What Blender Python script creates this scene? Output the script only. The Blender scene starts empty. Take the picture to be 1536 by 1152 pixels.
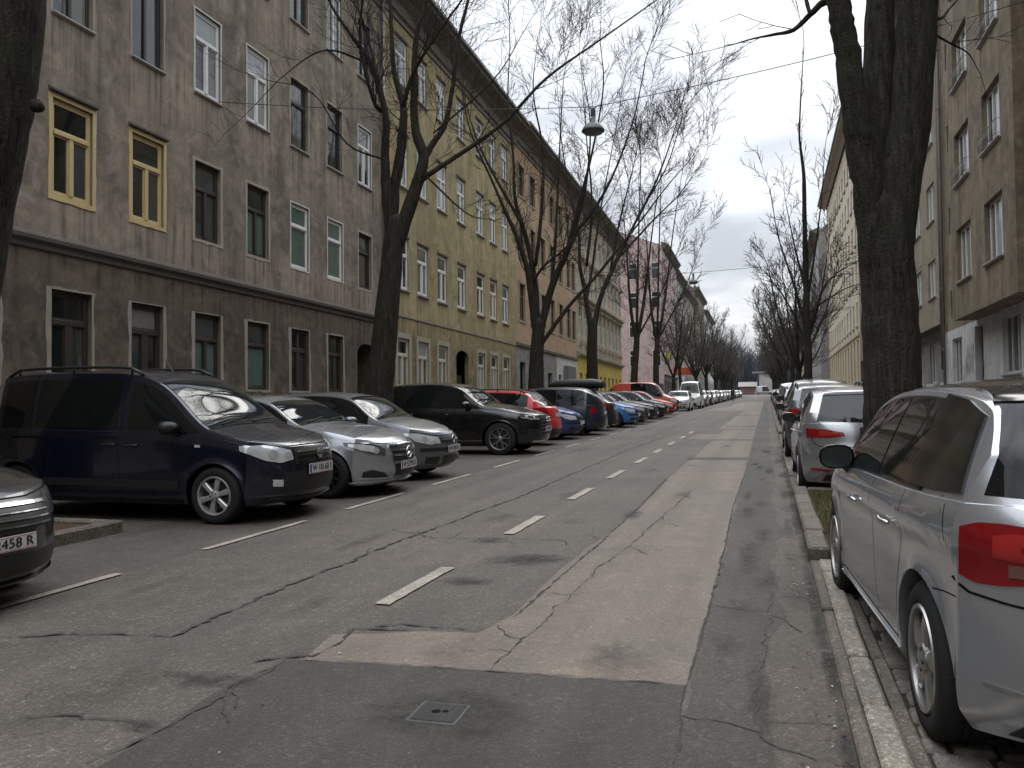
import bpy, bmesh, math, random
import numpy as np
from mathutils import Vector, Matrix
from mathutils.bvhtree import BVHTree

scene = bpy.context.scene
COL = scene.collection
R_ = math.radians
SL = 0.016                       # the street climbs 1.6 percent
CAMZ = 1.40
def gz(y): return SL * y

# ------------------------------------------------------------------ camera
YAW, PITCH, ROLL, FPX = 17.15, 1.58, 0.6, 1240.0
def cam_axes():
    y, p, r = R_(YAW), R_(PITCH), R_(ROLL)
    f = Vector((-math.sin(y)*math.cos(p), math.cos(y)*math.cos(p), math.sin(p)))
    rt = Vector((math.cos(y), math.sin(y), 0)); up = rt.cross(f)
    return rt*math.cos(r) - up*math.sin(r), up*math.cos(r) + rt*math.sin(r), f
CR, CU, CF = cam_axes()
CO = Vector((0, 0, CAMZ))
cam = bpy.data.cameras.new('camera'); cam.sensor_width = 36.0; cam.lens = 36.0*FPX/1536.0
cam.clip_start = 0.05; cam.clip_end = 5000
camo = bpy.data.objects.new('camera', cam); COL.objects.link(camo); scene.camera = camo
m = Matrix((CR, CU, -CF)).transposed().to_4x4(); m.translation = CO
camo.matrix_world = m
# survey helpers: turn a measured point of the photograph into a place in the street
def ray(px, py): return CF + CR*((px-768.0)/FPX) - CU*((py-576.0)/FPX)
def G(px, py, h=0.0):
    d = ray(px, py); t = (h-CAMZ)/(d.z - SL*d.y); p = CO + d*t
    return (p.x, p.y)
def at_depth(px, py, depth): return CO + ray(px, py)*depth
def depth_of(x, y, z=1.4): return (Vector((x, y, z))-CO).dot(CF)

# ------------------------------------------------------------------ mesh builder
class MB:
    def __init__(s): s.v=[]; s.f=[]; s.m=[]; s.sm=[]
    def add(s, vs, fs, mi=0, smooth=False):
        b=len(s.v); s.v.extend([tuple(v) for v in vs])
        for f in fs: s.f.append([i+b for i in f]); s.m.append(mi); s.sm.append(smooth)
    def quad(s, a, b, c, d, mi=0): s.add([a,b,c,d], [[0,1,2,3]], mi)
    def box(s, x0, x1, y0, y1, z0, z1, mi=0):
        s.add([(x0,y0,z0),(x1,y0,z0),(x1,y1,z0),(x0,y1,z0),(x0,y0,z1),(x1,y0,z1),(x1,y1,z1),(x0,y1,z1)],
              [[0,3,2,1],[4,5,6,7],[0,1,5,4],[1,2,6,5],[2,3,7,6],[3,0,4,7]], mi)
    def bbox(s, x0, x1, y0, y1, z0, z1, b=.01, mi=0):      # box with chamfered edges
        xs=(x0,x0+b,x1-b,x1); ys=(y0,y0+b,y1-b,y1); zs=(z0,z0+b,z1-b,z1)
        def ring(k, z):
            return [(xs[1],ys[0] if k else ys[1],z),(xs[2],ys[0] if k else ys[1],z),(xs[3] if k else xs[2],ys[1],z),(xs[3] if k else xs[2],ys[2],z),
                    (xs[2],ys[3] if k else ys[2],z),(xs[1],ys[3] if k else ys[2],z),(xs[0] if k else xs[1],ys[2],z),(xs[0] if k else xs[1],ys[1],z)]
        vs=ring(0,zs[0])+ring(1,zs[1])+ring(1,zs[2])+ring(0,zs[3]); fs=[]
        for j in range(3):
            for i in range(8): fs.append([j*8+i, j*8+(i+1)%8, (j+1)*8+(i+1)%8, (j+1)*8+i])
        fs.append([0,7,6,5,4,3,2,1]); fs.append([24+i for i in range(8)])
        s.add(vs, fs, mi)
    def tube(s, pts, rad, n=8, mi=0, cap=True, smooth=True):
        pts=[Vector(p) for p in pts]
        if not hasattr(rad,'__len__'): rad=[rad]*len(pts)
        t=(pts[1]-pts[0]).normalized()
        a=Vector((0,0,1)) if abs(t.z)<.9 else Vector((1,0,0))
        u=t.cross(a).normalized(); vs=[]
        for i,p in enumerate(pts):
            if i==0: tt=t
            elif i==len(pts)-1: tt=(pts[i]-pts[i-1]).normalized()
            else:
                tt=(pts[i+1]-pts[i-1])
                tt=tt.normalized() if tt.length>1e-9 else t
            u=(u-tt*u.dot(tt)); u=u.normalized() if u.length>1e-9 else tt.orthogonal().normalized()
            w=tt.cross(u)
            for k in range(n):
                an=2*math.pi*k/n; vs.append(p+u*(math.cos(an)*rad[i])+w*(math.sin(an)*rad[i]))
        fs=[]
        for i in range(len(pts)-1):
            for k in range(n): fs.append([i*n+k, i*n+(k+1)%n, (i+1)*n+(k+1)%n, (i+1)*n+k])
        if cap and n>3:
            fs.append(list(range(n-1,-1,-1))); b=(len(pts)-1)*n; fs.append([b+k for k in range(n)])
        s.add(vs, fs, mi, smooth)
    def lathe(s, prof, n=24, c=(0,0,0), axis='y', mi=0, smooth=True):   # prof: (radius, along)
        vs=[]; fs=[]
        for (r,a) in prof:
            for k in range(n):
                an=2*math.pi*k/n; p,q=r*math.cos(an), r*math.sin(an)
                if axis=='y': vs.append((c[0]+p,c[1]+a,c[2]+q))
                elif axis=='z': vs.append((c[0]+p,c[1]+q,c[2]+a))
                else: vs.append((c[0]+a,c[1]+p,c[2]+q))
        for i in range(len(prof)-1):
            for k in range(n): fs.append([i*n+k, i*n+(k+1)%n, (i+1)*n+(k+1)%n, (i+1)*n+k])
        s.add(vs, fs, mi, smooth)
    def build(s, name, mats, parent=None, recalc=True, sharp=None, doubles=0):
        me=bpy.data.meshes.new(name); me.from_pydata(s.v, [], s.f)
        if not isinstance(mats,(list,tuple)): mats=[mats]
        for x in mats: me.materials.append(x)
        me.polygons.foreach_set('material_index', s.m); me.polygons.foreach_set('use_smooth', s.sm)
        if recalc or doubles:
            bm=bmesh.new(); bm.from_mesh(me)
            if doubles: bmesh.ops.remove_doubles(bm, verts=bm.verts, dist=doubles)
            if recalc: bmesh.ops.recalc_face_normals(bm, faces=bm.faces)
            bm.to_mesh(me); bm.free()
        if sharp: me.set_sharp_from_angle(angle=R_(sharp))
        me.update()
        o=bpy.data.objects.new(name, me); COL.objects.link(o)
        if parent: o.parent=parent
        return o
def tag(o, label=None, cat=None, group=None, kind=None):
    if label: o['label']=label
    if cat: o['category']=cat
    if group: o['group']=group
    if kind: o['kind']=kind
    return o
def thing(name, label, cat, loc=(0,0,0), group=None, mat=None):
    o=bpy.data.objects.new(name, None); o.empty_display_size=.2; COL.objects.link(o)
    o.matrix_world = mat if mat is not None else Matrix.Translation(Vector(loc))
    return tag(o, label, cat, group)
def copy_tree(o, parent=None):
    c=o.copy(); COL.objects.link(c)
    if parent is not None:
        c.parent=parent; c.matrix_parent_inverse=o.matrix_parent_inverse.copy()
    for ch in list(o.children): copy_tree(ch, c)
    return c
def slope_mat(x, y, yaw, h=0.0):
    return Matrix.Translation(Vector((x,y,gz(y)+h))) @ Matrix.Rotation(math.atan(SL),4,'X') @ Matrix.Rotation(yaw,4,'Z')

# ------------------------------------------------------------------ materials
class NT:
    def __init__(s, name):
        s.mat=bpy.data.materials.new(name); s.mat.use_nodes=True; s.t=s.mat.node_tree; s.n=s.t.nodes; s.l=s.t.links
        s.b=s.n['Principled BSDF']
    def new(s, typ, **kw):
        nd=s.n.new(typ)
        for k,v in kw.items():
            if k.startswith('i_'):
                key=k[2:]; nd.inputs[int(key) if key.isdigit() else key].default_value=v
            else: setattr(nd,k,v)
        return nd
    def link(s,a,b): s.l.new(a,b)
    def noise(s, vec, scale, detail=4, rough=.55, dist=0):
        nd=s.new('ShaderNodeTexNoise'); nd.inputs['Scale'].default_value=scale; nd.inputs['Detail'].default_value=detail
        nd.inputs['Roughness'].default_value=rough; nd.inputs['Distortion'].default_value=dist
        if vec is not None: s.link(vec, nd.inputs['Vector'])
        return nd.outputs['Fac']
    def coord(s, which='Object', scale=None):
        tc=s.new('ShaderNodeTexCoord'); o=tc.outputs[which]
        if scale:
            mp=s.new('ShaderNodeMapping'); mp.inputs['Scale'].default_value=scale; s.link(o,mp.inputs['Vector']); o=mp.outputs['Vector']
        return o
    def ramp(s, fac, stops):
        nd=s.new('ShaderNodeValToRGB'); el=nd.color_ramp.elements
        while len(el)<len(stops): el.new(.5)
        for e,(p,c) in zip(el,stops):
            e.position=p; e.color=(c if hasattr(c,'__len__') else (c,c,c))[:3]+(1,) if hasattr(c,'__len__') else (c,c,c,1)
        s.link(fac,nd.inputs['Fac']); return nd.outputs['Color']
    def mix(s, fac, a, b, mode='MIX'):
        nd=s.new('ShaderNodeMix', data_type='RGBA', blend_type=mode)
        for sock,v in ((nd.inputs['Factor'],fac),(nd.inputs['A'],a),(nd.inputs['B'],b)):
            if hasattr(v,'is_linked') or isinstance(v,bpy.types.NodeSocket): s.link(v,sock)
            elif hasattr(v,'__len__'): sock.default_value=tuple(v)[:3]+(1,)
            else: sock.default_value=v
        return nd.outputs['Result']
    def math(s, op, a, b=0.0, clamp=False):
        nd=s.new('ShaderNodeMath', operation=op); nd.use_clamp=clamp
        for sock,v in zip(nd.inputs,(a,b)):
            if isinstance(v,bpy.types.NodeSocket): s.link(v,sock)
            else: sock.default_value=v
        return nd.outputs[0]
    def bump(s, h, strength=.3, dist=.02, normal=None):
        nd=s.new('ShaderNodeBump'); nd.inputs['Strength'].default_value=strength; nd.inputs['Distance'].default_value=dist
        s.link(h,nd.inputs['Height'])
        if normal is not None: s.link(normal,nd.inputs['Normal'])
        s.link(nd.outputs['Normal'], s.b.inputs['Normal']); return nd.outputs['Normal']
    def set(s, **kw):
        for k,v in kw.items():
            sock=s.b.inputs[k.replace('_',' ')]
            if isinstance(v,bpy.types.NodeSocket): s.link(v,sock)
            elif hasattr(v,'__len__'): sock.default_value=tuple(v)[:3]+(1,)
            else: sock.default_value=v
        return s.mat
def rgb(c, k): return tuple(min(1,x*k) for x in c)

def plain(name, c, rough=.6, metal=0, var=.18, scale=6, spec=.5, bump=0):
    t=NT(name); v=t.coord()
    n=t.noise(v,scale,5); col=t.mix(n, rgb(c,1-var), rgb(c,1+var))
    t.set(Base_Color=col, Roughness=rough, Metallic=metal); t.b.inputs['Specular IOR Level'].default_value=spec
    if bump: t.bump(t.noise(v,scale*8,3), bump, .01)
    return t.mat
def paint(name, c, metal=.0, rough=.38, dirt=.5, flake=0):
    """car paint under a clear coat, road film low down"""
    t=NT(name); v=t.coord()
    sep=t.new('ShaderNodeSeparateXYZ'); t.link(v,sep.inputs[0])
    n=t.noise(v,3.0,6,.6)
    d=t.math('MULTIPLY_ADD', sep.outputs['Z'], -1.6); 
    d.node.inputs[2].default_value=1.05
    d=t.math('MULTIPLY', d, t.math('ADD', n, .1), True)
    d=t.math('MULTIPLY', d, dirt, True)
    base=t.mix(n, rgb(c,.93), rgb(c,1.05))
    col=t.mix(d, base, (.075,.068,.06))
    dust=t.noise(v,40,3)
    t.set(Base_Color=col, Metallic=t.math('MULTIPLY',t.math('SUBTRACT',1.0,d),metal), Roughness=t.math('MULTIPLY_ADD',dust,.08))
    t.b.inputs['Roughness'].links[0].from_node.inputs[2].default_value=rough-.04
    t.b.inputs['Coat Weight'].default_value=.75
    t.link(t.math('MULTIPLY_ADD', n, .10, False), t.b.inputs['Coat Roughness'])
    t.b.inputs['Coat Roughness'].links[0].from_node.inputs[2].default_value=.0
    return t.mat
def glass(name, c, rough=.03, spec=.5, ior=1.5, grime=.04):
    t=NT(name); v=t.coord(); n=t.noise(v,4,5,.65)
    col=t.mix(n, rgb(c,.6), rgb(c,1.4))
    t.set(Base_Color=col, Roughness=t.math('MULTIPLY_ADD', n, grime)); t.b.inputs['Roughness'].links[0].from_node.inputs[2].default_value=rough
    t.b.inputs['IOR'].default_value=ior; t.b.inputs['Specular IOR Level'].default_value=spec
    return t.mat
def asphalt(name, c, var=.35, speck=.5, rough=.9, warm=(1.0,.93,.86), big=.35):
    t=NT(name); v=t.coord()
    n1=t.noise(v,big,6,.62,.3); n2=t.noise(v,3.2,5,.6); n3=t.noise(v,55,2,.6)
    vor=t.new('ShaderNodeTexVoronoi'); vor.inputs['Scale'].default_value=110; t.link(v,vor.inputs['Vector'])
    vor2=t.new('ShaderNodeTexVoronoi'); vor2.inputs['Scale'].default_value=38; t.link(v,vor2.inputs['Vector'])
    sp=t.mix(1.0,t.ramp(vor.outputs['Color'],[(0,.45),(.7,.95),(.9,1.6),(1,3.0)]),t.ramp(vor2.outputs['Color'],[(0,.72),(.8,1.0),(1,1.7)]),'MULTIPLY')
    streak=t.noise(t.coord('Object',(2.6,.05,1)),1.0,4,.5)
    col=t.mix(t.ramp(n1,[(.25,0.),(.75,1.)]), rgb(c,1-var), tuple(x*(1+var)*w for x,w in zip(c,warm)))
    col=t.mix(.55, col, t.mix(1.0,col,t.ramp(n2,[(.2,.55),(.8,1.45)]),'MULTIPLY'))
    col=t.mix(.5, col, t.mix(1.0,col,t.ramp(streak,[(.3,.62),(.7,1.38)]),'MULTIPLY'))
    col=t.mix(speck, col, t.mix(1.0,col,sp,'MULTIPLY'))
    t.set(Base_Color=col, Roughness=t.math('MULTIPLY_ADD',n2,.2)); t.b.inputs['Roughness'].links[0].from_node.inputs[2].default_value=rough-.22
    h=t.math('ADD', t.math('MULTIPLY',n3,.8), t.math('MULTIPLY',vor.outputs['Distance'],1.0))
    t.bump(h,.45,.006); return t.mat
def plaster(name, c, dark, light, streak=.7, grime_h=None, rough=.92, patch=.5):
    """weathered render: blotches, rain streaks (object x along the wall, z up), runs under the sills from the 'run' attribute"""
    t=NT(name); v=t.coord()
    b=t.noise(v,.55,7,.62,.4); sm=t.noise(v,4.5,6,.65); st=t.noise(t.coord('Object',(1.0,1.0,.16)),1.0,6,.62,.5); fine=t.noise(v,60,3)
    st2=t.noise(t.coord('Object',(5.5,5.5,.22)),1.0,4,.6,.3)
    col=t.mix(t.ramp(b,[(.32,0.),(.68,1.)]), dark, c)
    col=t.mix(t.math('MULTIPLY', t.ramp(sm,[(.42,0.),(.66,1.)]), patch), col, light)
    md=t.noise(v,1.6,7,.68,.8); col=t.mix(t.math('MULTIPLY', t.ramp(md,[(.49,0.),(.62,1.)]), .65), col, rgb(dark,.72)); col=t.mix(t.math('MULTIPLY', t.ramp(md,[(.34,1.),(.45,0.)]), .6), col, rgb(light,1.05))
    col=t.mix(t.math('MULTIPLY', t.ramp(st,[(.45,0.),(.62,1.)]), streak*.5), col, rgb(dark,.72))
    col=t.mix(t.math('MULTIPLY', t.ramp(st,[(.30,1.),(.42,0.)]), streak*.30), col, light)
    at=t.new('ShaderNodeAttribute', attribute_name='run')
    run=t.math('MULTIPLY', at.outputs['Fac'], t.ramp(st2,[(.38,0.),(.58,1.)]))
    col=t.mix(t.math('MULTIPLY',run,.75,True), col, rgb(light,1.12))
    run2=t.math('MULTIPLY', at.outputs['Fac'], t.ramp(st2,[(.34,1.),(.46,0.)]))
    col=t.mix(t.math('MULTIPLY',run2,.55,True), col, rgb(dark,.7))
    col=t.mix(.25, col, t.mix(1.0,col,t.ramp(fine,[(.2,.5),(.8,1.5)]),'MULTIPLY'))
    t.set(Base_Color=col, Roughness=rough); t.b.inputs['Specular IOR Level'].default_value=.25
    t.bump(t.math('ADD',t.math('MULTIPLY',sm,.6),t.math('MULTIPLY',fine,.35)),.5,.02); return t.mat
def bark(name, c=(.036,.031,.025), moss=(.038,.043,.026)):
    t=NT(name); v=t.coord(); w=t.coord('Object',(13,13,2.0))
    n=t.noise(w,1.6,6,.65,.6); m_=t.noise(v,1.1,4); f=t.noise(v,30,4)
    col=t.mix(t.ramp(n,[(.3,0.),(.7,1.)]), rgb(c,.30), rgb(c,1.9))
    col=t.mix(t.math('MULTIPLY',t.ramp(m_,[(.45,0.),(.68,1.)]),.55), col, moss)
    t.set(Base_Color=col, Roughness=.95); t.b.inputs['Specular IOR Level'].default_value=.15
    t.bump(t.math('ADD',n,t.math('MULTIPLY',f,.4)),1.0,.06); return t.mat

M={}
M['asphalt']=asphalt('asphalt_worn',(.104,.092,.079),.28,.8)
M['asphalt_park']=asphalt('asphalt_parking',(.082,.071,.062),.35,.8)
M['asphalt_tan']=asphalt('asphalt_tan_patch',(.172,.148,.122),.12,.5,.92,big=.5)
M['asphalt_dark']=asphalt('asphalt_dark_patch',(.057,.051,.044),.25,.75,.9,(1,.96,.90))
M['asphalt_strip']=asphalt('asphalt_edge_strip',(.066,.059,.052),.45,.8,.9)
M['gutter']=asphalt('gutter_channel',(.098,.085,.071),.35,.7,.92)
M['crack']=plain('crack_tar',(.046,.042,.038),.9,0,.3,20)
M['oil']=asphalt('oil_stain',(.05,.047,.044),.2,.4,.8)
M['line']=asphalt('marking_paint',(.36,.335,.285),.22,.8,.85,big=3.0)
M['kerb']=asphalt('kerb_granite',(.140,.124,.101),.42,.9,.92,big=1.6)
M['kerb_pale']=asphalt('kerb_pale_granite',(.31,.285,.245),.45,.85,.92,big=2.2)
M['cobble']=asphalt('cobble_stone',(.20,.182,.165),.4,.6,.85,big=2.2)
M['joint']=plain('joint_dirt',(.03,.027,.022),.95,0,.3,12)
M['walk']=asphalt('pavement_concrete',(.16,.148,.135),.2,.3,.92)
M['soil']=plain('soil_leaf_litter',(.075,.045,.028),.97,0,.5,9,.2,.8)
M['iron_rim']=plain('iron_rim',(.085,.08,.074),.6,.3,.3,25,.4)
M['iron']=plain('cast_iron',(.040,.038,.036),.6,.3,.4,25,.4,.5)
M['bark']=bark('bark_dark'); M['bark2']=bark('bark_grey',(.046,.041,.034),(.044,.047,.031))
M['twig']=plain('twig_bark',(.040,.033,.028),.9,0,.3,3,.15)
M['twig_far']=plain('twig_bark_far',(.095,.084,.076),.9,0,.25,2,.15)  # paler than the near twigs: distance haze put into the colour
M['rubber']=plain('tyre_rubber',(.018,.018,.018),.85,0,.25,10,.3,.2)
M['under']=plain('underbody_black',(.010,.010,.010),.9,0,.2,5,.2)
M['trim']=plain('black_trim',(.016,.016,.017),.45,0,.2,14)
M['trim_gloss']=plain('gloss_black_trim',(.008,.008,.009),.12,0,.2,8)
M['gap']=plain('panel_gap',(.006,.006,.006),.9,0,.1,8,.1)  # also the painted unlit inside on the sheets behind openings
M['chrome']=plain('chrome_trim',(.62,.63,.64),.18,1,.08,6)
M['alloy']=plain('alloy_wheel',(.42,.41,.40),.32,.9,.15,9)
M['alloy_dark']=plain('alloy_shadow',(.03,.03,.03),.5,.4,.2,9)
M['hubcap']=plain('hubcap_silver',(.46,.46,.45),.38,.55,.12,9)
M['win']=glass('car_window',(.008,.009,.009),.015,.38,1.45)
M['win_sky']=glass('car_windscreen',(.014,.017,.017),.02,.36,1.48,.05)
M['lamp_clear']=plain('headlamp_clear',(.62,.63,.64),.10,.35,.35,18,.9)
M['lamp_dark']=plain('headlamp_dark',(.07,.075,.08),.08,.2,.4,14,.9)
M['lens']=plain('headlamp_lens',(.80,.82,.84),.06,.7,.1,10,.9)
M['tail_red']=glass('tail_lamp_red',(.21,.006,.010),.06,.55,1.5,.05)
M['tail_bright']=glass('tail_lamp_inner',(.34,.020,.018),.08,.6,1.5,.05)
M['tail_clear']=plain('tail_lamp_clear',(.42,.27,.23),.12,.2,.2,20,.8)
M['amber']=plain('indicator_amber',(.55,.20,.03),.15,0,.1,10)
M['plate']=plain('plate_white',(.62,.62,.60),.5,0,.08,8)
M['plate_red']=plain('plate_red_line',(.45,.03,.03),.5)
M['plate_blue']=plain('plate_blue_band',(.02,.06,.30),.5)
M['ink']=plain('plate_black',(.012,.012,.012),.5)
M['mirror']=glass('mirror_glass',(.035,.042,.04),.03,.5,1.6,.04)
# ------------------------------------------------------------------ cars
def curve(keys):
    """monotone cubic through (x, value) keys"""
    xs=np.array([k[0] for k in keys],float); ys=np.array([k[1] for k in keys],float); n=len(xs)
    if n==1: return lambda x: float(ys[0])
    h=np.diff(xs); dl=np.diff(ys)/h; mm=np.zeros(n); mm[0]=dl[0]; mm[-1]=dl[-1]
    for i in range(1,n-1):
        if dl[i-1]*dl[i]>0:
            w1=2*h[i]+h[i-1]; w2=h[i]+2*h[i-1]; mm[i]=(w1+w2)/(w1/dl[i-1]+w2/dl[i])
    def f(x):
        if x<=xs[0]: return float(ys[0])
        if x>=xs[-1]: return float(ys[-1])
        i=int(np.searchsorted(xs,x)-1); i=max(0,min(n-2,i)); t=(x-xs[i])/h[i]
        return float((2*t**3-3*t*t+1)*ys[i]+(t**3-2*t*t+t)*h[i]*mm[i]+(-2*t**3+3*t*t)*ys[i+1]+(t**3-t*t)*h[i]*mm[i+1])
    return f
SIDE_SOFT=[(0,.915),(.10,.955),(.3,.985),(.55,1.0),(.8,.992),(1,.955)]
SIDE_EDGE=[(0,.91),(.09,.955),(.13,.958),(.3,.968),(.5,.975),(.70,.978),(.775,.985),(.80,1.0),(.84,1.0),(.92,.985),(1,.955)]
SIDE_BOX=[(0,.94),(.08,.97),(.3,.995),(.6,1.0),(.85,.995),(1,.975)]
TL=[0,.03,.07,.10,.14,.22,.32,.42,.52,.62,.70,.745,.775,.79,.80,.815,.84,.88,.92,.96,.985,1.0]
GQ=[.015,.05,.12,.25,.4,.55,.7,.83,.93,1.0]
RF=[.985,.955,.91,.85,.75,.6,.42,.21,0.0]
class Body:
    def __init__(s, S):
        s.S=S; L=S['L']
        s.top=curve(S['top']); s.belt=curve(S['belt']); s.hw=curve(S['hw']); s.prof=curve(S.get('side',SIDE_SOFT))
        s.tum=curve(S.get('tum',[(0,.34)])); s.xr=curve(S['tail']); s.xf=curve(S['nose'])
        s.ground=S.get('ground',.19); s.x0=S['x0']; s.x1=S['x1']; s.cr=S.get('crown',.075)
        s.ax=(S['rx'],S['fx']); s.wr=S['wr']; s.ar=s.wr+S.get('gap',.045)
    def zb(s,x):
        z=s.ground+.0
        for a in s.ax:
            if abs(x-a)<s.ar: z=max(z, s.wr+math.sqrt(s.ar**2-(x-a)**2))
        return z
    def zre(s,x):
        b=s.belt(x); d=max(.01,s.top(x)-b); return b+max(.004,d-min(s.cr,.6*d))
    def lowy(s,x,z):
        t=(z-s.ground)/(s.belt(x)-s.ground); y=s.hw(x)*s.prof(max(0,min(1,t)))
        for a in s.ax:                                    # wheel-arch lip
            d=math.hypot(x-a,z-s.wr)-s.ar
            if d<.09: y+=s.S.get('flare',.012)*(1-max(0,d)/.09)**2
        return y
    def section(s,x):
        zb=s.zb(x); be=s.belt(x); zr=s.zre(x); tp=s.top(x); pts=[]
        y0=s.lowy(x,zb); pts+= [(0,zb),(y0*.5,zb),(y0*.9,zb)]
        for t in TL:
            z=zb+(be-zb)*t if zb>s.ground+.001 else s.ground+(be-s.ground)*t
            pts.append((s.lowy(x,z),z))
        hb=s.lowy(x,be); tm=s.tum(x); led=min(.012,.2*(zr-be))
        for q in GQ:
            h=(zr-be)*q; pts.append((hb-led-h*tm-.010*math.sin(math.pi*q)*-1*min(1,(zr-be)/.3), be+h))
        hr=pts[-1][0]
        for f in RF: pts.append((hr*f, zr+(tp-zr)*(1-f**2.3)**.8))
        return pts
    def mesh(s, mats, parent):
        st=list(np.linspace(s.x0,s.x1,46))
        for a in s.ax:
            st=[x for x in st if not (abs(x-a)<s.ar+.012)]
            st+= [a-s.ar-.0015,a+s.ar+.0015]+[a+s.ar*math.cos(R_(k)) for k in range(3,180,9)]
        for k,z in s.S['top']:
            st+= [k-.03,k,k+.03]
        st+= list(s.S.get('dense',[]))
        st=sorted(x for x in st if s.x0<=x<=s.x1); st=[s.x0]+st+[s.x1]
        o=[st[0]]
        for x in st[1:]:
            if x-o[-1]>.0009: o.append(x)
        st=o; o=[]
        base=[s.section(x) for x in st]
        rings=[[(x,y,z) for y,z in sec] for x,sec in zip(st,base)]
        SS=[.985,.955,.91,.85,.77,.67,.55,.42,.28,.14,0.0]
        def cap(x_at,sec,fx,p,drop):
            be=s.belt(x_at); out=[]
            zt=sec[-1][1]
            for q in SS:
                k=1-q**p; ring=[]
                for y,z in sec:
                    zc=z
                    xe=fx(z); dz=0
                    if z>be-.02: dz=drop*k
                    ring.append((x_at+(xe-x_at)*k, y*q, zc-dz))
                out.append(ring)
            return out
        nose=cap(s.x1,base[-1],s.xf,s.S.get('pn',2.6),s.S.get('ndrop',.04))
        tail=cap(s.x0,base[0],lambda z:min(s.xr(z),s.x0),s.S.get('pt',3.2),s.S.get('tdrop',.0))
        rings=tail[::-1]+rings+nose
        n=len(rings[0]); mb=MB(); vs=[];fs=[];mi=[]
        for r in rings:
            vs+= r+[(x,-y,z) for x,y,z in r[::-1]]
        w=2*n
        for i in range(len(rings)-1):
            for k in range(w):
                a=[i*w+k,i*w+(k+1)%w,(i+1)*w+(k+1)%w,(i+1)*w+k]
                fs.append(a); kk=min(k,w-2-k) if k<w-1 else 0
                mi.append(1 if (kk<2 or k==w-1) else 0)
        mb.v=vs; mb.f=fs; mb.m=mi; mb.sm=[True]*len(fs)
        o_=mb.build('body',mats,parent,sharp=s.S.get('sharp',32),doubles=.0004)
        me=o_.data; s.bvh=BVHTree.FromPolygons([v.co.copy() for v in me.vertices],[tuple(p.vertices) for p in me.polygons])
        return o_
    # projection frames: S/-S sides (x,z), F front (y,z), B back (y,z), T top (x,y), ('D',deg) looked at from that bearing
    def hit(s, fr, a, b):
        L=s.S['L']
        if fr=='L': o,d=Vector((a,2.5,b)),Vector((0,-1,0))
        elif fr=='R': o,d=Vector((a,-2.5,b)),Vector((0,1,0))
        elif fr=='F': o,d=Vector((L+2,a,b)),Vector((-1,0,0))
        elif fr=='B': o,d=Vector((-2,a,b)),Vector((1,0,0))
        elif fr=='T': o,d=Vector((a,b,4)),Vector((0,0,-1))
        else:
            an=R_(fr[1]); d=-Vector((math.cos(an),math.sin(an),0)); sd=Vector((-math.sin(an),math.cos(an),0))
            o=Vector((L/2,0,b))+sd*a-d*6
        h=s.bvh.ray_cast(o,d)
        if h[0] is None:
            h=s.bvh.find_nearest(o+d*(2.0 if fr in('L','R') else 1.6))
            if h[0] is None: return o,-d
        nn=h[1]
        if nn.dot(d)>0: nn=-nn
        return h[0],nn
def resample(pl,n):
    pl=[Vector((p[0],p[1])) for p in pl]; ds=[0]
    for a,b in zip(pl,pl[1:]): ds.append(ds[-1]+(b-a).length)
    out=[]
    for i in range(n):
        t=ds[-1]*i/(n-1); j=0
        while j<len(pl)-2 and ds[j+1]<t: j+=1
        k=(t-ds[j])/max(1e-9,ds[j+1]-ds[j]); out.append(pl[j].lerp(pl[j+1],min(1,max(0,k))))
    return out
def panel(B,name,fr,lower,upper,mat,parent,off=.004,nu=22,nv=9,skirt=.012,label=None):
    lo=resample(lower,nu); up=resample(upper,nu); V=[];N=[]
    for j in range(nv):
        for i in range(nu):
            p=lo[i].lerp(up[i],j/(nv-1)); h,nn=B.hit(fr,p.x,p.y); V.append(h+nn*off); N.append(nn)
    fs=[[j*nu+i,j*nu+i+1,(j+1)*nu+i+1,(j+1)*nu+i] for j in range(nv-1) for i in range(nu-1)]
    mb=MB(); mb.add(V,fs,0,True)
    rim=[i for i in range(nu)]+[j*nu+nu-1 for j in range(1,nv)]+[(nv-1)*nu+i for i in range(nu-2,-1,-1)]+[j*nu for j in range(nv-2,0,-1)]
    k=len(rim); sv=[V[r] for r in rim]+[V[r]-N[r]*skirt for r in rim]
    mb.add(sv,[[i,(i+1)%k,(i+1)%k+k,i+k] for i in range(k)],0,False)
    o=mb.build(name,mat,parent,recalc=False)
    if label: o['label']=label
    return o
def strip(B,name,fr,pts,w,mat,parent,off=.0015,step=.035,closed=False,mb=None,thick=0):
    L=sum((Vector(b)-Vector(a)).length for a,b in zip(pts,pts[1:])); n=max(2,int(L/step)+1)
    p=resample(pts,n); own=mb is None; mb=mb or MB(); V=[]
    for i in range(n):
        t=(p[min(n-1,i+1)]-p[max(0,i-1)]); t=t.normalized() if t.length>1e-9 else Vector((1,0)); nn=Vector((-t.y,t.x))*(w/2)
        ha,na=B.hit(fr,p[i].x-nn.x,p[i].y-nn.y); hb,nb=B.hit(fr,p[i].x+nn.x,p[i].y+nn.y)
        V.append(ha+na*off); V.append(hb+nb*off)
        if thick: V.append(hb+nb*(off-thick)); V.append(ha+na*(off-thick))
    if thick:
        fs=[]
        for i in range(n-1):
            for k in range(4): fs.append([i*4+k,i*4+(k+1)%4,(i+1)*4+(k+1)%4,(i+1)*4+k])
        fs+= [[3,2,1,0],[(n-1)*4+k for k in range(4)]]
    else: fs=[[2*i,2*i+1,2*i+3,2*i+2] for i in range(n-1)]
    mb.add(V,fs,0,False)
    return mb.build(name,mat,parent,recalc=bool(thick)) if own else None
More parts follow.
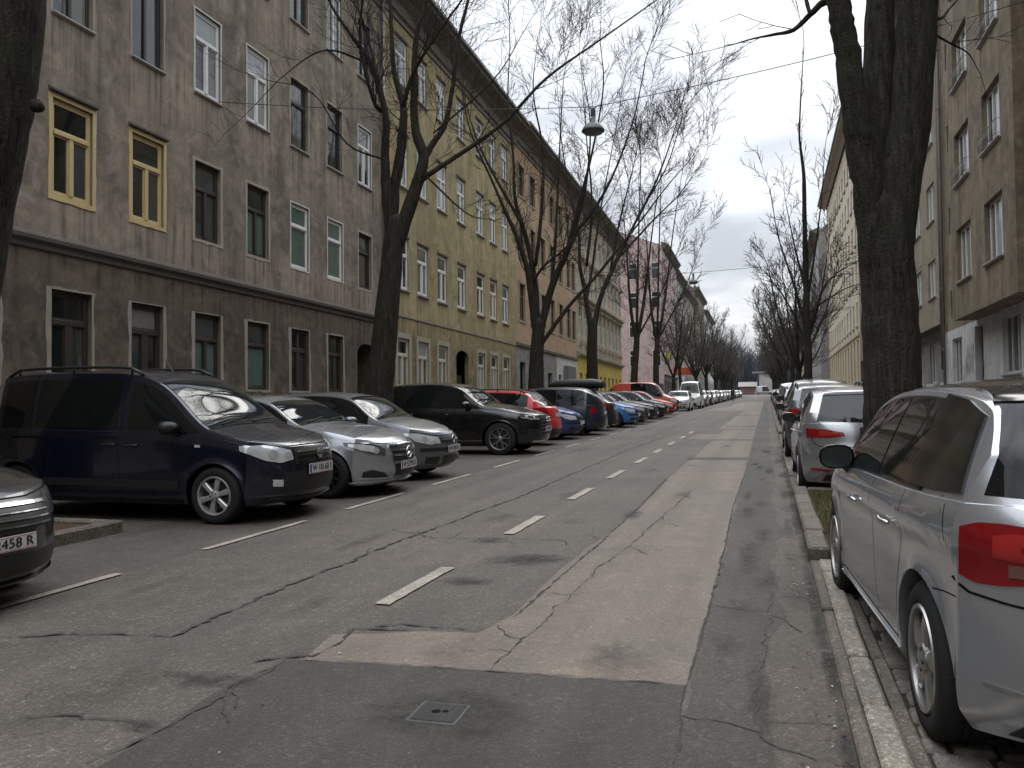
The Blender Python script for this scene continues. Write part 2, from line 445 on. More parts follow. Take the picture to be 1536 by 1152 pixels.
def wheel(parent,x,y,wr,width,style,sgn,mats,full=True):
    """tyre with the rim as its piece; sgn = outer side"""
    rr=wr*.685; hw=width/2; mb=MB()
    mb.lathe([(rr,-hw*.9),(rr+.012,-hw),(wr-.035,-hw),(wr-.012,-hw*.86),(wr,-hw*.62),(wr,-hw*.2),(wr-.006,-hw*.18),(wr-.006,-hw*.12),(wr,-hw*.1),(wr,hw*.1),(wr-.006,hw*.12),(wr-.006,hw*.18),(wr,hw*.2),(wr,hw*.62),(wr-.012,hw*.86),(wr-.035,hw),(rr+.012,hw),(rr,hw*.9)],40 if full else 20,(x,y,wr))
    t=mb.build('wheel',mats['rubber'],parent,sharp=40)
    mb=MB(); yo=y+sgn*hw
    n=36 if full else 18
    mb.lathe([(rr+.004,sgn*-.012),(rr-.004,sgn*.004),(rr-.018,sgn*.000),(rr-.022,sgn*-.05),(rr-.026,sgn*-.1)],n,(x,yo,wr),mi=0)
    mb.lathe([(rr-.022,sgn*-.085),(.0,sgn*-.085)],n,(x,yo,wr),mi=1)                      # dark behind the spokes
    if full: mb.lathe([(rr*.72,sgn*-.07),(rr*.70,sgn*-.062),(.0,sgn*-.062)],24,(x,yo,wr),mi=2)   # brake disc
    cnt,kind=style
    for k in range(cnt):
        a0=2*math.pi*k/cnt+.3
        arms=[(0,0)] if kind!='twin' else [(-.16,-.10),(.16,.10)]
        for da,db in arms:
            w0,w1=(.030,.026) if kind=='twin' else ((.050,.075) if kind=='wide' else (.036,.030))
            if kind=='swirl': db=.28; w0,w1=.060,.115
            if cnt>8: w0,w1=.018,.016
            vs=[]
            for rad,w,dy,an in ((.035,w0,-.010,a0+da*.4),(rr*.55,(w0+w1)*.46,-.004,a0+da*.7+db*.45),(rr-.006,w1,-.012,a0+da+db)):
                er=Vector((math.cos(an),0,math.sin(an))); et=Vector((-math.sin(an),0,math.cos(an))); c=Vector((x,yo+sgn*dy,wr))+er*rad
                vs+= [c-et*w*.5+Vector((0,-sgn*.012,0)),c-et*w*.32,c+et*w*.32,c+et*w*.5+Vector((0,-sgn*.012,0)),c+et*w*.5-Vector((0,sgn*.045,0)),c-et*w*.5-Vector((0,sgn*.045,0))]
            fs=[]
            for i in range(2):
                for q in range(6): fs.append([i*6+q,i*6+(q+1)%6,(i+1)*6+(q+1)%6,(i+1)*6+q])
            mb.add(vs,fs,0,False)
    mb.lathe([(.062,sgn*-.05),(.060,sgn*-.002),(.045,sgn*.006),(0,sgn*.008)],20,(x,yo,wr),mi=0)
    if full:
        for k in range(5):
            an=2*math.pi*k/5+.7; mb.lathe([(.011,sgn*-.01),(.010,sgn*.004),(0,sgn*.004)],8,(x+.043*math.cos(an),yo+sgn*.003,wr+.043*math.sin(an)),mi=1)
    mb.build('rim',[mats['rim'],M['alloy_dark'],M['iron']],t,sharp=30)
    return t
_fonts={}
def text_mesh(body, size, depth=.0015):
    cu=bpy.data.curves.new('lettering','FONT'); cu.body=body; cu.size=size; cu.align_x='CENTER'; cu.align_y='CENTER'; cu.extrude=depth
    o=bpy.data.objects.new('lettering',cu); COL.objects.link(o)
    dg=bpy.context.evaluated_depsgraph_get(); dg.update()
    me=bpy.data.meshes.new_from_object(o.evaluated_get(dg)); me.name='lettering'
    bpy.data.objects.remove(o); return me
def place_text(body,size,mat,parent,origin,xa,za,name='lettering',width=None):
    """lettering in the plane spanned by xa (reading) and za (up)"""
    me=text_mesh(body,size); me.materials.clear(); me.materials.append(mat)
    if width:
        xs=[v.co.x for v in me.vertices]; k=width/max(.001,max(xs)-min(xs))
        for v in me.vertices: v.co.x*=k
    mt=Matrix((xa,za,xa.cross(za))).transposed().to_4x4(); mt.translation=origin
    me.transform(mt); o=bpy.data.objects.new(name,me); COL.objects.link(o); o.parent=parent; return o
def number_plate(parent,c,xa,text,w=.52,h=.115):
    """plate centred at c, reading along xa"""
    za=Vector((0,0,1)); n=xa.cross(za)
    def rect(mb,u0,u1,v0,v1,d,mi):
        q=[c+xa*u+za*v+n*d for u,v in ((u0,v0),(u1,v0),(u1,v1),(u0,v1))]; mb.add(q,[[0,1,2,3]],mi)
    mb=MB(); q=[c+xa*u+za*v+n*d for d in (-.006,.003) for u,v in ((-w/2,-h/2),(w/2,-h/2),(w/2,h/2),(-w/2,h/2))]
    mb.add(q,[[3,2,1,0],[4,5,6,7],[0,1,5,4],[1,2,6,5],[2,3,7,6],[3,0,4,7]],0)
    rect(mb,-w/2,w/2,h/2-.009,h/2-.005,.0045,1); rect(mb,-w/2,w/2,-h/2+.005,-h/2+.009,.0045,1); rect(mb,-w/2,-w/2+.04,-h/2+.01,h/2-.01,.0045,2)
    p=mb.build('number_plate',[M['plate'],M['plate_red'],M['plate_blue']],parent,recalc=False)
    if text: place_text(text,.105,M['ink'],p,c+n*.0055+xa*.02,xa,za,width=w*.84)
    return p
def mirror_part(parent,B,x,z,y,sgn,mat,glassmat):
    mb=MB(); P=[]
    # housing: rounded shell facing backwards
    c=Vector((x,sgn*(y+.105),z)); vs=[];fs=[]
    n=16; prof=[(-.045,.97),(-.040,1.0),(.01,.97),(.05,.80),(.08,.5),(.092,0.02)]
    for dx,k in prof:
        for i in range(n):
            a=2*math.pi*i/n; ca,sa=math.cos(a),math.sin(a)
            py=.105*k*(abs(ca)**.75)*(1 if ca>0 else -1); pz=.075*k*(abs(sa)**.75)*(1 if sa>0 else -1)
            vs.append(c+Vector((dx-.02*(py/.1)*1.0,sgn*py,pz)))
    for j in range(len(prof)-1):
        for i in range(n): fs.append([j*n+i,j*n+(i+1)%n,(j+1)*n+(i+1)%n,(j+1)*n+i])
    mb.add(vs,fs,0,True)
    mb.tube([(x+.02,sgn*(y-.03),z-.10),(x+.01,sgn*(y+.03),z-.075),(x,sgn*(y+.06),z-.045)],[.035,.030,.028],8,1)
    o=mb.build('wing_mirror',[mat,M['trim']],parent,sharp=40)
    mb=MB(); ring=[v for v in vs[:n]]; ring=[c+(v-c)*.93+Vector((.004,0,0)) for v in ring]
    mb.add(ring,[list(range(n))],0); mb.build('mirror_glass',glassmat,o); return o
def handle_part(parent,B,fr,x,z,mat,w=.19):
    h,nn=B.hit(fr,x,z); mb=MB(); pts=[]
    for i in range(7):
        t=i/6; hh,_=B.hit(fr,x+w*(t-.5),z+.006*(t-.5)); pts.append(hh+nn*(.030*math.sin(math.pi*(.12+.76*t))**.6-.002))
    mb.tube(pts,[.008,.013,.014,.014,.014,.013,.008],8)
    return mb.build('door_handle',mat,parent)
def car(S, mat, label, cat='car', group=None, name='parked_car'):
    """S: the vehicle sheet; body is lofted with +x forward, then set on the street"""
    B=Body(S); L=S['L']; root=thing(name,label,cat,group=group); full=S.get('full',True)
    pm=S['paint']; B.mesh([pm,M['under']],root)
    # black floor between the wheels
    mb=MB(); iy=min(B.hw(B.ax[0]),B.hw(B.ax[1]))-S.get('tw',.2)-.06
    mb.box(S['x0']+.05,S['x1']-.02,-iy,iy,B.ground-.02,B.ground+.42); mb.build('underbody',M['under'],root)
    wm={'rubber':M['rubber'],'rim':S.get('rim',M['alloy'])}
    for a in B.ax:
        for sg in (1,-1):
            yo=B.lowy(a,B.wr+B.ar)-S.get('tw',.2)/2-.012
            wheel(root,a,sg*yo,B.wr,S.get('tw',.2),S.get('spokes',(5,'wide')),sg,wm,full)
    # glazing
    for fr in ('L','R'):
        x_a,x_b=S.get('sur',(S['dlo'][0][0],S['dlo'][-1][1]))
        n=26
        def lo(a,b,d=.0): return [(a+(b-a)*i/(n-1), B.belt(a+(b-a)*i/(n-1))+S.get('sill',.02)-d) for i in range(n)]
        def up(a,b,d=.0): 
            o=[]
            for i in range(n):
                x=a+(b-a)*i/(n-1); o.append((x,max(B.belt(x)+S.get('sill',.02)+.002,B.zre(x)-S.get('head',.035)+d)))
            return o
        if S.get('surround',True): panel(B,'window_surround',fr,lo(x_a-.02,x_b+.02,.012),up(x_a-.02,x_b+.02,.012),S.get('surround_mat',M['trim_gloss']),root,.0025,30,8,.008)
        for a,b in S['dlo']: panel(B,'side_window',fr,lo(a,b),up(a,b),S.get('winmat',M['win']),root,.0055,26,8,.006)
        if S.get('beltline'): strip(B,'belt_trim',fr,[(p[0],p[1]-.008) for p in lo(x_a-.01,x_b+.02)],.016,S['beltline'],root,.009,thick=.01)
    a,b=S['ws']; n=14; W=.93
    def edge(x,k): 
        sec=B.section(x); return sec[3+len(TL)+len(GQ)-1][0]*k
    def top_panel(nm,a,b,k,mt):
        V=[];N=[];nu,nv=24,15
        for i in range(nu):
            x=a+(b-a)*i/(nu-1); sec=B.section(x); hr,zr=sec[3+len(TL)+len(GQ)-1]; tp=B.top(x)
            for j in range(nv):
                f=k*(2*j/(nv-1)-1); V.append(Vector((x,hr*f,zr+(tp-zr)*(1-abs(f)**2.3)**.8)))
        idx=lambda i,j:i*nv+j
        fs=[[idx(i,j),idx(i+1,j),idx(i+1,j+1),idx(i,j+1)] for i in range(nu-1) for j in range(nv-1)]
        me=bpy.data.meshes.new('t'); me.from_pydata(V,[],fs); me.update()
        nn=[v.normal.copy() for v in me.vertices]; sg=1 if sum(q.z for q in nn)>0 else -1
        V2=[v+q*sg*.005 for v,q in zip(V,nn)]; bpy.data.meshes.remove(me)
        mb=MB(); mb.add(V2,fs if sg>0 else [f[::-1] for f in fs],0,True)
        rim=[idx(0,j) for j in range(nv)]+[idx(i,nv-1) for i in range(1,nu)]+[idx(nu-1,j) for j in range(nv-2,-1,-1)]+[idx(i,0) for i in range(nu-2,0,-1)]
        kk=len(rim); mb.add([V2[r] for r in rim]+[V2[r]-nn[r]*sg*.012 for r in rim],[[i,(i+1)%kk,(i+1)%kk+kk,i+kk] for i in range(kk)],0)
        return mb.build(nm,mt,root,recalc=False)
    top_panel('windscreen',a,b,.94,M['win_sky'])
    if S.get('rw'): top_panel('rear_window',S['rw'][0],S['rw'][1],.92,M['win_sky'])
    if S.get('rw_panel'): panel(B,'rear_window','B',*S['rw_panel'],S.get('rwmat',M['win_sky']),root,.005,24,10)
    if full:
        mb=MB()
        for y0,y1 in ((.05,.62),(-.55,.02)):
            xx=b-.02; pts=[]
            for i in range(8):
                y=y0+(y1-y0)*i/7; h,nn=B.hit('T',xx-.10*i/7-.02,y); pts.append(h+nn*.014)
            mb.tube(pts,[.010]+[.006]*7,5)
        mb.build('wiper',M['trim'],root)
    for (nm,fr,lo_,up_,mt,off) in S.get('panels',[]):
        frs=[(fr,1)]
        if isinstance(fr,str) and fr[0]=='2': frs=[(fr[1:],1),(fr[1:],-1)]
        if isinstance(fr,tuple) and fr[0]=='2D': frs=[(('D',fr[1]),1),(('D',-fr[1]),-1)]
        if fr=='LR': frs=[('L',1),('R',1)]
        for f2,sg in frs: panel(B,nm,f2,[(p[0]*sg,p[1]) for p in lo_],[(p[0]*sg,p[1]) for p in up_],mt,root,off,S.get('nu',22),7)
    for (nm,fr,pts,w,mt,off,th) in S.get('strips',[]):
        frs=[(fr,1)]
        if isinstance(fr,str) and fr[0]=='2': frs=[(fr[1:],1),(fr[1:],-1)]
        if isinstance(fr,tuple) and fr[0]=='2D': frs=[(('D',fr[1]),1),(('D',-fr[1]),-1)]
        if fr=='LR': frs=[('L',1),('R',1)]
        for f2,sg in frs: strip(B,nm,f2,[(p[0]*sg,p[1]) for p in pts],w,mt,root,off,thick=th)
    if full:
        mb=MB()
        for fr in ('L','R'):
            for pts in S.get('seams',[]): strip(B,'x',fr,pts,S.get('seamw',.006),None,None,.0012,.04,mb=mb)
        for fr,pts in S.get('seams2',[]): strip(B,'x',fr,pts,S.get('seamw',.006)*1.4,None,None,.003,.03,mb=mb)
        if mb.v: mb.build('panel_gap',M['gap'],root,recalc=False)
        for x,z in S.get('handles',[]):
            for fr in ('L','R'): handle_part(root,B,fr,x,z,S.get('handle_mat',pm))
    if S.get('mirror'):
        x,z=S['mirror']; y=B.section(x)[3+len(TL)][0]
        for sg in (1,-1): mirror_part(root,B,x,z,y-.015,sg,S.get('mirror_mat',pm),M['mirror'])
    if S.get('rails'):
        x_a,x_b=S['rails']
        for sg in (1,-1):
            pts=[]
            for i in range(13):
                x=x_a+(x_b-x_a)*i/12; sec=B.section(x); hr,zr=sec[3+len(TL)+len(GQ)-1]
                pts.append((x,sg*(hr-.045),zr+.018+.055*min(1,4*math.sin(math.pi*min(1,max(0,i/12)))**.7)))
            mb=MB(); mb.tube(pts,.018,8)
            for i in (1,6,11): p=pts[i]; mb.tube([(p[0],p[1],p[2]-.07),p],.016,6)
            mb.build('roof_rail',M['trim'],root)
    for k,(c,t,fr) in enumerate(S.get('plates',[])):
        h,nn=B.hit(fr,c[0],c[1]); xa=Vector((0,1,0)) if fr=='F' else Vector((0,-1,0))
        # stand on the most forward point so that no edge dips in the bumper
        xs=[B.hit(fr,y,c[1]+dz)[0].x for y in (-.26,0,.26) for dz in (-.05,.05)]
        xx=max(xs)+.012 if fr=='F' else min(xs)-.012
        number_plate(root,Vector((xx,c[0],c[1])),xa,t)
    if S.get('antenna'):
        x=S['antenna']; mb=MB(); mb.tube([(x,0,B.top(x)-.01),(x-.03,0,B.top(x)+.02),(x-.14,0,B.top(x)+.17)],[.018,.008,.003],6); mb.build('antenna',M['trim'],root)
    if S.get('extra'): S['extra'](B,root,S)
    # centre the body on the root
    for ch in root.children: ch.data.transform(Matrix.Translation((-L/2,0,0)))
    for ch in root.children:
        for g in ch.children: g.data.transform(Matrix.Translation((-L/2,0,0)))
    return root
def mult_shared(root): pass
def set_car(root,x,y,yaw,h=0.0): root.matrix_world=slope_mat(x,y,yaw,h); return root
# ------------------------------------------------------------------ vehicle sheets
def dpt(deg,L,x,y,z):
    a=R_(deg); return ((x-L/2)*-math.sin(a)+y*math.cos(a), z)
def D3(deg,L,*pts): return [dpt(deg,L,*p) for p in pts]
P_={}
M['tail_smoke']=glass('tail_lamp_smoked',(.16,.075,.065),.08,.6,1.5,.05); M['roof_skin']=paint('roof_skin_dark',(.012,.012,.013),.1,.25,.1)
P_['silver']=paint('paint_silver',(.36,.365,.375),.72,.24,.25)
P_['silver_cool']=paint('paint_silver_cool',(.46,.475,.50),.72,.23,.2)
P_['grey']=paint('paint_grey',(.175,.183,.195),.7,.36,.5)
P_['navy']=paint('paint_navy',(.0040,.0048,.015),.1,.28,.10)
P_['black']=paint('paint_black',(.0050,.0052,.006),.0,.25,.10)
P_['charcoal']=paint('paint_charcoal',(.013,.0135,.015),.2,.30,.25)
P_['red']=paint('paint_red',(.50,.020,.022),.05,.36,.25)
P_['orange_red']=paint('paint_orange_red',(.46,.065,.030),.0,.38,.3)
P_['blue']=paint('paint_blue',(.05,.19,.47),.3,.34,.3)
P_['deep_blue']=paint('paint_deep_blue',(.02,.06,.20),.3,.34,.4)
P_['white']=paint('paint_white',(.60,.61,.60),0,.38,.35)
P_['bronze']=paint('paint_slate',(.10,.11,.125),.6,.36,.5)
P_['darkblue']=paint('paint_midnight',(.012,.019,.034),.3,.34,.4)

def ring_badge(name, parent, c, r, kind, mat, back=None, fwd=1):
    """badge on a front or tail: local plane y,z at x=c[0]"""
    mb=MB(); x,y,z=c
    def bar(a,b,w):
        a=Vector(a);b=Vector(b);t=(b-a).normalized();n=Vector((-t.y,t.x))*w/2
        q=[a+n,a-n,b-n,b+n]; vs=[(x+fwd*d,y+p.x*r,z+p.y*r) for d in (0,.010) for p in q]
        mb.add(vs,[[0,1,2,3],[4,5,6,7],[0,1,5,4],[1,2,6,5],[2,3,7,6],[3,0,4,7]],0)
    if back is not None: mb.lathe([(r*.98,-.004*fwd),(r*.98,.003*fwd),(0,.003*fwd)],24,(x,y,z),'x',1)
    if kind in('star','vw'):
        mb.lathe([(r*.86,.0),(r*.86,.012*fwd),(r,.012*fwd),(r,.0)],28,(x,y,z),'x',0)
    if kind=='star':
        for k in range(3):
            a=math.pi/2+k*2*math.pi/3; p=(.9*math.cos(a),.9*math.sin(a)); q=[(0,0),p]
            b=a+math.pi/2
            vs=[(x,y+r*.16*math.cos(b),z+r*.16*math.sin(b)),(x,y-r*.16*math.cos(b),z-r*.16*math.sin(b)),(x+fwd*.004,y+r*p[0],z+r*p[1]),(x+fwd*.022,y,z)]
            mb.add(vs,[[0,2,3],[1,3,2],[0,3,1]],0)
    if kind=='vw':
        for a,b in (((-.36,.78),(0,.08)),((.36,.78),(0,.08)),((-.72,.48),(-.34,-.72)),((-.34,-.72),(0,-.02)),((0,-.02),(.34,-.72)),((.34,-.72),(.72,.48))): bar(a,b,.15)
    if kind=='shield':
        vs=[(x+d*fwd,y+p*r,z+q*r) for d in (0,.014) for p,q in ((-1.25,.55),(1.25,.55),(1.0,-.15),(.35,-.75),(-.35,-.75),(-1.0,-.15))]
        mb.add(vs,[[5,4,3,2,1,0],[6,7,8,9,10,11]]+[[i,(i+1)%6,(i+1)%6+6,i+6] for i in range(6)],0)
        for p in (-.55,.55):
            vs=[(x+fwd*.0165,y+(p+a)*r,z+b*r) for a,b in ((-.35,.2),(.35,.2),(.35,-.1),(-.35,-.1))]; mb.add(vs,[[0,1,2,3]],1)
    if kind=='rings':
        for k in (-1.5,-.5,.5,1.5):
            mb.lathe([(r*.80,0),(r*.80,.008*fwd),(r,.008*fwd),(r,0)],24,(x,y+k*r*1.5,z),'x',0)
    if kind=='oval': mb.lathe([(r*.9,.0),(r,.006*fwd),(0,.01*fwd)],20,(x,y,z),'x',0)
    return mb.build(name,[mat,back or M['trim']],parent)
def lamp_insides(B,root,deg,L,centers,r,mat,name='headlight_lens'):
    """round lenses sitting in the lamps of both sides"""
    for sg in (1,-1):
        mb=MB()
        for (x,y,z) in centers:
            a,zz=dpt(deg,L,x,y,z); h,n=B.hit(('D',deg*sg),a*sg,zz); n=n.normalized()
            u=n.cross(Vector((0,0,1))).normalized(); w=u.cross(n); k=18
            vs=[]
            for rr,d in ((r,.0075),(r*.82,.010),(r*.55,.0085),(0.001,.012)):
                for i in range(k):
                    an=2*math.pi*i/k; vs.append(h+n*d+u*rr*math.cos(an)+w*rr*math.sin(an))
            mb.add(vs,[[j*k+i,j*k+(i+1)%k,(j+1)*k+(i+1)%k,(j+1)*k+i] for j in range(3) for i in range(k)],0,True)
        mb.build(name,mat,root,sharp=30)

def spec_a1():
    L=3.954; S=dict(L=L,rx=.685,fx=3.154,wr=.312,x0=.312,x1=3.53,ground=.18,gap=.040,paint=P_['silver_cool'],
      top=[(.312,1.215),(.40,1.31),(.48,1.372),(.60,1.405),(1.0,1.435),(1.5,1.445),(2.0,1.43),(2.38,1.365),(2.98,1.00),(3.2,.955),(3.53,.88)],
      belt=[(.312,.985),(1.0,.962),(2.0,.935),(2.9,.885),(3.3,.855),(3.53,.81)],
      hw=[(.312,.812),(.65,.85),(1.2,.866),(2.4,.868),(3.0,.862),(3.53,.81)], side=SIDE_EDGE, tum=[(.3,.52),(.9,.46),(2.4,.44),(3,.40)],
      tail=[(.18,.10),(.27,.05),(.42,.004),(.60,.0),(.66,.012),(.69,.035),(.82,.05),(.92,.085),(1.0,.14),(1.10,.22),(1.215,.312)],
      nose=[(.18,3.80),(.3,3.90),(.5,3.954),(.68,3.93),(.80,3.86),(.9,3.75)], crown=.06, pt=3.0, flare=.018,
      dlo=[(.985,1.60),(1.665,2.74)], sur=(.80,2.78), ws=(2.40,2.95), mirror=(2.52,.985), spokes=(5,'swirl'), beltline=M['trim_gloss'],mirror_mat=M['trim'],
      rw_panel=([(-.77,1.02),(0,.985),(.77,1.02)],[(-.64,1.325),(0,1.345),(.64,1.325)]), rwmat=M['win'],
      handles=[(1.20,.80),(2.06,.785)], handle_mat=M['chrome'], seamw=.005,
      seams=[[(.965,.955),(.955,.80),(1.02,.66),(1.12,.48),(1.17,.25)],[(1.63,.945),(1.64,.6),(1.62,.25)],[(2.80,.90),(2.83,.6),(2.78,.25)],[(1.15,.235),(2.8,.235)],[(.33,.645),(.42,.642),(.60,.628)],
             [(.44,.965),(.40,.90),(.355,.80)]],
      plates=[((0,.80),'W·47216 P','B')])
    T=155
    P=[]
    lo=D3(T,L,(.05,.40,.760),(.06,.60,.735),(.11,.72,.715),(.17,.79,.712),(.225,.825,.735)); up=D3(T,L,(.06,.40,.885),(.07,.60,.915),(.12,.72,.926),(.17,.78,.924),(.22,.82,.905))
    P.append(('tail_light',('2D',T),lo,up,M['tail_red'],.006))
    lo=D3(T,L,(.05,.43,.815),(.06,.60,.805),(.10,.68,.805),(.135,.74,.812)); up=D3(T,L,(.06,.43,.862),(.07,.60,.888),(.10,.68,.895),(.135,.74,.885))
    P.append(('tail_light_inner',('2D',T),lo,up,M['tail_bright'],.010))
    lo=D3(T,L,(.05,.43,.835),(.06,.58,.835),(.10,.66,.838)); up=D3(T,L,(.06,.43,.845),(.07,.58,.852),(.10,.66,.855))
    P.append(('tail_light_bar',('2D',T),lo,up,M['tail_red'],.0125))
    lo=D3(T,L,(.05,.43,.765),(.06,.60,.75),(.11,.70,.748)); up=D3(T,L,(.05,.43,.795),(.06,.60,.792),(.11,.70,.79))
    P.append(('indicator_light',('2D',T),lo,up,M['tail_smoke'],.010))
    P.append(('roof_panel','T',[(.66,-.50),(1.4,-.56),(2.34,-.54)],[(.66,.50),(1.4,.56),(2.34,.54)],M['roof_skin'],.004))
    P.append(('spoiler','B',[(-.60,1.335),(0,1.352),(.60,1.335)],[(-.55,1.392),(0,1.405),(.55,1.392)],M['trim_gloss'],.012))
    P.append(('quarter_window','LR',[(.350,1.012),(.70,.992),(1.00,.982)],[(.480,1.290),(.70,1.345),(1.00,1.370)],M['trim_gloss'],.011))
    P.append(('rear_diffuser','B',[(-.66,.20),(0,.185),(.66,.20)],[(-.56,.33),(0,.35),(.56,.33)],M['trim'],.006))
    P.append(('fog_light','2B',[(.36,.265),(.56,.27)],[(.36,.30),(.56,.305)],M['tail_red'],.012))
    P.append(('headlight',('2D',35),D3(35,L,(3.90,.40,.62),(3.80,.62,.63),(3.62,.78,.68)),D3(35,L,(3.88,.40,.70),(3.78,.62,.76),(3.50,.80,.80)),M['lamp_clear'],.006))
    P.append(('grille','F',[(-.26,.24),(0,.24),(.26,.24)],[(-.36,.72),(0,.73),(.36,.72)],M['trim'],.008))
    S['panels']=P
    S['strips']=[('hatch_edge',('2D',T),D3(T,L,(.37,.86,.99),(.345,.862,.93)),.006,P_['silver'],.004,0),
                 ('bumper_crease',('2D',T),D3(T,L,(.10,.80,.37),(.02,.62,.35),(.0,.40,.345)),.012,P_['silver'],.006,.02),
                 ('sill_blade','LR',[(1.08,.215),(2.78,.215)],.05,P_['silver_cool'],.018,.03),
                 ('sill_gap','LR',[(1.06,.262),(2.80,.262)],.006,M['gap'],.0015,0)]
    S['strips']+=[('hatch_gap',('2D',T),D3(T,L,(.26,.84,.715),(.20,.80,.675),(.10,.70,.655),(.03,.50,.642),(.01,.25,.637)),.008,M['gap'],.004,.008)]
    return S
def spec_ibiza():
    L=3.977; S=dict(L=L,rx=.70,fx=3.16,wr=.302,x0=.34,x1=3.53,ground=.19,paint=P_['silver'],
      top=[(.34,1.16),(.45,1.27),(.58,1.37),(.72,1.395),(1.2,1.43),(1.7,1.44),(2.15,1.425),(2.45,1.36),(3.05,1.00),(3.25,.96),(3.53,.88)],
      belt=[(.34,.955),(1.0,.945),(2.0,.92),(2.9,.89),(3.3,.86),(3.53,.80)],
      hw=[(.34,.79),(.7,.83),(1.3,.848),(2.4,.849),(3.1,.84),(3.53,.79)], tum=[(0,.43)],
      tail=[(.19,.12),(.30,.05),(.42,.0),(.60,.01),(.66,.05),(.85,.085),(.98,.15),(1.16,.34)],
      nose=[(.19,3.83),(.3,3.93),(.5,3.977),(.68,3.95),(.80,3.88),(.9,3.75)], crown=.06,
      dlo=[(.75,.98),(1.03,1.68),(1.74,2.78)], ws=(2.47,3.02), mirror=(2.6,.97), spokes=(7,'wide'), mirror_mat=P_['silver'],
      rw_panel=([(-.60,.985),(0,.97),(.60,.985)],[(-.50,1.325),(0,1.335),(.50,1.325)]), handles=[(1.25,.82),(2.1,.80)],
      seams=[[(1.0,.94),(1.02,.6),(1.15,.25)],[(1.7,.93),(1.71,.25)],[(2.83,.89),(2.84,.25)]], plates=[((0,.52),'W·63085 T','B')])
    T=160
    S['panels']=[('tail_light',('2D',T),D3(T,L,(.10,.26,.80),(.10,.5,.775),(.18,.76,.775)),D3(T,L,(.12,.28,.845),(.13,.5,.88),(.22,.76,.895)),M['tail_red'],.007),
      ('tail_light_inner',('2D',T),D3(T,L,(.10,.34,.806),(.10,.52,.80),(.13,.58,.80)),D3(T,L,(.12,.34,.845),(.13,.52,.862),(.15,.58,.865)),M['tail_bright'],.010),
      ('rear_bumper_insert','B',[(-.55,.22),(0,.22),(.55,.22)],[(-.50,.30),(0,.32),(.50,.30)],M['trim'],.006),
      ('reflector','2B',[(.46,.345),(.68,.355)],[(.46,.37),(.68,.38)],M['tail_red'],.008),
      ('spoiler_shadow','B',[(-.50,1.315),(0,1.325),(.50,1.315)],[(-.48,1.352),(0,1.362),(.48,1.352)],M['trim_gloss'],.012),
      ('headlight',('2D',35),D3(35,L,(3.90,.40,.62),(3.80,.62,.63),(3.62,.78,.68)),D3(35,L,(3.88,.40,.70),(3.78,.62,.76),(3.50,.80,.80)),M['lamp_clear'],.006)]
    S['seams2']=[('B',[(-.70,.88),(-.64,.70),(-.58,.665),(0,.66),(.58,.665),(.64,.70),(.70,.88)])]
    def ex(B,root,S):
        mb=MB(); x=B.hit('B',0,.83)[0].x-.008
        mb.bbox(x,x+.012,-.062,.062,.775,.895,.004); o=mb.build('badge',M['trim'],root)
        h=bpy.data.objects
        place_text('S',.12,M['chrome'],o,Vector((x-.002,0,.835)),Vector((0,-1,0)),Vector((0,0,1)))
        mb=MB(); mb.tube([(.27,0,1.075),(.33,.10,1.10),(.36,.30,1.12)],[.012,.008,.005],6); mb.build('rear_wiper',M['trim'],root)
    S['extra']=ex
    return S
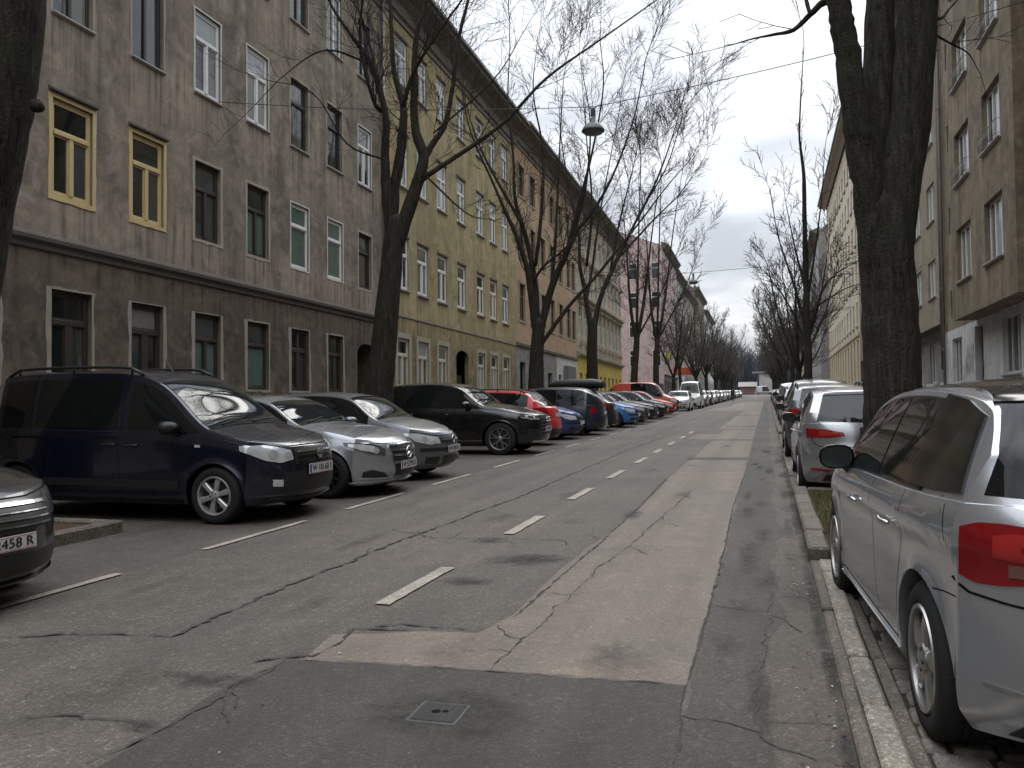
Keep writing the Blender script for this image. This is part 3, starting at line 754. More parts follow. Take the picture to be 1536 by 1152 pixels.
def spec_dokker():
    L=4.363; S=dict(L=L,rx=.72,fx=3.53,wr=.318,x0=.34,x1=3.93,ground=.21,gap=.045,paint=P_['navy'],side=SIDE_BOX,
      top=[(.34,1.735),(.6,1.77),(1.2,1.78),(2.0,1.77),(2.40,1.725),(2.64,1.645),(3.46,1.085),(3.6,1.05),(3.8,1.005),(3.93,.965)],
      belt=[(.34,1.06),(1.2,1.05),(2.2,1.03),(3.1,.99),(3.45,.965),(3.7,.92),(3.93,.865)],
      hw=[(.34,.845),(.8,.868),(1.5,.875),(3.0,.875),(3.5,.87),(3.93,.835)], tum=[(0,.22),(2.3,.24),(3.2,.36)],
      tail=[(.21,.06),(.35,.0),(.6,.0),(.9,.04),(1.3,.10),(1.55,.18),(1.735,.34)],
      nose=[(.21,4.20),(.30,4.31),(.45,4.363),(.62,4.355),(.72,4.335),(.82,4.29),(.90,4.20),(.97,4.08)], crown=.05, pn=2.4, ndrop=.05, flare=.02,
      dlo=[(.42,.88),(.95,2.16),(2.32,3.30)], surround=False, ws=(2.67,3.44), mirror=(2.98,1.08), spokes=(6,'wide'), rim=M['hubcap'],mirror_mat=M['trim'],
      rw_panel=([(-.68,1.12),(0,1.11),(.68,1.12)],[(-.62,1.62),(0,1.63),(.62,1.62)]), rails=(.35,2.40), head=.07, sill=.035,
      handles=[(2.10,.885),(2.42,.875)], handle_mat=M['trim'], antenna=2.3,
      seams=[[(2.245,1.74),(2.235,1.1),(2.23,.7),(2.26,.26)],[(.90,1.72),(.905,1.05),(.98,.98),(1.12,.80),(1.16,.26)],[(3.20,.97),(3.24,.75),(3.22,.5),(3.16,.26)],[(.92,.96),(2.2,.955)]],
      plates=[((0,.575),'W·18160 E','F'),((0,.75),'W·18160 E','B')])
    q=38
    lo=D3(q,L,(4.235,.40,.70),(4.18,.55,.665),(4.08,.70,.70),(3.88,.865,.815)); up=D3(q,L,(4.20,.405,.80),(4.16,.52,.83),(4.05,.68,.868),(3.88,.862,.872))
    S['panels']=[('headlight',('2D',q),lo,up,M['lamp_clear'],.008),
      ('grille','F',[(-.40,.64),(0,.63),(.40,.64)],[(-.385,.815),(0,.825),(.385,.815)],M['trim'],.006),
      ('air_intake','F',[(-.56,.34),(0,.325),(.56,.34)],[(-.50,.555),(0,.55),(.50,.555)],M['trim'],.005),
      ('bumper_lip','F',[(-.66,.235),(0,.225),(.66,.235)],[(-.66,.275),(0,.265),(.66,.275)],M['trim'],.014),
      ('fog_light','2F',[(.545,.40),(.64,.41)],[(.545,.475),(.64,.485)],M['lens'],.008),
      ('side_repeater','LR',[(3.28,.855),(3.35,.855)],[(3.28,.885),(3.35,.885)],M['lamp_clear'],.006),
      ('tail_light',('2D',160),D3(160,L,(.02,.74,.80),(.1,.84,.80)),D3(160,L,(.10,.70,1.30),(.18,.82,1.30)),M['tail_red'],.006)]
    S['strips']=[('side_moulding','LR',[(1.14,.45),(3.06,.43)],.085,M['trim'],.014,.02),
      ('sill_moulding','LR',[(1.10,.25),(3.10,.245)],.05,M['under'],.010,.02),
      ('slide_rail','LR',[(.62,.975),(2.2,.965)],.028,M['gap'],.003,0)]
    for z in (.67,.725,.78): S['strips'].append(('grille_bar','F',[(-.36,z-.005),(0,z),(.36,z-.005)],.020,M['trim_gloss'] if z!=.78 else M['chrome'],.018,.014))
    S['seams2']=[('F',[(-.70,.86),(-.4,.845),(0,.85),(.4,.845),(.70,.86)])]
    def ex(B,root,S):
        x=B.hit('F',0,.735)[0].x+.016; ring_badge('badge',root,(x,0,.735),.068,'shield',M['chrome'],M['trim'])
        lamp_insides(B,root,q,L,[(4.13,.62,.765)],.058,M['lens']); lamp_insides(B,root,q,L,[(4.21,.46,.745)],.045,M['lens'])
    S['extra']=ex
    return S
def spec_sedan():
    L=4.69; S=dict(L=L,rx=1.01,fx=3.85,wr=.325,x0=.40,x1=4.25,ground=.175,gap=.04,paint=P_['silver_cool'],
      top=[(.40,1.035),(.62,1.075),(.78,1.10),(1.40,1.345),(1.8,1.42),(2.2,1.442),(2.55,1.43),(2.80,1.37),(3.44,1.03),(3.7,.985),(4.0,.93),(4.25,.865)],
      belt=[(.40,.955),(1.0,.965),(1.6,.955),(3.2,.925),(3.7,.885),(4.0,.835),(4.25,.775)],
      hw=[(.40,.83),(.9,.885),(1.6,.90),(3.0,.905),(3.8,.90),(4.25,.835)], tum=[(0,.50),(1.5,.44),(3.5,.44)],
      tail=[(.175,.12),(.3,.03),(.5,.0),(.75,.03),(.95,.06),(1.035,.40)],
      nose=[(.175,4.50),(.24,4.62),(.36,4.69),(.58,4.68),(.70,4.64),(.78,4.55),(.88,4.40)], crown=.045, pn=2.3, ndrop=.055, flare=.012,
      dlo=[(1.12,1.40),(1.45,2.10),(2.16,3.18)], ws=(2.83,3.42), rw=(.80,1.38), mirror=(2.92,1.0), spokes=(10,'wide'), rim=M['alloy_dark'],mirror_mat=P_['silver_cool'],
      handles=[(1.5,.82),(2.4,.80)], handle_mat=P_['silver_cool'],
      seams=[[(1.42,.95),(1.42,.6),(1.46,.24)],[(2.13,.94),(2.14,.24)],[(3.24,.92),(3.22,.24)]], plates=[((0,.42),'W·52793 K','F'),((0,.75),'W·52793 K','B')])
    q=40
    S['panels']=[('headlight',('2D',q),D3(q,L,(4.53,.46,.575),(4.43,.66,.60),(4.14,.86,.72)),D3(q,L,(4.52,.44,.665),(4.40,.62,.735),(4.10,.845,.765)),M['lamp_dark'],.007),
      ('headlight_reflector',('2D',q),D3(q,L,(4.42,.60,.62),(4.32,.75,.655),(4.18,.84,.712)),D3(q,L,(4.42,.57,.70),(4.32,.71,.735),(4.17,.83,.748)),M['lamp_clear'],.011),
      ('grille','F',[(-.35,.475),(0,.455),(.35,.475)],[(-.40,.70),(0,.72),(.40,.70)],M['trim'],.006),
      ('air_intake','F',[(-.30,.27),(0,.265),(.30,.27)],[(-.34,.44),(0,.43),(.34,.44)],M['trim'],.005),
      ('side_intake',('2D',q),D3(q,L,(4.63,.46,.265),(4.5,.66,.27),(4.36,.78,.285)),D3(q,L,(4.62,.55,.33),(4.5,.69,.385),(4.38,.77,.36)),M['trim'],.007),
      ('tail_light',('2D',155),D3(155,L,(.05,.5,.78),(.3,.84,.82)),D3(155,L,(.08,.5,.92),(.3,.84,.93)),M['tail_red'],.006)]
    S['strips']=[('grille_bar','F',[(-.36,.565),(0,.555),(.36,.565)],.024,M['chrome'],.020,.014),('grille_bar','F',[(-.37,.635),(0,.63),(.37,.635)],.024,M['chrome'],.020,.014),
      ('grille_surround','F',[(-.36,.47),(0,.45),(.36,.47),(.405,.70),(0,.725),(-.405,.70),(-.36,.47)],.018,M['chrome'],.014,.012),
      ('bumper_lip','F',[(-.80,.205),(-.5,.215),(0,.225),(.5,.215),(.80,.205)],.030,P_['silver_cool'],.03,.03),
      ('headlight_brow',('2D',q),D3(q,L,(4.51,.50,.70),(4.40,.63,.745),(4.10,.85,.775)),.010,P_['silver_cool'],.012,.01)]
    S['seams2']=[('F',[(-.72,.76),(-.45,.735),(0,.74),(.45,.735),(.72,.76)])]
    def ex(B,root,S):
        x=B.hit('F',0,.59)[0].x+.022; ring_badge('badge',root,(x,0,.595),.088,'star',M['chrome'])
        lamp_insides(B,root,q,L,[(4.46,.58,.645)],.045,M['lens'])
    S['extra']=ex
    return S
def spec_golf(pn='grey',full=True):
    L=4.204; S=dict(L=L,rx=.76,fx=3.334,wr=.312,x0=.385,x1=3.73,ground=.19,paint=P_[pn],full=full,
      top=[(.385,1.22),(.50,1.33),(.60,1.40),(.75,1.43),(1.3,1.475),(1.9,1.482),(2.3,1.46),(2.55,1.41),(3.20,1.03),(3.45,.985),(3.73,.90)],
      belt=[(.385,.975),(1.2,.965),(2.2,.945),(3.1,.92),(3.5,.87),(3.73,.81)],
      hw=[(.385,.83),(.8,.865),(1.4,.879),(2.8,.879),(3.3,.872),(3.73,.815)], tum=[(0,.42)],
      tail=[(.19,.10),(.3,.03),(.45,.0),(.62,.02),(.9,.08),(1.05,.20),(1.22,.385)],
      nose=[(.19,4.05),(.28,4.15),(.45,4.204),(.60,4.20),(.72,4.14),(.82,4.05),(.92,3.90)], crown=.045, pn=2.5, ndrop=.06,
      dlo=[(.62,.98),(1.04,1.72),(1.78,2.98)], ws=(2.57,3.18), mirror=(2.75,1.0), spokes=(5,'wide'), mirror_mat=P_[pn],
      rw_panel=([(-.60,1.0),(0,.99),(.60,1.0)],[(-.54,1.37),(0,1.38),(.54,1.37)]), handles=[(1.2,.84),(2.1,.82)] if full else [],
      seams=[[(1.02,.95),(1.05,.6),(1.22,.25)],[(1.75,.95),(1.76,.25)],[(2.93,.92),(2.94,.25)]], plates=[((0,.50),'W·30574 L' if full else '','F'),((0,.60),'','B')])
    q=38
    S['panels']=[('headlight',('2D',q),D3(q,L,(4.10,.38,.60),(4.0,.58,.59),(3.84,.74,.64),(3.68,.82,.75)),D3(q,L,(4.07,.40,.70),(3.97,.56,.735),(3.84,.70,.775),(3.66,.82,.785)),M['lamp_clear'],.007),
      ('grille','F',[(-.37,.605),(0,.595),(.37,.605)],[(-.37,.71),(0,.72),(.37,.71)],M['trim'],.007),
      ('bumper_strip','F',[(-.70,.475),(0,.465),(.70,.475)],[(-.70,.535),(0,.53),(.70,.535)],M['trim'],.007),
      ('air_intake','F',[(-.30,.255),(0,.25),(.30,.255)],[(-.33,.395),(0,.40),(.33,.395)],M['trim'],.006),
      ('side_intake','2F',[(.40,.27),(.62,.28)],[(.40,.385),(.62,.385)],M['trim'],.006),
      ('tail_light',('2D',155),D3(155,L,(.06,.55,.80),(.3,.84,.80)),D3(155,L,(.10,.55,.97),(.3,.82,.98)),M['tail_red'],.006)]
    S['strips']=[('grille_bar','F',[(-.36,.655),(0,.655),(.36,.655)],.013,M['chrome'] if full else M['trim_gloss'],.014,.008)]
    S['seams2']=[('F',[(-.74,.80),(-.45,.73),(0,.735),(.45,.73),(.74,.80)])] if full else []
    def ex(B,root,S):
        x=B.hit('F',0,.66)[0].x+.016
        if full: ring_badge('badge',root,(x,0,.66),.062,'vw',M['chrome'],M['trim'])
        lamp_insides(B,root,q,L,[(4.05,.47,.655),(3.93,.62,.675)],.052,M['lens'])
    if full: S['extra']=ex
    return S
def spec_van_nose():
    """tall compact at the picture edge, only its front corner shows"""
    L=4.40; S=dict(L=L,rx=.85,fx=3.50,wr=.325,x0=.40,x1=3.92,ground=.19,paint=P_['charcoal'],
      top=[(.40,1.50),(.7,1.60),(1.5,1.66),(2.2,1.64),(2.6,1.56),(3.30,1.14),(3.6,1.09),(3.92,1.00)],
      belt=[(.40,1.04),(1.5,1.02),(3.1,1.0),(3.6,.95),(3.92,.88)],
      hw=[(.40,.86),(.9,.90),(2.0,.905),(3.3,.90),(3.92,.85)], tum=[(0,.36)],
      tail=[(.19,.08),(.4,.0),(.8,.04),(1.1,.14),(1.5,.40)], nose=[(.19,4.26),(.28,4.36),(.45,4.40),(.65,4.39),(.80,4.33),(.92,4.20),(1.02,4.08)], crown=.06, pn=2.6, ndrop=.06,
      dlo=[(.6,1.1),(1.16,1.9),(1.96,3.1)], ws=(2.62,3.28), mirror=(2.9,1.08), spokes=(5,'twin'), mirror_mat=P_['charcoal'],
      plates=[((0,.545),'W·2458 R','F')], handles=[(1.4,.9),(2.3,.88)])
    q=38
    S['panels']=[('headlight',('2D',q),D3(q,L,(4.28,.45,.70),(4.18,.66,.70),(3.95,.86,.80)),D3(q,L,(4.24,.45,.82),(4.12,.66,.86),(3.90,.86,.90)),M['lamp_dark'],.007),
      ('grille','F',[(-.54,.635),(0,.62),(.54,.635)],[(-.46,.83),(0,.84),(.46,.83)],M['trim'],.006),
      ('air_intake','F',[(-.66,.30),(0,.29),(.66,.30)],[(-.62,.46),(0,.45),(.62,.46)],M['trim'],.006)]
    S['strips']=[('grille_bar','F',[(-.50,z-.012),(0,z),(.50,z-.012)],w,M['chrome'],.016,.012) for z,w in ((.665,.012),(.715,.010),(.765,.010),(.825,.022))]
    S['strips']+=[('bumper_lip','F',[(-.74,.235),(0,.225),(.74,.235)],.03,M['trim_gloss'],.02,.03)]
    S['seams2']=[('F',[(-.74,.90),(-.4,.86),(0,.865),(.4,.86),(.74,.90)])]
    return S
def spec_suv(pn='black',full=True):
    L=4.80; S=dict(L=L,rx=1.0,fx=3.88,wr=.375,x0=.54,x1=4.31,ground=.24,gap=.045,paint=P_[pn],full=full,side=SIDE_EDGE,
      top=[(.54,1.40),(.70,1.56),(.82,1.62),(1.4,1.70),(2.1,1.715),(2.6,1.67),(2.84,1.60),(3.50,1.19),(3.8,1.145),(4.1,1.08),(4.31,1.02)],
      belt=[(.54,1.12),(1.5,1.10),(2.6,1.08),(3.4,1.06),(3.9,1.005),(4.31,.93)],
      hw=[(.54,.90),(1.0,.945),(1.8,.96),(3.2,.965),(3.9,.955),(4.31,.90)], tum=[(0,.44)],
      tail=[(.24,.12),(.4,.02),(.6,.0),(.8,.06),(1.1,.12),(1.25,.32),(1.40,.54)],
      nose=[(.24,4.62),(.32,4.74),(.5,4.80),(.75,4.79),(.9,4.72),(1.0,4.58),(1.05,4.45)], crown=.06, pn=2.7, ndrop=.05, flare=.022,
      dlo=[(.95,1.45),(1.52,2.22),(2.30,3.36)], ws=(2.86,3.48), mirror=(3.08,1.17), spokes=(5,'twin'), mirror_mat=P_[pn], tw=.24,
      rw_panel=([(-.66,1.16),(0,1.15),(.66,1.16)],[(-.56,1.54),(0,1.55),(.56,1.54)]),
      handles=[(1.65,.96),(2.55,.94)] if full else [], seams=[[(1.48,1.08),(1.5,.7),(1.58,.3)],[(2.26,1.07),(2.27,.3)],[(3.36,1.05),(3.36,.3)]],
      plates=[((0,.58),'W·71826 C' if full else '','F'),((0,.85),'','B')])
    q=36
    S['panels']=[('headlight',('2D',q),D3(q,L,(4.72,.44,.80),(4.58,.68,.80),(4.38,.86,.845)),D3(q,L,(4.66,.46,.885),(4.54,.68,.915),(4.30,.885,.935)),M['lamp_dark'],.007),
      ('daylight_strip',('2D',q),D3(q,L,(4.72,.46,.805),(4.58,.69,.805),(4.40,.85,.85)),D3(q,L,(4.72,.46,.825),(4.58,.69,.825),(4.40,.85,.867)),M['lens'],.012),
      ('grille','F',[(-.36,.46),(0,.45),(.36,.46)],[(-.48,.89),(0,.90),(.48,.89)],M['trim'],.008),
      ('air_intake','2F',[(.46,.42),(.74,.44)],[(.46,.58),(.74,.60)],M['trim'],.006),
      ('skid_plate','F',[(-.6,.26),(0,.25),(.6,.26)],[(-.6,.32),(0,.31),(.6,.32)],M['chrome'],.008),
      ('tail_light',('2D',155),D3(155,L,(.08,.56,.92),(.36,.93,.94)),D3(155,L,(.10,.56,1.06),(.38,.91,1.08)),M['tail_red'],.006)]
    S['strips']=[('grille_bar','F',[(-.40,z),(0,z+.004),(.40,z)],.012,M['chrome'],.014,.01) for z in ((.52,.60,.68,.76,.84) if full else (.6,.75))]
    S['strips']+=[('sill_trim','LR',[(1.46,.33),(3.44,.33)],.02,M['chrome'],.008,.01)]
    def ex(B,root,S):
        lamp_insides(B,root,q,L,[(4.62,.58,.855),(4.50,.75,.868)],.036,M['lens'])
        x=B.hit('F',0,.80)[0].x+.022; ring_badge('badge',root,(x,0,.80),.055,'rings',M['chrome'])
    if full: S['extra']=ex
    return S
def spec_wagon(pn='red',full=False):
    L=4.50; S=dict(L=L,rx=.93,fx=3.62,wr=.335,x0=.545,x1=4.02,ground=.22,paint=P_[pn],full=full,
      top=[(.545,1.26),(.70,1.42),(.82,1.47),(1.3,1.51),(2.0,1.525),(2.4,1.49),(2.62,1.44),(3.30,1.06),(3.6,1.01),(4.02,.92)],
      belt=[(.545,1.03),(1.4,1.0),(2.4,.97),(3.2,.94),(3.7,.89),(4.02,.83)], hw=[(.545,.84),(.95,.88),(1.6,.895),(3.0,.895),(3.6,.885),(4.02,.83)], tum=[(0,.40)],
      tail=[(.22,.10),(.38,.0),(.6,.0),(.72,.05),(1.0,.12),(1.12,.32),(1.26,.545)], nose=[(.22,4.34),(.32,4.45),(.5,4.5),(.7,4.46),(.84,4.33),(.95,4.2)], crown=.06,
      dlo=[(.72,1.30),(1.36,2.05),(2.12,3.10)], ws=(2.64,3.28), mirror=(2.85,1.03), spokes=(5,'wide'), mirror_mat=P_[pn], beltline=M['chrome'],
      rw_panel=([(-.62,1.06),(0,1.05),(.62,1.06)],[(-.54,1.40),(0,1.41),(.54,1.40)]), plates=[((0,.82),'','B'),((0,.5),'','F')], rails=(.8,2.4))
    S['panels']=[('tail_light',('2D',155),D3(155,L,(.06,.56,.86),(.38,.88,.86)),D3(155,L,(.14,.62,1.04),(.40,.86,1.02)),M['tail_red'],.006),
      ('rear_bumper_insert','B',[(-.72,.25),(0,.24),(.72,.25)],[(-.70,.46),(0,.45),(.70,.46)],M['trim'],.006),
      ('spoiler_shadow','B',[(-.54,1.40),(0,1.41),(.54,1.40)],[(-.54,1.445),(0,1.455),(.54,1.445)],M['trim_gloss'],.010),
      ('headlight',('2D',38),D3(38,L,(4.42,.40,.66),(4.25,.66,.66),(4.0,.84,.72)),D3(38,L,(4.38,.42,.76),(4.22,.64,.80),(3.98,.83,.82)),M['lamp_clear'],.007),
      ('grille','F',[(-.40,.60),(0,.59),(.40,.60)],[(-.38,.76),(0,.77),(.38,.76)],M['trim'],.007)]
    return S
def spec_minivan(pn='darkblue'):
    L=4.80; S=dict(L=L,rx=.95,fx=3.85,wr=.34,x0=.56,x1=4.25,ground=.22,paint=P_[pn],full=False,side=SIDE_SOFT,
      top=[(.56,1.60),(.72,1.69),(.9,1.73),(1.5,1.765),(2.4,1.76),(2.9,1.66),(3.8,1.12),(4.0,1.06),(4.25,.97)],
      belt=[(.56,1.08),(2.0,1.05),(3.5,1.0),(3.9,.94),(4.25,.85)], hw=[(.56,.92),(1.0,.97),(2.0,.99),(3.3,.985),(3.9,.97),(4.25,.88)], tum=[(0,.36)],
      tail=[(.22,.06),(.4,.0),(.65,.0),(.75,.05),(1.05,.09),(1.35,.24),(1.60,.56)], nose=[(.22,4.65),(.4,4.78),(.6,4.78),(.8,4.66),(.95,4.45)], crown=.08,
      dlo=[(.66,1.60),(1.68,2.55),(2.64,3.50)], ws=(2.94,3.76), mirror=(3.2,1.10), spokes=(5,'wide'), mirror_mat=P_[pn], winmat=M['win'],
      rw_panel=([(-.72,1.10),(0,1.09),(.72,1.10)],[(-.66,1.58),(0,1.60),(.66,1.58)]), plates=[((0,.80),'','B'),((0,.5),'','F')])
    S['panels']=[('tail_light',('2D',150),D3(150,L,(.10,.74,.90),(.12,.77,.80),(.18,.82,.765),(.28,.89,.80),(.33,.925,.90)),D3(150,L,(.10,.74,.90),(.12,.77,1.0),(.18,.82,1.035),(.28,.89,1.0),(.33,.925,.90)),M['tail_red'],.012),
      ('rear_bumper_insert','B',[(-.8,.28),(0,.27),(.8,.28)],[(-.8,.50),(0,.49),(.8,.50)],P_['charcoal'],.006),
      ('headlight',('2D',38),D3(38,L,(4.6,.45,.62),(4.2,.85,.68)),D3(38,L,(4.55,.45,.76),(4.2,.86,.80)),M['lamp_clear'],.007)]
    return S
def spec_van(pn='white',H=1.95,L=4.9):
    k=H/1.95; S=dict(L=L,rx=.95,fx=L-.95,wr=.33,x0=.54,x1=L-.55,ground=.22,paint=P_[pn],full=False,side=SIDE_BOX,
      top=[(.54,1.88*k),(.8,1.93*k),(2.0,1.95*k),(L-1.8,1.93*k),(L-1.5,1.84*k),(L-.93,1.24),(L-.75,1.16),(L-.55,1.08)],
      belt=[(.54,1.12),(2.5,1.10),(L-1.1,1.04),(L-.55,.92)], hw=[(.54,.90),(1.0,.935),(2.0,.945),(L-1.2,.94),(L-.55,.87)], tum=[(0,.16),(L-2,.2),(L-1,.3)],
      tail=[(.22,.04),(.4,.0),(1.0,.02),(1.5,.08),(1.88*k,.54)], nose=[(.22,L-.14),(.36,L-.02),(.6,L),(.85,L-.06),(1.0,L-.22),(1.1,L-.35)], crown=.07,
      dlo=[(L-3.0,L-2.05),(L-1.95,L-1.0)], ws=(L-1.46,L-.96), mirror=(L-1.2,1.24), spokes=(5,'wide'), mirror_mat=M['trim'],
      rw_panel=([(-.68,1.16),(0,1.15),(.68,1.16)],[(-.64,1.62*k),(0,1.63*k),(.64,1.62*k)]), plates=[((0,.52),'','F'),((0,.62),'','B')])
    S['panels']=[('headlight',('2D',34),D3(34,L,(L-.06,.48,.72),(L-.18,.70,.72),(L-.38,.86,.78)),D3(34,L,(L-.12,.48,.88),(L-.22,.70,.93),(L-.42,.86,.96)),M['lamp_clear'],.007),
      ('grille','F',[(-.44,.66),(0,.65),(.44,.66)],[(-.44,.84),(0,.85),(.44,.84)],M['trim'],.007),('air_intake','F',[(-.62,.28),(0,.27),(.62,.28)],[(-.60,.46),(0,.46),(.60,.46)],M['trim'],.006),
      ('tail_light','2B',[(.78,.75),(.90,.75)],[(.76,1.15),(.89,1.15)],M['tail_red'],.008)]
    return S
def spec_sedan_far(pn):
    S=spec_sedan(); S.update(paint=P_[pn],full=False,handles=[],mirror_mat=P_[pn]); S.pop('extra',None); S['strips']=S['strips'][:3]
    S['plates']=[((0,.42),'','F'),((0,.75),'','B')]
    S['panels']=[p if p[0]!='headlight' else p[:4]+(M['lamp_clear'],)+p[5:] for p in S['panels']]
    return S
# ------------------------------------------------------------------ bare street trees
def rnd_perp(d,rng):
    a=d.orthogonal().normalized(); b=d.cross(a); an=rng.uniform(0,2*math.pi); return a*math.cos(an)+b*math.sin(an)
def spline(pts,n):
    pts=[Vector(p) for p in pts]; P=[pts[0]*2-pts[1]]+pts+[pts[-1]*2-pts[-2]]; out=[]
    for i in range(1,len(P)-2):
        for k in range(n):
            t=k/n; a,b,c,d=P[i-1],P[i],P[i+1],P[i+2]
            out.append(.5*((2*b)+(c-a)*t+(2*a-5*b+4*c-d)*t*t+(3*b-a-3*c+d)*t**3))
    out.append(pts[-1]); return out
class Tree:
    def __init__(s,seed,detail=1.0,up=.10,rmin=.0045):
        s.rng=random.Random(seed); s.wood=MB(); s.twig=MB(); s.detail=detail; s.up=up; s.rmin=rmin
    def limb(s,pts,r0,r1,n=8,knob=0,k=5,dome=False):
        p=spline(pts,k); rad=[]
        for i in range(len(p)):
            t=i/(len(p)-1); rr=(r1+(r0-r1)*(1-t)**(1.0 if dome or r0>.2 else 1.35))*(1+s.rng.uniform(-knob,knob)*(.25 if r0>.2 else 1))
            if dome and i>=len(p)-3: rr*=(.92,.74,.36)[i-len(p)+3]
            if not dome and i<3: rr*=(.7,.9,1)[i]
            rad.append(rr)
            if 0<i<len(p)-1: p[i]=p[i]+Vector((s.rng.uniform(-1,1),s.rng.uniform(-1,1),0))*rad[-1]*(.10 if r0<.2 else .03)
        s.wood.tube(p,rad,n); return p,rad
    def branch(s,p,d,L,r,lvl):
        rng=s.rng; n=max(3,min(9,int(L/.32))); st=L/n; pts=[p.copy()]; rad=[r]; dirs=[d]
        for i in range(n):
            d=(d+rnd_perp(d,rng)*rng.uniform(.04,.24)+Vector((0,0,1))*s.up*rng.uniform(.2,1.2)).normalized()
            p=p+d*st; t=(i+1)/n; pts.append(p.copy()); rad.append(max(s.rmin,r*(1-.72*t))); dirs.append(d)
        (s.wood if r>.045 else s.twig).tube(pts,rad,6 if r>.05 else (4 if r>.016 else 3),cap=False)
        if lvl<=0: return
        s.sprout(pts,rad,dirs,L,lvl)
    def sprout(s,pts,rad,dirs,L,lvl,t0=.15,dens=None):
        rng=s.rng; dens=dens or (3.0,9.0,7.5,4.4,2.6)[min(4,lvl)]
        cnt=max(2,int(L*dens*s.detail*rng.uniform(.8,1.2)))
        for k in range(cnt):
            t=t0+(1-t0)*(k+rng.random())/cnt; i=min(len(pts)-2,int(t*(len(pts)-1))); f=t*(len(pts)-1)-i
            p=pts[i].lerp(pts[i+1],f); r=rad[i]; d=dirs[min(i,len(dirs)-1)]
            an=R_(rng.uniform(18,52)); nd=(d*math.cos(an)+rnd_perp(d,rng)*math.sin(an)).normalized()
            if nd.z<-.25 and rng.random()<.8: nd.z*=-.5; nd.normalize()
            l=max(.32,min(3.2,L*rng.uniform(.26,.60)*(1.15-.50*t))); rr=max(s.rmin,min(r*.70,.0058*l+.0024*l*l+.0015))
            s.branch(p,nd,l,rr,lvl-1)
    def grow_from(s,p_r,lvl,L=None,t0=.25,dens=None):
        pts,rad=p_r; dirs=[(b-a).normalized() for a,b in zip(pts,pts[1:])]; dirs.append(dirs[-1])
        tot=sum((b-a).length for a,b in zip(pts,pts[1:])); s.sprout(pts,rad,dirs,L or tot*.8,lvl,t0,dens)
        s.branch(pts[-1],dirs[-1],max(.8,tot*.35),rad[-1],max(1,lvl-1))
    def finish(s,label,cat,base,group=None,wood=None,twig=None,name='street_tree'):
        root=thing(name,label,cat,base,group); b=Vector(base)
        for mb in (s.wood,s.twig): mb.v=[tuple(Vector(v)-b) for v in mb.v]
        s.wood.build('trunk',wood or M['bark'],root,recalc=False)
        s.twig.build('crown',twig or M['twig'],root,recalc=False); return root
def flare_base(t,x,y,top,r,lean=(0,0)):
    """root flare, slightly fluted"""
    z0=gz(y)-.1; rng=t.rng; n=18; prof=[(0,1.65),(.12,1.38),(.28,1.20),(.55,1.07),(1.0,1.0)]; vs=[];fs=[]
    ph=rng.uniform(0,6)
    for dz,k in prof:
        for i in range(n):
            a=2*math.pi*i/n; q=r*(k+.10*(k-1)*3*math.sin(4*a+ph)); vs.append((x+lean[0]*dz+q*math.cos(a),y+lean[1]*dz+q*math.sin(a),z0+.1+dz*1.0-.05))
    for j in range(len(prof)-1):
        for i in range(n): fs.append([j*n+i,j*n+(i+1)%n,(j+1)*n+(i+1)%n,(j+1)*n+i])
    t.wood.add(vs,fs,0,True)
def px_limb(t,pts,depth,r0,r1,drift=0,n=8,knob=.05,k=5,dome=False):
    """limb measured in the photograph (px, py), standing at the tree's own distance; drift: metres nearer or farther at its tip"""
    P=[at_depth(px,py,depth+drift*i/(len(pts)-1)) for i,(px,py) in enumerate(pts)]
    return t.limb(P,r0,r1,n,knob,k,dome)
def generic_tree(seed,H=11,r=.2,forks=3,lvl=4,detail=.8,up=.14,fork_z=3.4,spread=.42,rmin=.006):
    t=Tree(seed,detail,up,rmin); rng=t.rng; flare_base(t,0,0,1,r)
    lean=(rng.uniform(-.04,.04),rng.uniform(-.04,.04))
    fz=fork_z*rng.uniform(.9,1.15); f=Vector((lean[0]*fz,lean[1]*fz,fz))
    t.limb([(0,0,.4),(lean[0]*fz*.3+.05,0,fz*.4),(lean[0]*fz*.8,lean[1]*fz*.6,fz*.8),tuple(f)],r*1.02,r*.85,10,.05,5,True)
    a0=rng.uniform(0,6.28)
    for k in range(forks):
        a=a0+2*math.pi*k/forks+rng.uniform(-.35,.35); sp=spread*rng.uniform(.6,1.25); h=(H-fz)*rng.uniform(.62,.85)
        o=Vector((math.cos(a),math.sin(a),0)); pts=[f-Vector((0,0,.25)),f+o*sp*h*.28+Vector((0,0,h*.25)),f+o*sp*h*.62+Vector((0,0,h*.6)),f+o*sp*h*.85+Vector((0,0,h))]
        pr=t.limb(pts,r*.62,r*.20,7,.05); t.grow_from(pr,lvl-1,h*.72,.18)
    return t
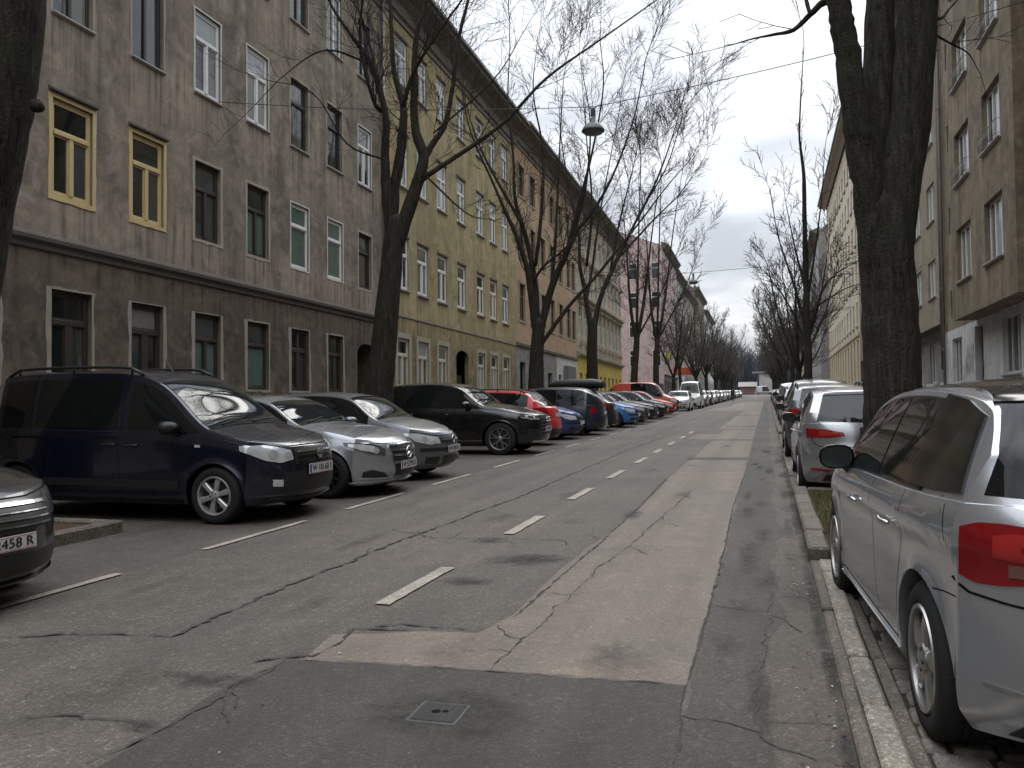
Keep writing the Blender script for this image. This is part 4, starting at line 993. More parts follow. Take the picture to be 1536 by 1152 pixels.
# ------------------------------------------------------------------ houses
def wall_mesh(name,U0,U1,Z0,Z1,holes,mat,parent,w=0.0,depth=.2,step=.55,run=True,arch=()):
    """front wall in the local plane y=-w (street side is -y) with real openings; 'run' marks the rain runs below the sills"""
    us={U0,U1}; zs={Z0,Z1}
    for a,b,c,d in holes: us|={a,b}; zs|={max(Z0,c),min(Z1,d)}
    def fill(s):
        s=sorted(s); o=[s[0]]
        for v in s[1:]:
            n=max(1,int((v-o[-1])/step)); a=o[-1]
            for k in range(1,n+1): o.append(a+(v-a)*k/n)
        return o
    us=fill(us); zs=fill(zs); mb=MB(); nz=len(zs); V=[(u,-w,z) for u in us for z in zs]; F=[]
    for i in range(len(us)-1):
        uc=(us[i]+us[i+1])/2
        for j in range(nz-1):
            zc=(zs[j]+zs[j+1])/2
            if any(a<uc<b and c<zc<d for a,b,c,d in holes): continue
            F.append([i*nz+j,(i+1)*nz+j,(i+1)*nz+j+1,i*nz+j+1])
    mb.add(V,F,0)
    for a,b,c,d in holes:
        y0,y1=-w,-w+depth; c=max(c,Z0)
        mb.quad((a,y0,c),(a,y0,d),(a,y1,d),(a,y1,c)); mb.quad((b,y0,d),(b,y0,c),(b,y1,c),(b,y1,d))
        mb.quad((a,y0,d),(b,y0,d),(b,y1,d),(a,y1,d)); mb.quad((b,y0,c),(a,y0,c),(a,y1,c),(b,y1,c))
    o=mb.build(name,mat,parent,recalc=False); me=o.data
    if run:
        at=me.attributes.new('run','FLOAT','POINT'); vals=[]
        hs=[(a,b,c) for a,b,c,d in holes]
        for v in me.vertices:
            u,z=v.co.x,v.co.z; r=0
            for a,b,c in hs:
                if a-.22<u<b+.22 and z<=c+.01: e=min(abs(u-a-.08),abs(u-b+.08)); r=max(r,(1-(c-z)/2.0)*(.35+.65*max(0,1-e/.28)))
            if z>Z1-1.2: r=max(r,(z-(Z1-1.2))/1.2*.6)
            vals.append(max(0,r))
        at.data.foreach_set('value',vals)
    return o
FR={}
def framemat(k):
    c={'cream':(.50,.385,.185),'white':(.62,.62,.60),'brown':(.030,.023,.018),'dark':(.020,.020,.020),'greywhite':(.46,.46,.44),'ivory':(.47,.45,.38)}[k]
    if k not in FR: FR[k]=plain('window_paint_'+k,c,.5,0,.22,7)
    return FR[k]
PANES=[glass('pane_dark',(.012,.014,.014),.02,.95,1.52,.05),glass('pane_grey',(.040,.046,.044),.02,.95,1.52,.05),glass('pane_curtain',(.16,.155,.14),.05,.5,1.52,.12),
       glass('pane_green_blind',(.085,.125,.105),.05,.5,1.52,.08),glass('pane_redbrown',(.03,.017,.014),.03,.5,1.52,.05),glass('pane_light',(.26,.28,.28),.06,.5,1.5,.1)]
SURR=[plain('bare_plaster_band',(.27,.245,.205),.95,0,.3,3,.2,.4),plain('pale_plaster_band',(.33,.30,.24),.95,0,.22,3,.2,.3),plain('white_plaster_band',(.50,.49,.46),.9,0,.15,3,.2)]
def window_part(parent,u0,u1,z0,z1,y,style='T',frame='brown',panes=(0,0,0),fw=.07,label=None,th=.06):
    """frame with its glass as a piece; y = plane of the frame front (local, street is -y)"""
    mb=MB(); g=MB(); r=random.Random(int(u0*97+z0*31))
    def bar(a,b,c,d,out=0): mb.bbox(a,b,y-out,y+th,c,d,.008)
    bar(u0,u0+fw,z0,z1); bar(u1-fw,u1,z0,z1); bar(u0+fw,u1-fw,z0,z0+fw*1.15); bar(u0+fw,u1-fw,z1-fw,z1)
    H=z1-z0; W=u1-u0; zt=z0+H*.66; um=(u0+u1)/2; cells=[]
    if style in('T','Tm','S','T2'):
        bar(u0+fw,u1-fw,zt-fw*.65,zt+fw*.65,.025)
        if style=='S': cells=[(u0+fw,u1-fw,z0+fw*1.15,zt-fw*.65,0),(u0+fw,u1-fw,zt+fw*.65,z1-fw,2)]
        else:
            k=fw*(.75 if style=='T' else 1.15); bar(um-k,um+k,z0+fw*1.15,zt-fw*.65,.02)
            cells=[(u0+fw,um-k,z0+fw*1.15,zt-fw*.65,0),(um+k,u1-fw,z0+fw*1.15,zt-fw*.65,1)]
            if style=='T2': bar(um-k*.7,um+k*.7,zt+fw*.65,z1-fw,.01); cells+=[(u0+fw,um-k*.7,zt+fw*.65,z1-fw,2),(um+k*.7,u1-fw,zt+fw*.65,z1-fw,2)]
            else: cells+=[(u0+fw,u1-fw,zt+fw*.65,z1-fw,2)]
        for a,b,c,d,p in cells:                                   # casement sashes
            s=.035
            for q in ((a,a+s,c,d),(b-s,b,c,d),(a+s,b-s,c,c+s),(a+s,b-s,d-s,d)): mb.box(q[0]+.001,q[1]-.001,y+.012,y+th-.01,q[2]+.001,q[3]-.001)
    elif style=='V':                                             # three upright lights
        for k in (1,2):
            x=u0+W*k/3; bar(x-fw*.5,x+fw*.5,z0+fw*1.15,z1-fw,.012)
        cells=[(u0+W*k/3,u0+W*(k+1)/3,z0+fw,z1-fw,k) for k in range(3)]
    elif style=='2':
        bar(um-fw*.6,um+fw*.6,z0+fw*1.15,z1-fw,.015); cells=[(u0+fw,um,z0+fw,z1-fw,0),(um,u1-fw,z0+fw,z1-fw,1)]
    f=mb.build('window',framemat(frame),parent,recalc=False)
    if label: f['label']=label
    mats=sorted(set(panes[c[4]%len(panes)] for c in cells))
    for a,b,c,d,p in cells:
        q=.012; t1,t2=r.uniform(-.006,.006),r.uniform(-.006,.006)
        g.add([(a-q,y+.034,c-q),(b+q,y+.034+t1,c-q),(b+q,y+.034+t1+t2,d+q),(a-q,y+.034+t2,d+q)],[[0,1,2,3]],mats.index(panes[p%len(panes)]))
    g.build('pane',[PANES[i] for i in mats],f,recalc=False)
    return f
def surround(parent,u0,u1,z0,z1,w,wid=.12,mat=None,jit=.03,proud=.012,seed=0,sill=True,bottom=True,fat=None):
    """plaster band round the opening with a ragged outer edge"""
    r=random.Random(seed*7+int(u0*10)+int(z0*3)); mb=MB(); mat=mat or SURR[0]; y=-w-proud
    def band(p0,p1,out,kk=1):
        n=7; A=[];B_=[]
        for i in range(n+1):
            t=i/n; p=(p0[0]+(p1[0]-p0[0])*t,p0[1]+(p1[1]-p0[1])*t); k=wid*kk*(1+(.45*(i/n-.5) if fat and out[0] else 0))+r.uniform(-jit,jit)*min(1,kk)
            A.append((p[0],y,p[1])); B_.append((p[0]+out[0]*k,y,p[1]+out[1]*k))
        fs=[[i,i+1,n+2+i,n+1+i] for i in range(n)]; mb.add(A+B_,fs)
        C=[(x,-w+.003,z) for x,_,z in B_]; mb.add(B_+C,[[i,i+1,n+2+i,n+1+i] for i in range(n)])
        D=[(x,-w+.01,z) for x,_,z in A]; mb.add(D+A,[[i,i+1,n+2+i,n+1+i] for i in range(n)])
    kl,kr,kt=(1,1,1) if not fat else (r.uniform(1.2,2.1),r.uniform(.8,1.5),r.uniform(.3,.7))
    band((u0,z0-wid),(u0,z1+wid*kt),(-1,0),kl); band((u1,z1+wid*kt),(u1,z0-wid),(1,0),kr); band((u0,z1),(u1,z1),(0,1),kt)
    if bottom: band((u1,z0),(u0,z0),(0,-1))
    mb.build('window_surround',mat,parent,recalc=False)
def ledge(parent,name,u0,u1,prof,w,mat,n=1):
    """moulding run along the wall; prof = (outwards, z) points"""
    mb=MB(); k=len(prof); us=[u0+(u1-u0)*i/max(1,int((u1-u0)/1.2)) for i in range(max(1,int((u1-u0)/1.2))+1)]
    V=[(u,-w-o,z) for u in us for o,z in prof]
    mb.add(V,[[i*k+j,(i+1)*k+j,(i+1)*k+j+1,i*k+j+1] for i in range(len(us)-1) for j in range(k-1)])
    mb.add([(u0,-w-o,z) for o,z in prof],[list(range(k))]); mb.add([(u1,-w-o,z) for o,z in prof],[list(range(k))[::-1]])
    return mb.build(name,mat,parent,recalc=False)
def house(label,P0,az,group=None,name='apartment_building'):
    """Empty on the facade foot; local x runs along the street, -y faces the street, z is up from street datum"""
    a=R_(az); return thing(name,label,'building',group=group,mat=Matrix.Translation(Vector(P0))@Matrix.Rotation(a,4,'Z'))
def shell(parent,u0,u1,zb,zt,depth,mat,roofmat,ridge=3.0,w=0.0):
    mb=MB(); d=depth
    mb.quad((u0,-w+.02,zb),(u0,d,zb),(u0,d,zt),(u0,-w+.02,zt)); mb.quad((u1,d,zb),(u1,-w+.02,zb),(u1,-w+.02,zt),(u1,d,zt)); mb.quad((u1,d,zb),(u0,d,zb),(u0,d,zt),(u1,d,zt))
    mb.add([(u0,-w+.02,zt),(u0,d,zt),(u0,d/2,zt+ridge)],[[0,1,2]]); mb.add([(u1,-w+.02,zt),(u1,d,zt),(u1,d/2,zt+ridge)],[[2,1,0]])
    mb.build('side_wall',mat,parent,recalc=False)
    mb=MB(); e=.03
    mb.quad((u0,-w-.05,zt+e),(u1,-w-.05,zt+e),(u1,d/2,zt+ridge+e),(u0,d/2,zt+ridge+e)); mb.quad((u1,d+.3,zt+e),(u0,d+.3,zt+e),(u0,d/2,zt+ridge+e),(u1,d/2,zt+ridge+e))
    return mb.build('roof',roofmat,parent,recalc=False)
def dark_inside(parent,u0,u1,z0,z1,y,mat=None):
    mb=MB(); mb.quad((u0,y,z0),(u1,y,z0),(u1,y,z1),(u0,y,z1)); return mb.build('passage',mat or M['gap'],parent,recalc=False)  # near-black by default: the unlit inside put into the sheet's colour
def rebase(root,off):
    off=Vector(off); root.matrix_world=root.matrix_world@Matrix.Translation(off); seen=set()
    def rec(o):
        for c in o.children:
            if c.type=='MESH' and c.data.name not in seen: seen.add(c.data.name); c.data.transform(Matrix.Translation(-off))
            rec(c)
    rec(root)
AZL=90+1.19; PL=(-12.6,0,0)
PLM=dict(
 grey=plaster('plaster_brown_grey',(.240,.200,.152),(.130,.108,.085),(.335,.285,.222),.9),
 greybase=plaster('plaster_dark_base',(.118,.094,.069),(.060,.050,.040),(.190,.152,.111),.5,patch=.45),
 yellow=plaster('plaster_ochre_yellow',(.365,.295,.152),(.235,.19,.100),(.41,.35,.205),.85),
 yellowbase=plaster('plaster_ochre_base',(.275,.218,.105),(.15,.118,.064),(.37,.30,.165),.8),
 orange=plaster('plaster_salmon',(.40,.275,.170),(.30,.21,.13),(.43,.32,.21),.4),
 greyshop=plaster('plaster_grey_shop',(.25,.24,.225),(.17,.16,.15),(.30,.29,.28),.3),
 white=plaster('plaster_white',(.52,.52,.50),(.42,.42,.40),(.58,.58,.56),.25),
 ornate=plaster('plaster_ornate_sand',(.36,.31,.225),(.25,.215,.16),(.42,.38,.29),.4),
 shopyellow=plaster('plaster_bright_yellow',(.55,.42,.10),(.45,.33,.08),(.58,.47,.16),.25),
 pink=plaster('plaster_pink',(.50,.385,.365),(.42,.31,.295),(.54,.44,.42),.25),
 pale=plaster('plaster_pale_grey',(.36,.35,.335),(.28,.27,.26),(.42,.41,.39),.3),
 beige=plaster('plaster_beige',(.40,.35,.27),(.32,.28,.22),(.45,.40,.32),.3),
 brown=plaster('plaster_olive_brown',(.215,.172,.116),(.125,.101,.072),(.285,.235,.165),.8),
 brown2=plaster('plaster_tan_brown',(.28,.232,.165),(.195,.162,.118),(.33,.28,.21),.55),
 cream=plaster('plaster_cream',(.56,.49,.37),(.49,.43,.33),(.60,.54,.42),.25),
 creambase=plaster('plaster_cream_base',(.52,.44,.30),(.44,.37,.25),(.55,.48,.35),.25),
 whitebase=plaster('plaster_dirty_white',(.50,.495,.485),(.38,.375,.365),(.56,.555,.545),.35,patch=.4))
M['roof']=plain('roof_tiles_dark',(.075,.055,.045),.9,0,.3,4,.2,.5)
M['eave']=plain('eave_boards',(.10,.088,.075),.85,0,.3,3,.2)
M['cornice']=plain('cornice_sooty',(.175,.155,.130),.95,0,.35,3,.2,.5)
M['zinc']=plain('zinc_sheet',(.20,.205,.21),.5,.6,.2,5)
M['sill']=plain('sill_sheet',(.34,.32,.29),.7,0,.25,9)
M['door']=plain('door_wood',(.045,.028,.018),.6,0,.3,6)
def eave(parent,u0,u1,z,w,out,mat1,soff=1.3):
    """sooty coved cornice with the gutter above it"""
    ledge(parent,'cornice',u0,u1,[(0,z-soff),(.06,z-soff),(.06,z-soff+.18),(.16,z-soff+.24),(.16,z-.55),(.35,z-.42),(.40,z-.30),(out-.06,z-.22),(out,z-.18),(out,z),(-.2,z+.35)],w,mat1)
    ledge(parent,'gutter',u0,u1,[(out+.005,z-.02),(out+.14,z-.02),(out+.15,z+.10),(out+.005,z+.10)],w,M['zinc'])
def pipe(parent,u,z0,z1,w,r=.055,mat=None):
    mb=MB(); mb.tube([(u,-w-.10,z0),(u,-w-.10,z1)],r,8)
    for z in np.arange(z0+.8,z1,2.2): mb.lathe([(r+.012,-.03),(r+.012,.03)],10,(u,-w-.10,float(z)),'z')
    return mb.build('downpipe',mat or M['zinc'],parent,recalc=False)

# ---- left row
def left_houses():
    # brown-grey tenement
    t=house('brown-grey streaked tenement with cream, white and dark window frames, nearest on the left',PL,AZL)
    C=[10.63,12.78,14.88,16.98,19.12,21.28,23.44,25.58]; w=.5; U0,U1=6.5,27.05
    rows=[(1.93,3.72),(5.50,7.38),(9.05,11.05),(12.78,14.75)]
    holes0=[(c-w,c+w,rows[0][0],rows[0][1]) for c in C[:-1]]+[(24.95,26.35,-.3,3.62)]
    holes=[(c-w,c+w,a,b) for c in C for a,b in rows[1:]]
    wall_mesh('base_wall',U0,U1,-.4,4.50,holes0,PLM['greybase'],t,depth=.16)
    wall_mesh('wall',U0,U1,4.50,16.4,holes,PLM['grey'],t,depth=.16)
    ledge(t,'string_course',U0,U1,[(0,4.40),(.05,4.42),(.06,4.52),(.13,4.56),(.14,4.63),(.10,4.68),(0,4.74)],0,M['eave'])
    eave(t,U0,U1,17.2,0,.75,M['cornice']); shell(t,U0,U1,-.4,17.0,11,PLM['grey'],M['roof'])
    pipe(t,26.93,.4,16.5,0)
    styles={0:['brown']*8,1:['cream','cream','cream','brown','brown','white','white','brown'],2:['dark','dark','dark','white','white','dark','dark','white'],3:['dark','dark','dark','dark','white','dark','white','dark']}
    kinds={0:['T','Tm','Tm','T','S','T2','T','T'],1:['T','T','T','T','T','S','S','S'],2:['2','2','2','T','T','S','S','T'],3:['2','2','2','2','2','2','2','2']}
    pn={0:[(0,0,0),(0,1,0),(1,0,2),(3,3,1),(3,3,1),(0,1,0),(1,0,0),(0,0,0)],1:[(0,0,0),(0,1,0),(0,1,0),(0,1,1),(3,3,0),(3,3,3),(3,3,3),(4,4,1)],
        2:[(1,2,0),(1,2,0),(0,1,0),(0,1,5),(2,2,5),(0,1,1),(0,1,0),(1,0,1)],3:[(1,1,1)]*8}
    for r,(a,b) in enumerate(rows):
        for i,c in enumerate(C):
            if r==0 and i==7: continue
            fr=styles[r][i]; window_part(t,c-w+.004,c+w-.004,a+.004,b-.004,.045 if fr in('white','cream') else .09,kinds[r][i],fr,pn[r][i],.085 if kinds[r][i] in('T2','Tm') else .065)
            if r==0: surround(t,c-w,c+w,a,b,0,.065,SURR[0],.028,.010,i+3,fat=1.25)
            elif fr=='cream': surround(t,c-w,c+w,a,b,0,.085,FRcream,.012,.018,i)
            elif fr=='white' and r<3: surround(t,c-w,c+w,a,b,0,.045,SURR[2],.008,.012,i)
            else: surround(t,c-w,c+w,a,b,0,.075 if r==1 else .05,SURR[1],.025,.010,i+r*9)
            if r==1 and i<3: ledge(t,'drip_moulding',c-w-.10,c+w+.10,[(0,b+.10),(.09,b+.11),(.09,b+.15),(0,b+.19)],0,M['eave'])
            if r>1: ledge(t,'window_sill',c-w-.04,c+w+.04,[(0,a-.07),(.07,a-.05),(.07,a-.02),(0,a)],0,M['sill'])
    pts=[(24.95+1.40*(1-math.cos(math.pi*k/12))/2, 3.24+.37*math.sin(math.pi*k/12)) for k in range(13)]; mb=MB()
    mb.add([(u,0,z) for u,z in pts]+[(26.35,0,3.62),(24.95,0,3.62)],[[13,12,11,10,9,8,7,6],[14,6,5,4,3,2,1,0],[14,13,6]]); mb.build('gate_arch',PLM['greybase'],t,recalc=False)
    dark_inside(t,24.95,26.35,-.3,3.62,1.2); mb=MB(); mb.quad((24.95,.16,-.3),(24.95,.16,3.62),(24.95,1.2,3.62),(24.95,1.2,-.3)); mb.quad((26.35,.16,3.62),(26.35,.16,-.3),(26.35,1.2,-.3),(26.35,1.2,3.62)); mb.build('passage_wall',PLM['greybase'],t,recalc=False)
    mb=MB(); mb.box(24.97,26.33,1.0,1.08,.3,2.9); mb.build('gate',M['door'],t,recalc=False)
    rebase(t,(U0,0,gz(U0)))
    # ochre house
    t=house('ochre yellow tenement with white window frames behind the first bare tree',PL,AZL); U0,U1=27.05,44.70
    C=[28.80,30.82,33.05,35.55,38.35,40.50,42.68]; w=.56; rows=[(2.15,4.05),(5.92,7.92),(9.88,11.90),(13.75,15.55)]
    holes0=[(c-w,c+w,*rows[0]) for i,c in enumerate(C) if i!=3]+[(34.72,36.45,-.3,4.02)]
    wall_mesh('base_wall',U0,U1,-.3,4.88,holes0,PLM['yellowbase'],t,depth=.2)
    wall_mesh('wall',U0,U1,4.88,16.6,[(c-w,c+w,a,b) for c in C for a,b in rows[1:]],PLM['yellow'],t,depth=.2)
    ledge(t,'string_course',U0,U1,[(0,4.84),(.03,4.85),(.03,4.90),(0,4.92)],0,M['cornice'])
    eave(t,U0,U1,17.3,0,.85,M['cornice'],1.2); shell(t,U0,U1,-.3,17.1,11,PLM['yellow'],M['roof'])
    for r,(a,b) in enumerate(rows):
        for i,c in enumerate(C):
            if r==0 and i==3: continue
            window_part(t,c-w+.004,c+w-.004,a+.004,b-.004,.05,'T','white' if r else 'ivory',[(2,2,0),(1,2,1),(1,1,0),(2,1,5),(5,5,1),(0,0,0),(2,2,2),(1,5,0)][(i*3+r*5+i*r)%8],.085)
            if r==0: surround(t,c-w,c+w,a,b,0,.20,SURR[1],.006,.03,i)
            else:
                ledge(t,'drip_moulding',c-w-.05,c+w+.05,[(0,b+.02),(.05,b+.03),(.06,b+.09),(0,b+.12)],0,M['cornice'])
                ledge(t,'window_sill',c-w-.06,c+w+.06,[(0,a-.09),(.10,a-.06),(.10,a-.02),(0,a)],0,M['sill'])
    mb=MB(); pts=[(34.72+1.73*(1-math.cos(math.pi*k/12))/2, 3.62+.38*math.sin(math.pi*k/12)) for k in range(13)]
    mb.add([(u,0,z) for u,z in pts]+[(36.45,0,4.02),(34.72,0,4.02)],[[13,12,11,10,9,8,7,6],[14,6,5,4,3,2,1,0],[14,13,6]]); mb.build('gate_arch',PLM['yellowbase'],t,recalc=False)
    dark_inside(t,34.72,36.45,-.3,4.02,1.0); mb=MB(); mb.box(34.73,36.44,.35,.42,.3,2.9); mb.build('gate',M['door'],t,recalc=False)
    rebase(t,(U0,0,gz(U0)))
    # salmon house with grey shop floor
    t=house('salmon house with dark windows and a grey and white shop floor',PL,AZL); U0,U1=44.70,62.0
    C=[46.1,48.7,51.3,53.9,56.5,59.1,60.9]; w=.62; rows=[(6.40,8.55),(10.1,12.2),(13.7,15.5)]
    wall_mesh('wall',U0,U1,5.0,16.8,[(c-w,c+w,a,b) for c in C for a,b in rows],PLM['orange'],t,depth=.2)
    h0=[(45.5,46.7,.7,4.0),(49.8,51.4,.5,3.9),(52.4,53.6,.5,3.6)]
    wall_mesh('shop_wall',U0,55.0,-.3,5.0,h0,PLM['greyshop'],t,depth=.2); wall_mesh('white_shop_wall',55.0,U1,-.3,5.0,[(55.6,56.5,.6,3.6),(60.6,61.4,.6,3.3)],PLM['white'],t,depth=.2)
    dark_inside(t,45.4,U1-.2,.3,4.1,.19)
    ledge(t,'string_course',U0,U1,[(0,4.85),(.12,4.9),(.15,5.05),(0,5.12)],0,M['cornice'])
    mb=MB(); mb.bbox(57.2,60.0,-.34,-.02,2.6,4.3,.02); mb.build('shop_sign_box',M['zinc'],t,recalc=False)
    eave(t,U0,U1,17.5,0,.85,M['cornice'],1.1); shell(t,U0,U1,-.3,17.2,11,PLM['orange'],M['roof'])
    for c in C:
        for a,b in rows:
            window_part(t,c-w,c+w,a,b,.09,'T','brown',(0,1,0),.08); surround(t,c-w,c+w,a,b,0,.12,PLM['ornate'],.004,.04,1)
    rebase(t,(U0,0,gz(U0)))
    # ornate house over a yellow shop floor
    t=house('sand coloured ornate house with balustrade band above a bright yellow shop floor',PL,AZL); U0,U1=62.0,85.3
    C=[U0+1.6+2.25*k for k in range(10)]; w=.58; rows=[(6.9,9.2),(10.6,12.7),(14.0,15.8)]
    wall_mesh('wall',U0,U1,5.3,17.2,[(c-w,c+w,a,b) for c in C for a,b in rows],PLM['ornate'],t,depth=.25)
    wall_mesh('shop_wall',U0,U1,.0,5.3,[(c-.5,c+.5,1.2,4.0) for c in C],PLM['shopyellow'],t,depth=.25); dark_inside(t,U0+.3,U1-.3,1.0,4.2,.24)
    for zz in (5.2,9.75): ledge(t,'string_course',U0,U1,[(0,zz),(.15,zz+.08),(.32,zz+.2),(.34,zz+.34),(0,zz+.45)],0,PLM['ornate'])
    eave(t,U0,U1,17.9,0,.9,M['cornice'],1.1); shell(t,U0,U1,.0,17.6,11,PLM['ornate'],M['roof'])
    for c in C:
        for a,b in rows: window_part(t,c-w,c+w,a,b,.09,'T','greywhite',(2,2,1),.08)
        for a,b in rows[:2]: ledge(t,'window_pediment',c-w-.2,c+w+.2,[(0,b+.15),(.10,b+.2),(.26,b+.36),(.28,b+.46),(0,b+.55)],0,PLM['ornate'])
        mb=MB()
        for k in range(5): mb.lathe([(.05,0),(.09,.12),(.05,.3),(.07,.42)],8,(c-w+.1+k*.24,-.16,6.15),'z')
        mb.build('balustrade',PLM['ornate'],t,recalc=False)
    rebase(t,(U0,0,gz(U0)))
    # pink corner house standing forward
    t=house('pink corner house standing forward behind the third and fourth trees',(-13.4,0,0),AZL-.8); U0,U1=101.0,118.0; w0=2.2
    C=[U0+1.6+2.5*k for k in range(6)]; rows=[(2.6+3.55*k,4.6+3.55*k) for k in range(1,5)]
    wall_mesh('wall',U0,U1,5.2,20.5,[(c-.6,c+.6,a,b) for c in C for a,b in rows],PLM['pink'],t,w=w0,depth=.2)
    wall_mesh('shop_wall',U0,U1,.8,5.2,[(c-.8,c+.8,1.8,4.4) for c in C],PLM['greyshop'],t,w=w0,depth=.2); dark_inside(t,U0+.3,U1-.3,1.6,4.5,-w0+.19)
    for c in C:
        for a,b in rows: window_part(t,c-.6,c+.6,a,b,-w0+.09,'T','white',(1,0,1),.08)
    ledge(t,'string_course',U0,U1,[(0,5.1),(.15,5.15),(.15,5.35),(0,5.4)],w0,PLM['white']); eave(t,U0,U1,21.0,w0,.6,M['cornice'],.7)
    shell(t,U0,U1,.8,20.8,11,PLM['pink'],M['roof'],3,w0)
    # gable towards the viewer: windows in the side wall
    g=MB()
    for k,(a,b) in enumerate(rows):
        for y in (-1.35,1.4,4.2):
            mb=MB(); x=U0-.02
            for q in ((y-.55,y-.47,a,b),(y+.47,y+.55,a,b),(y-.47,y+.47,a,a+.08),(y-.47,y+.47,b-.08,b),(y-.47,y+.47,a+1.3,a+1.38)): mb.box(x-.04,x,q[0],q[1],q[2],q[3])
            f=mb.build('window',framemat('white'),t,recalc=False); mb=MB(); mb.quad((x-.012,y-.48,a+.05),(x-.012,y+.48,a+.05),(x-.012,y+.48,b-.05),(x-.012,y-.48,b-.05)); mb.build('pane',PANES[0],f,recalc=False)
    mb=MB(); mb.bbox(U0-.25,U0-.02,-w0+.1,3.0,1.6,4.0,.02); mb.build('shop_front',plain('shop_front_maroon',(.10,.035,.03),.6),t,recalc=False)
    rebase(t,(U0,-w0,gz(U0)))
    # further houses of the left row
    for lab,U0,U1,H,m,fr,base in (('pale grey house with shops, next beyond the pink house',118,140,19,'pale','white','white'),('beige house far along the left row',140,163,18,'beige','brown','greyshop'),
                          ('grey-brown house far along the left row, taller roof',163,190,21,'grey','white','greyshop'),('whitish house at the far end of the left row',190,222,19,'white','brown','pale')):
        t=house(lab,(-12.6,0,0),AZL-1.0); zb=gz(U0)
        n=int((U1-U0)/2.6); C=[U0+(k+.5)*(U1-U0)/n for k in range(n)]; rows=[(zb+1.6+3.5*k,zb+3.5+3.5*k) for k in range(int((H-2)/3.5))]
        wall_mesh('wall',U0,U1,zb+4.2,zb+H,[(c-.55,c+.55,a,b) for c in C for a,b in rows[1:]],PLM[m],t,depth=.2,step=1.5); wall_mesh('base_wall',U0,U1,zb-.3,zb+4.2,[(c-.6,c+.6,*rows[0]) for c in C],PLM[base],t,depth=.2,step=1.5)
        for c in C:
            for a,b in rows: window_part(t,c-.55,c+.55,a,b,.06,'T',fr,(1,2,0),.09)
        eave(t,U0,U1,zb+H+.6,0,.7,M['cornice'],.8); shell(t,U0,U1,zb-.3,zb+H+.4,11,PLM[m],M['roof'])
        rebase(t,(U0,0,zb))
FRcream=framemat('cream')

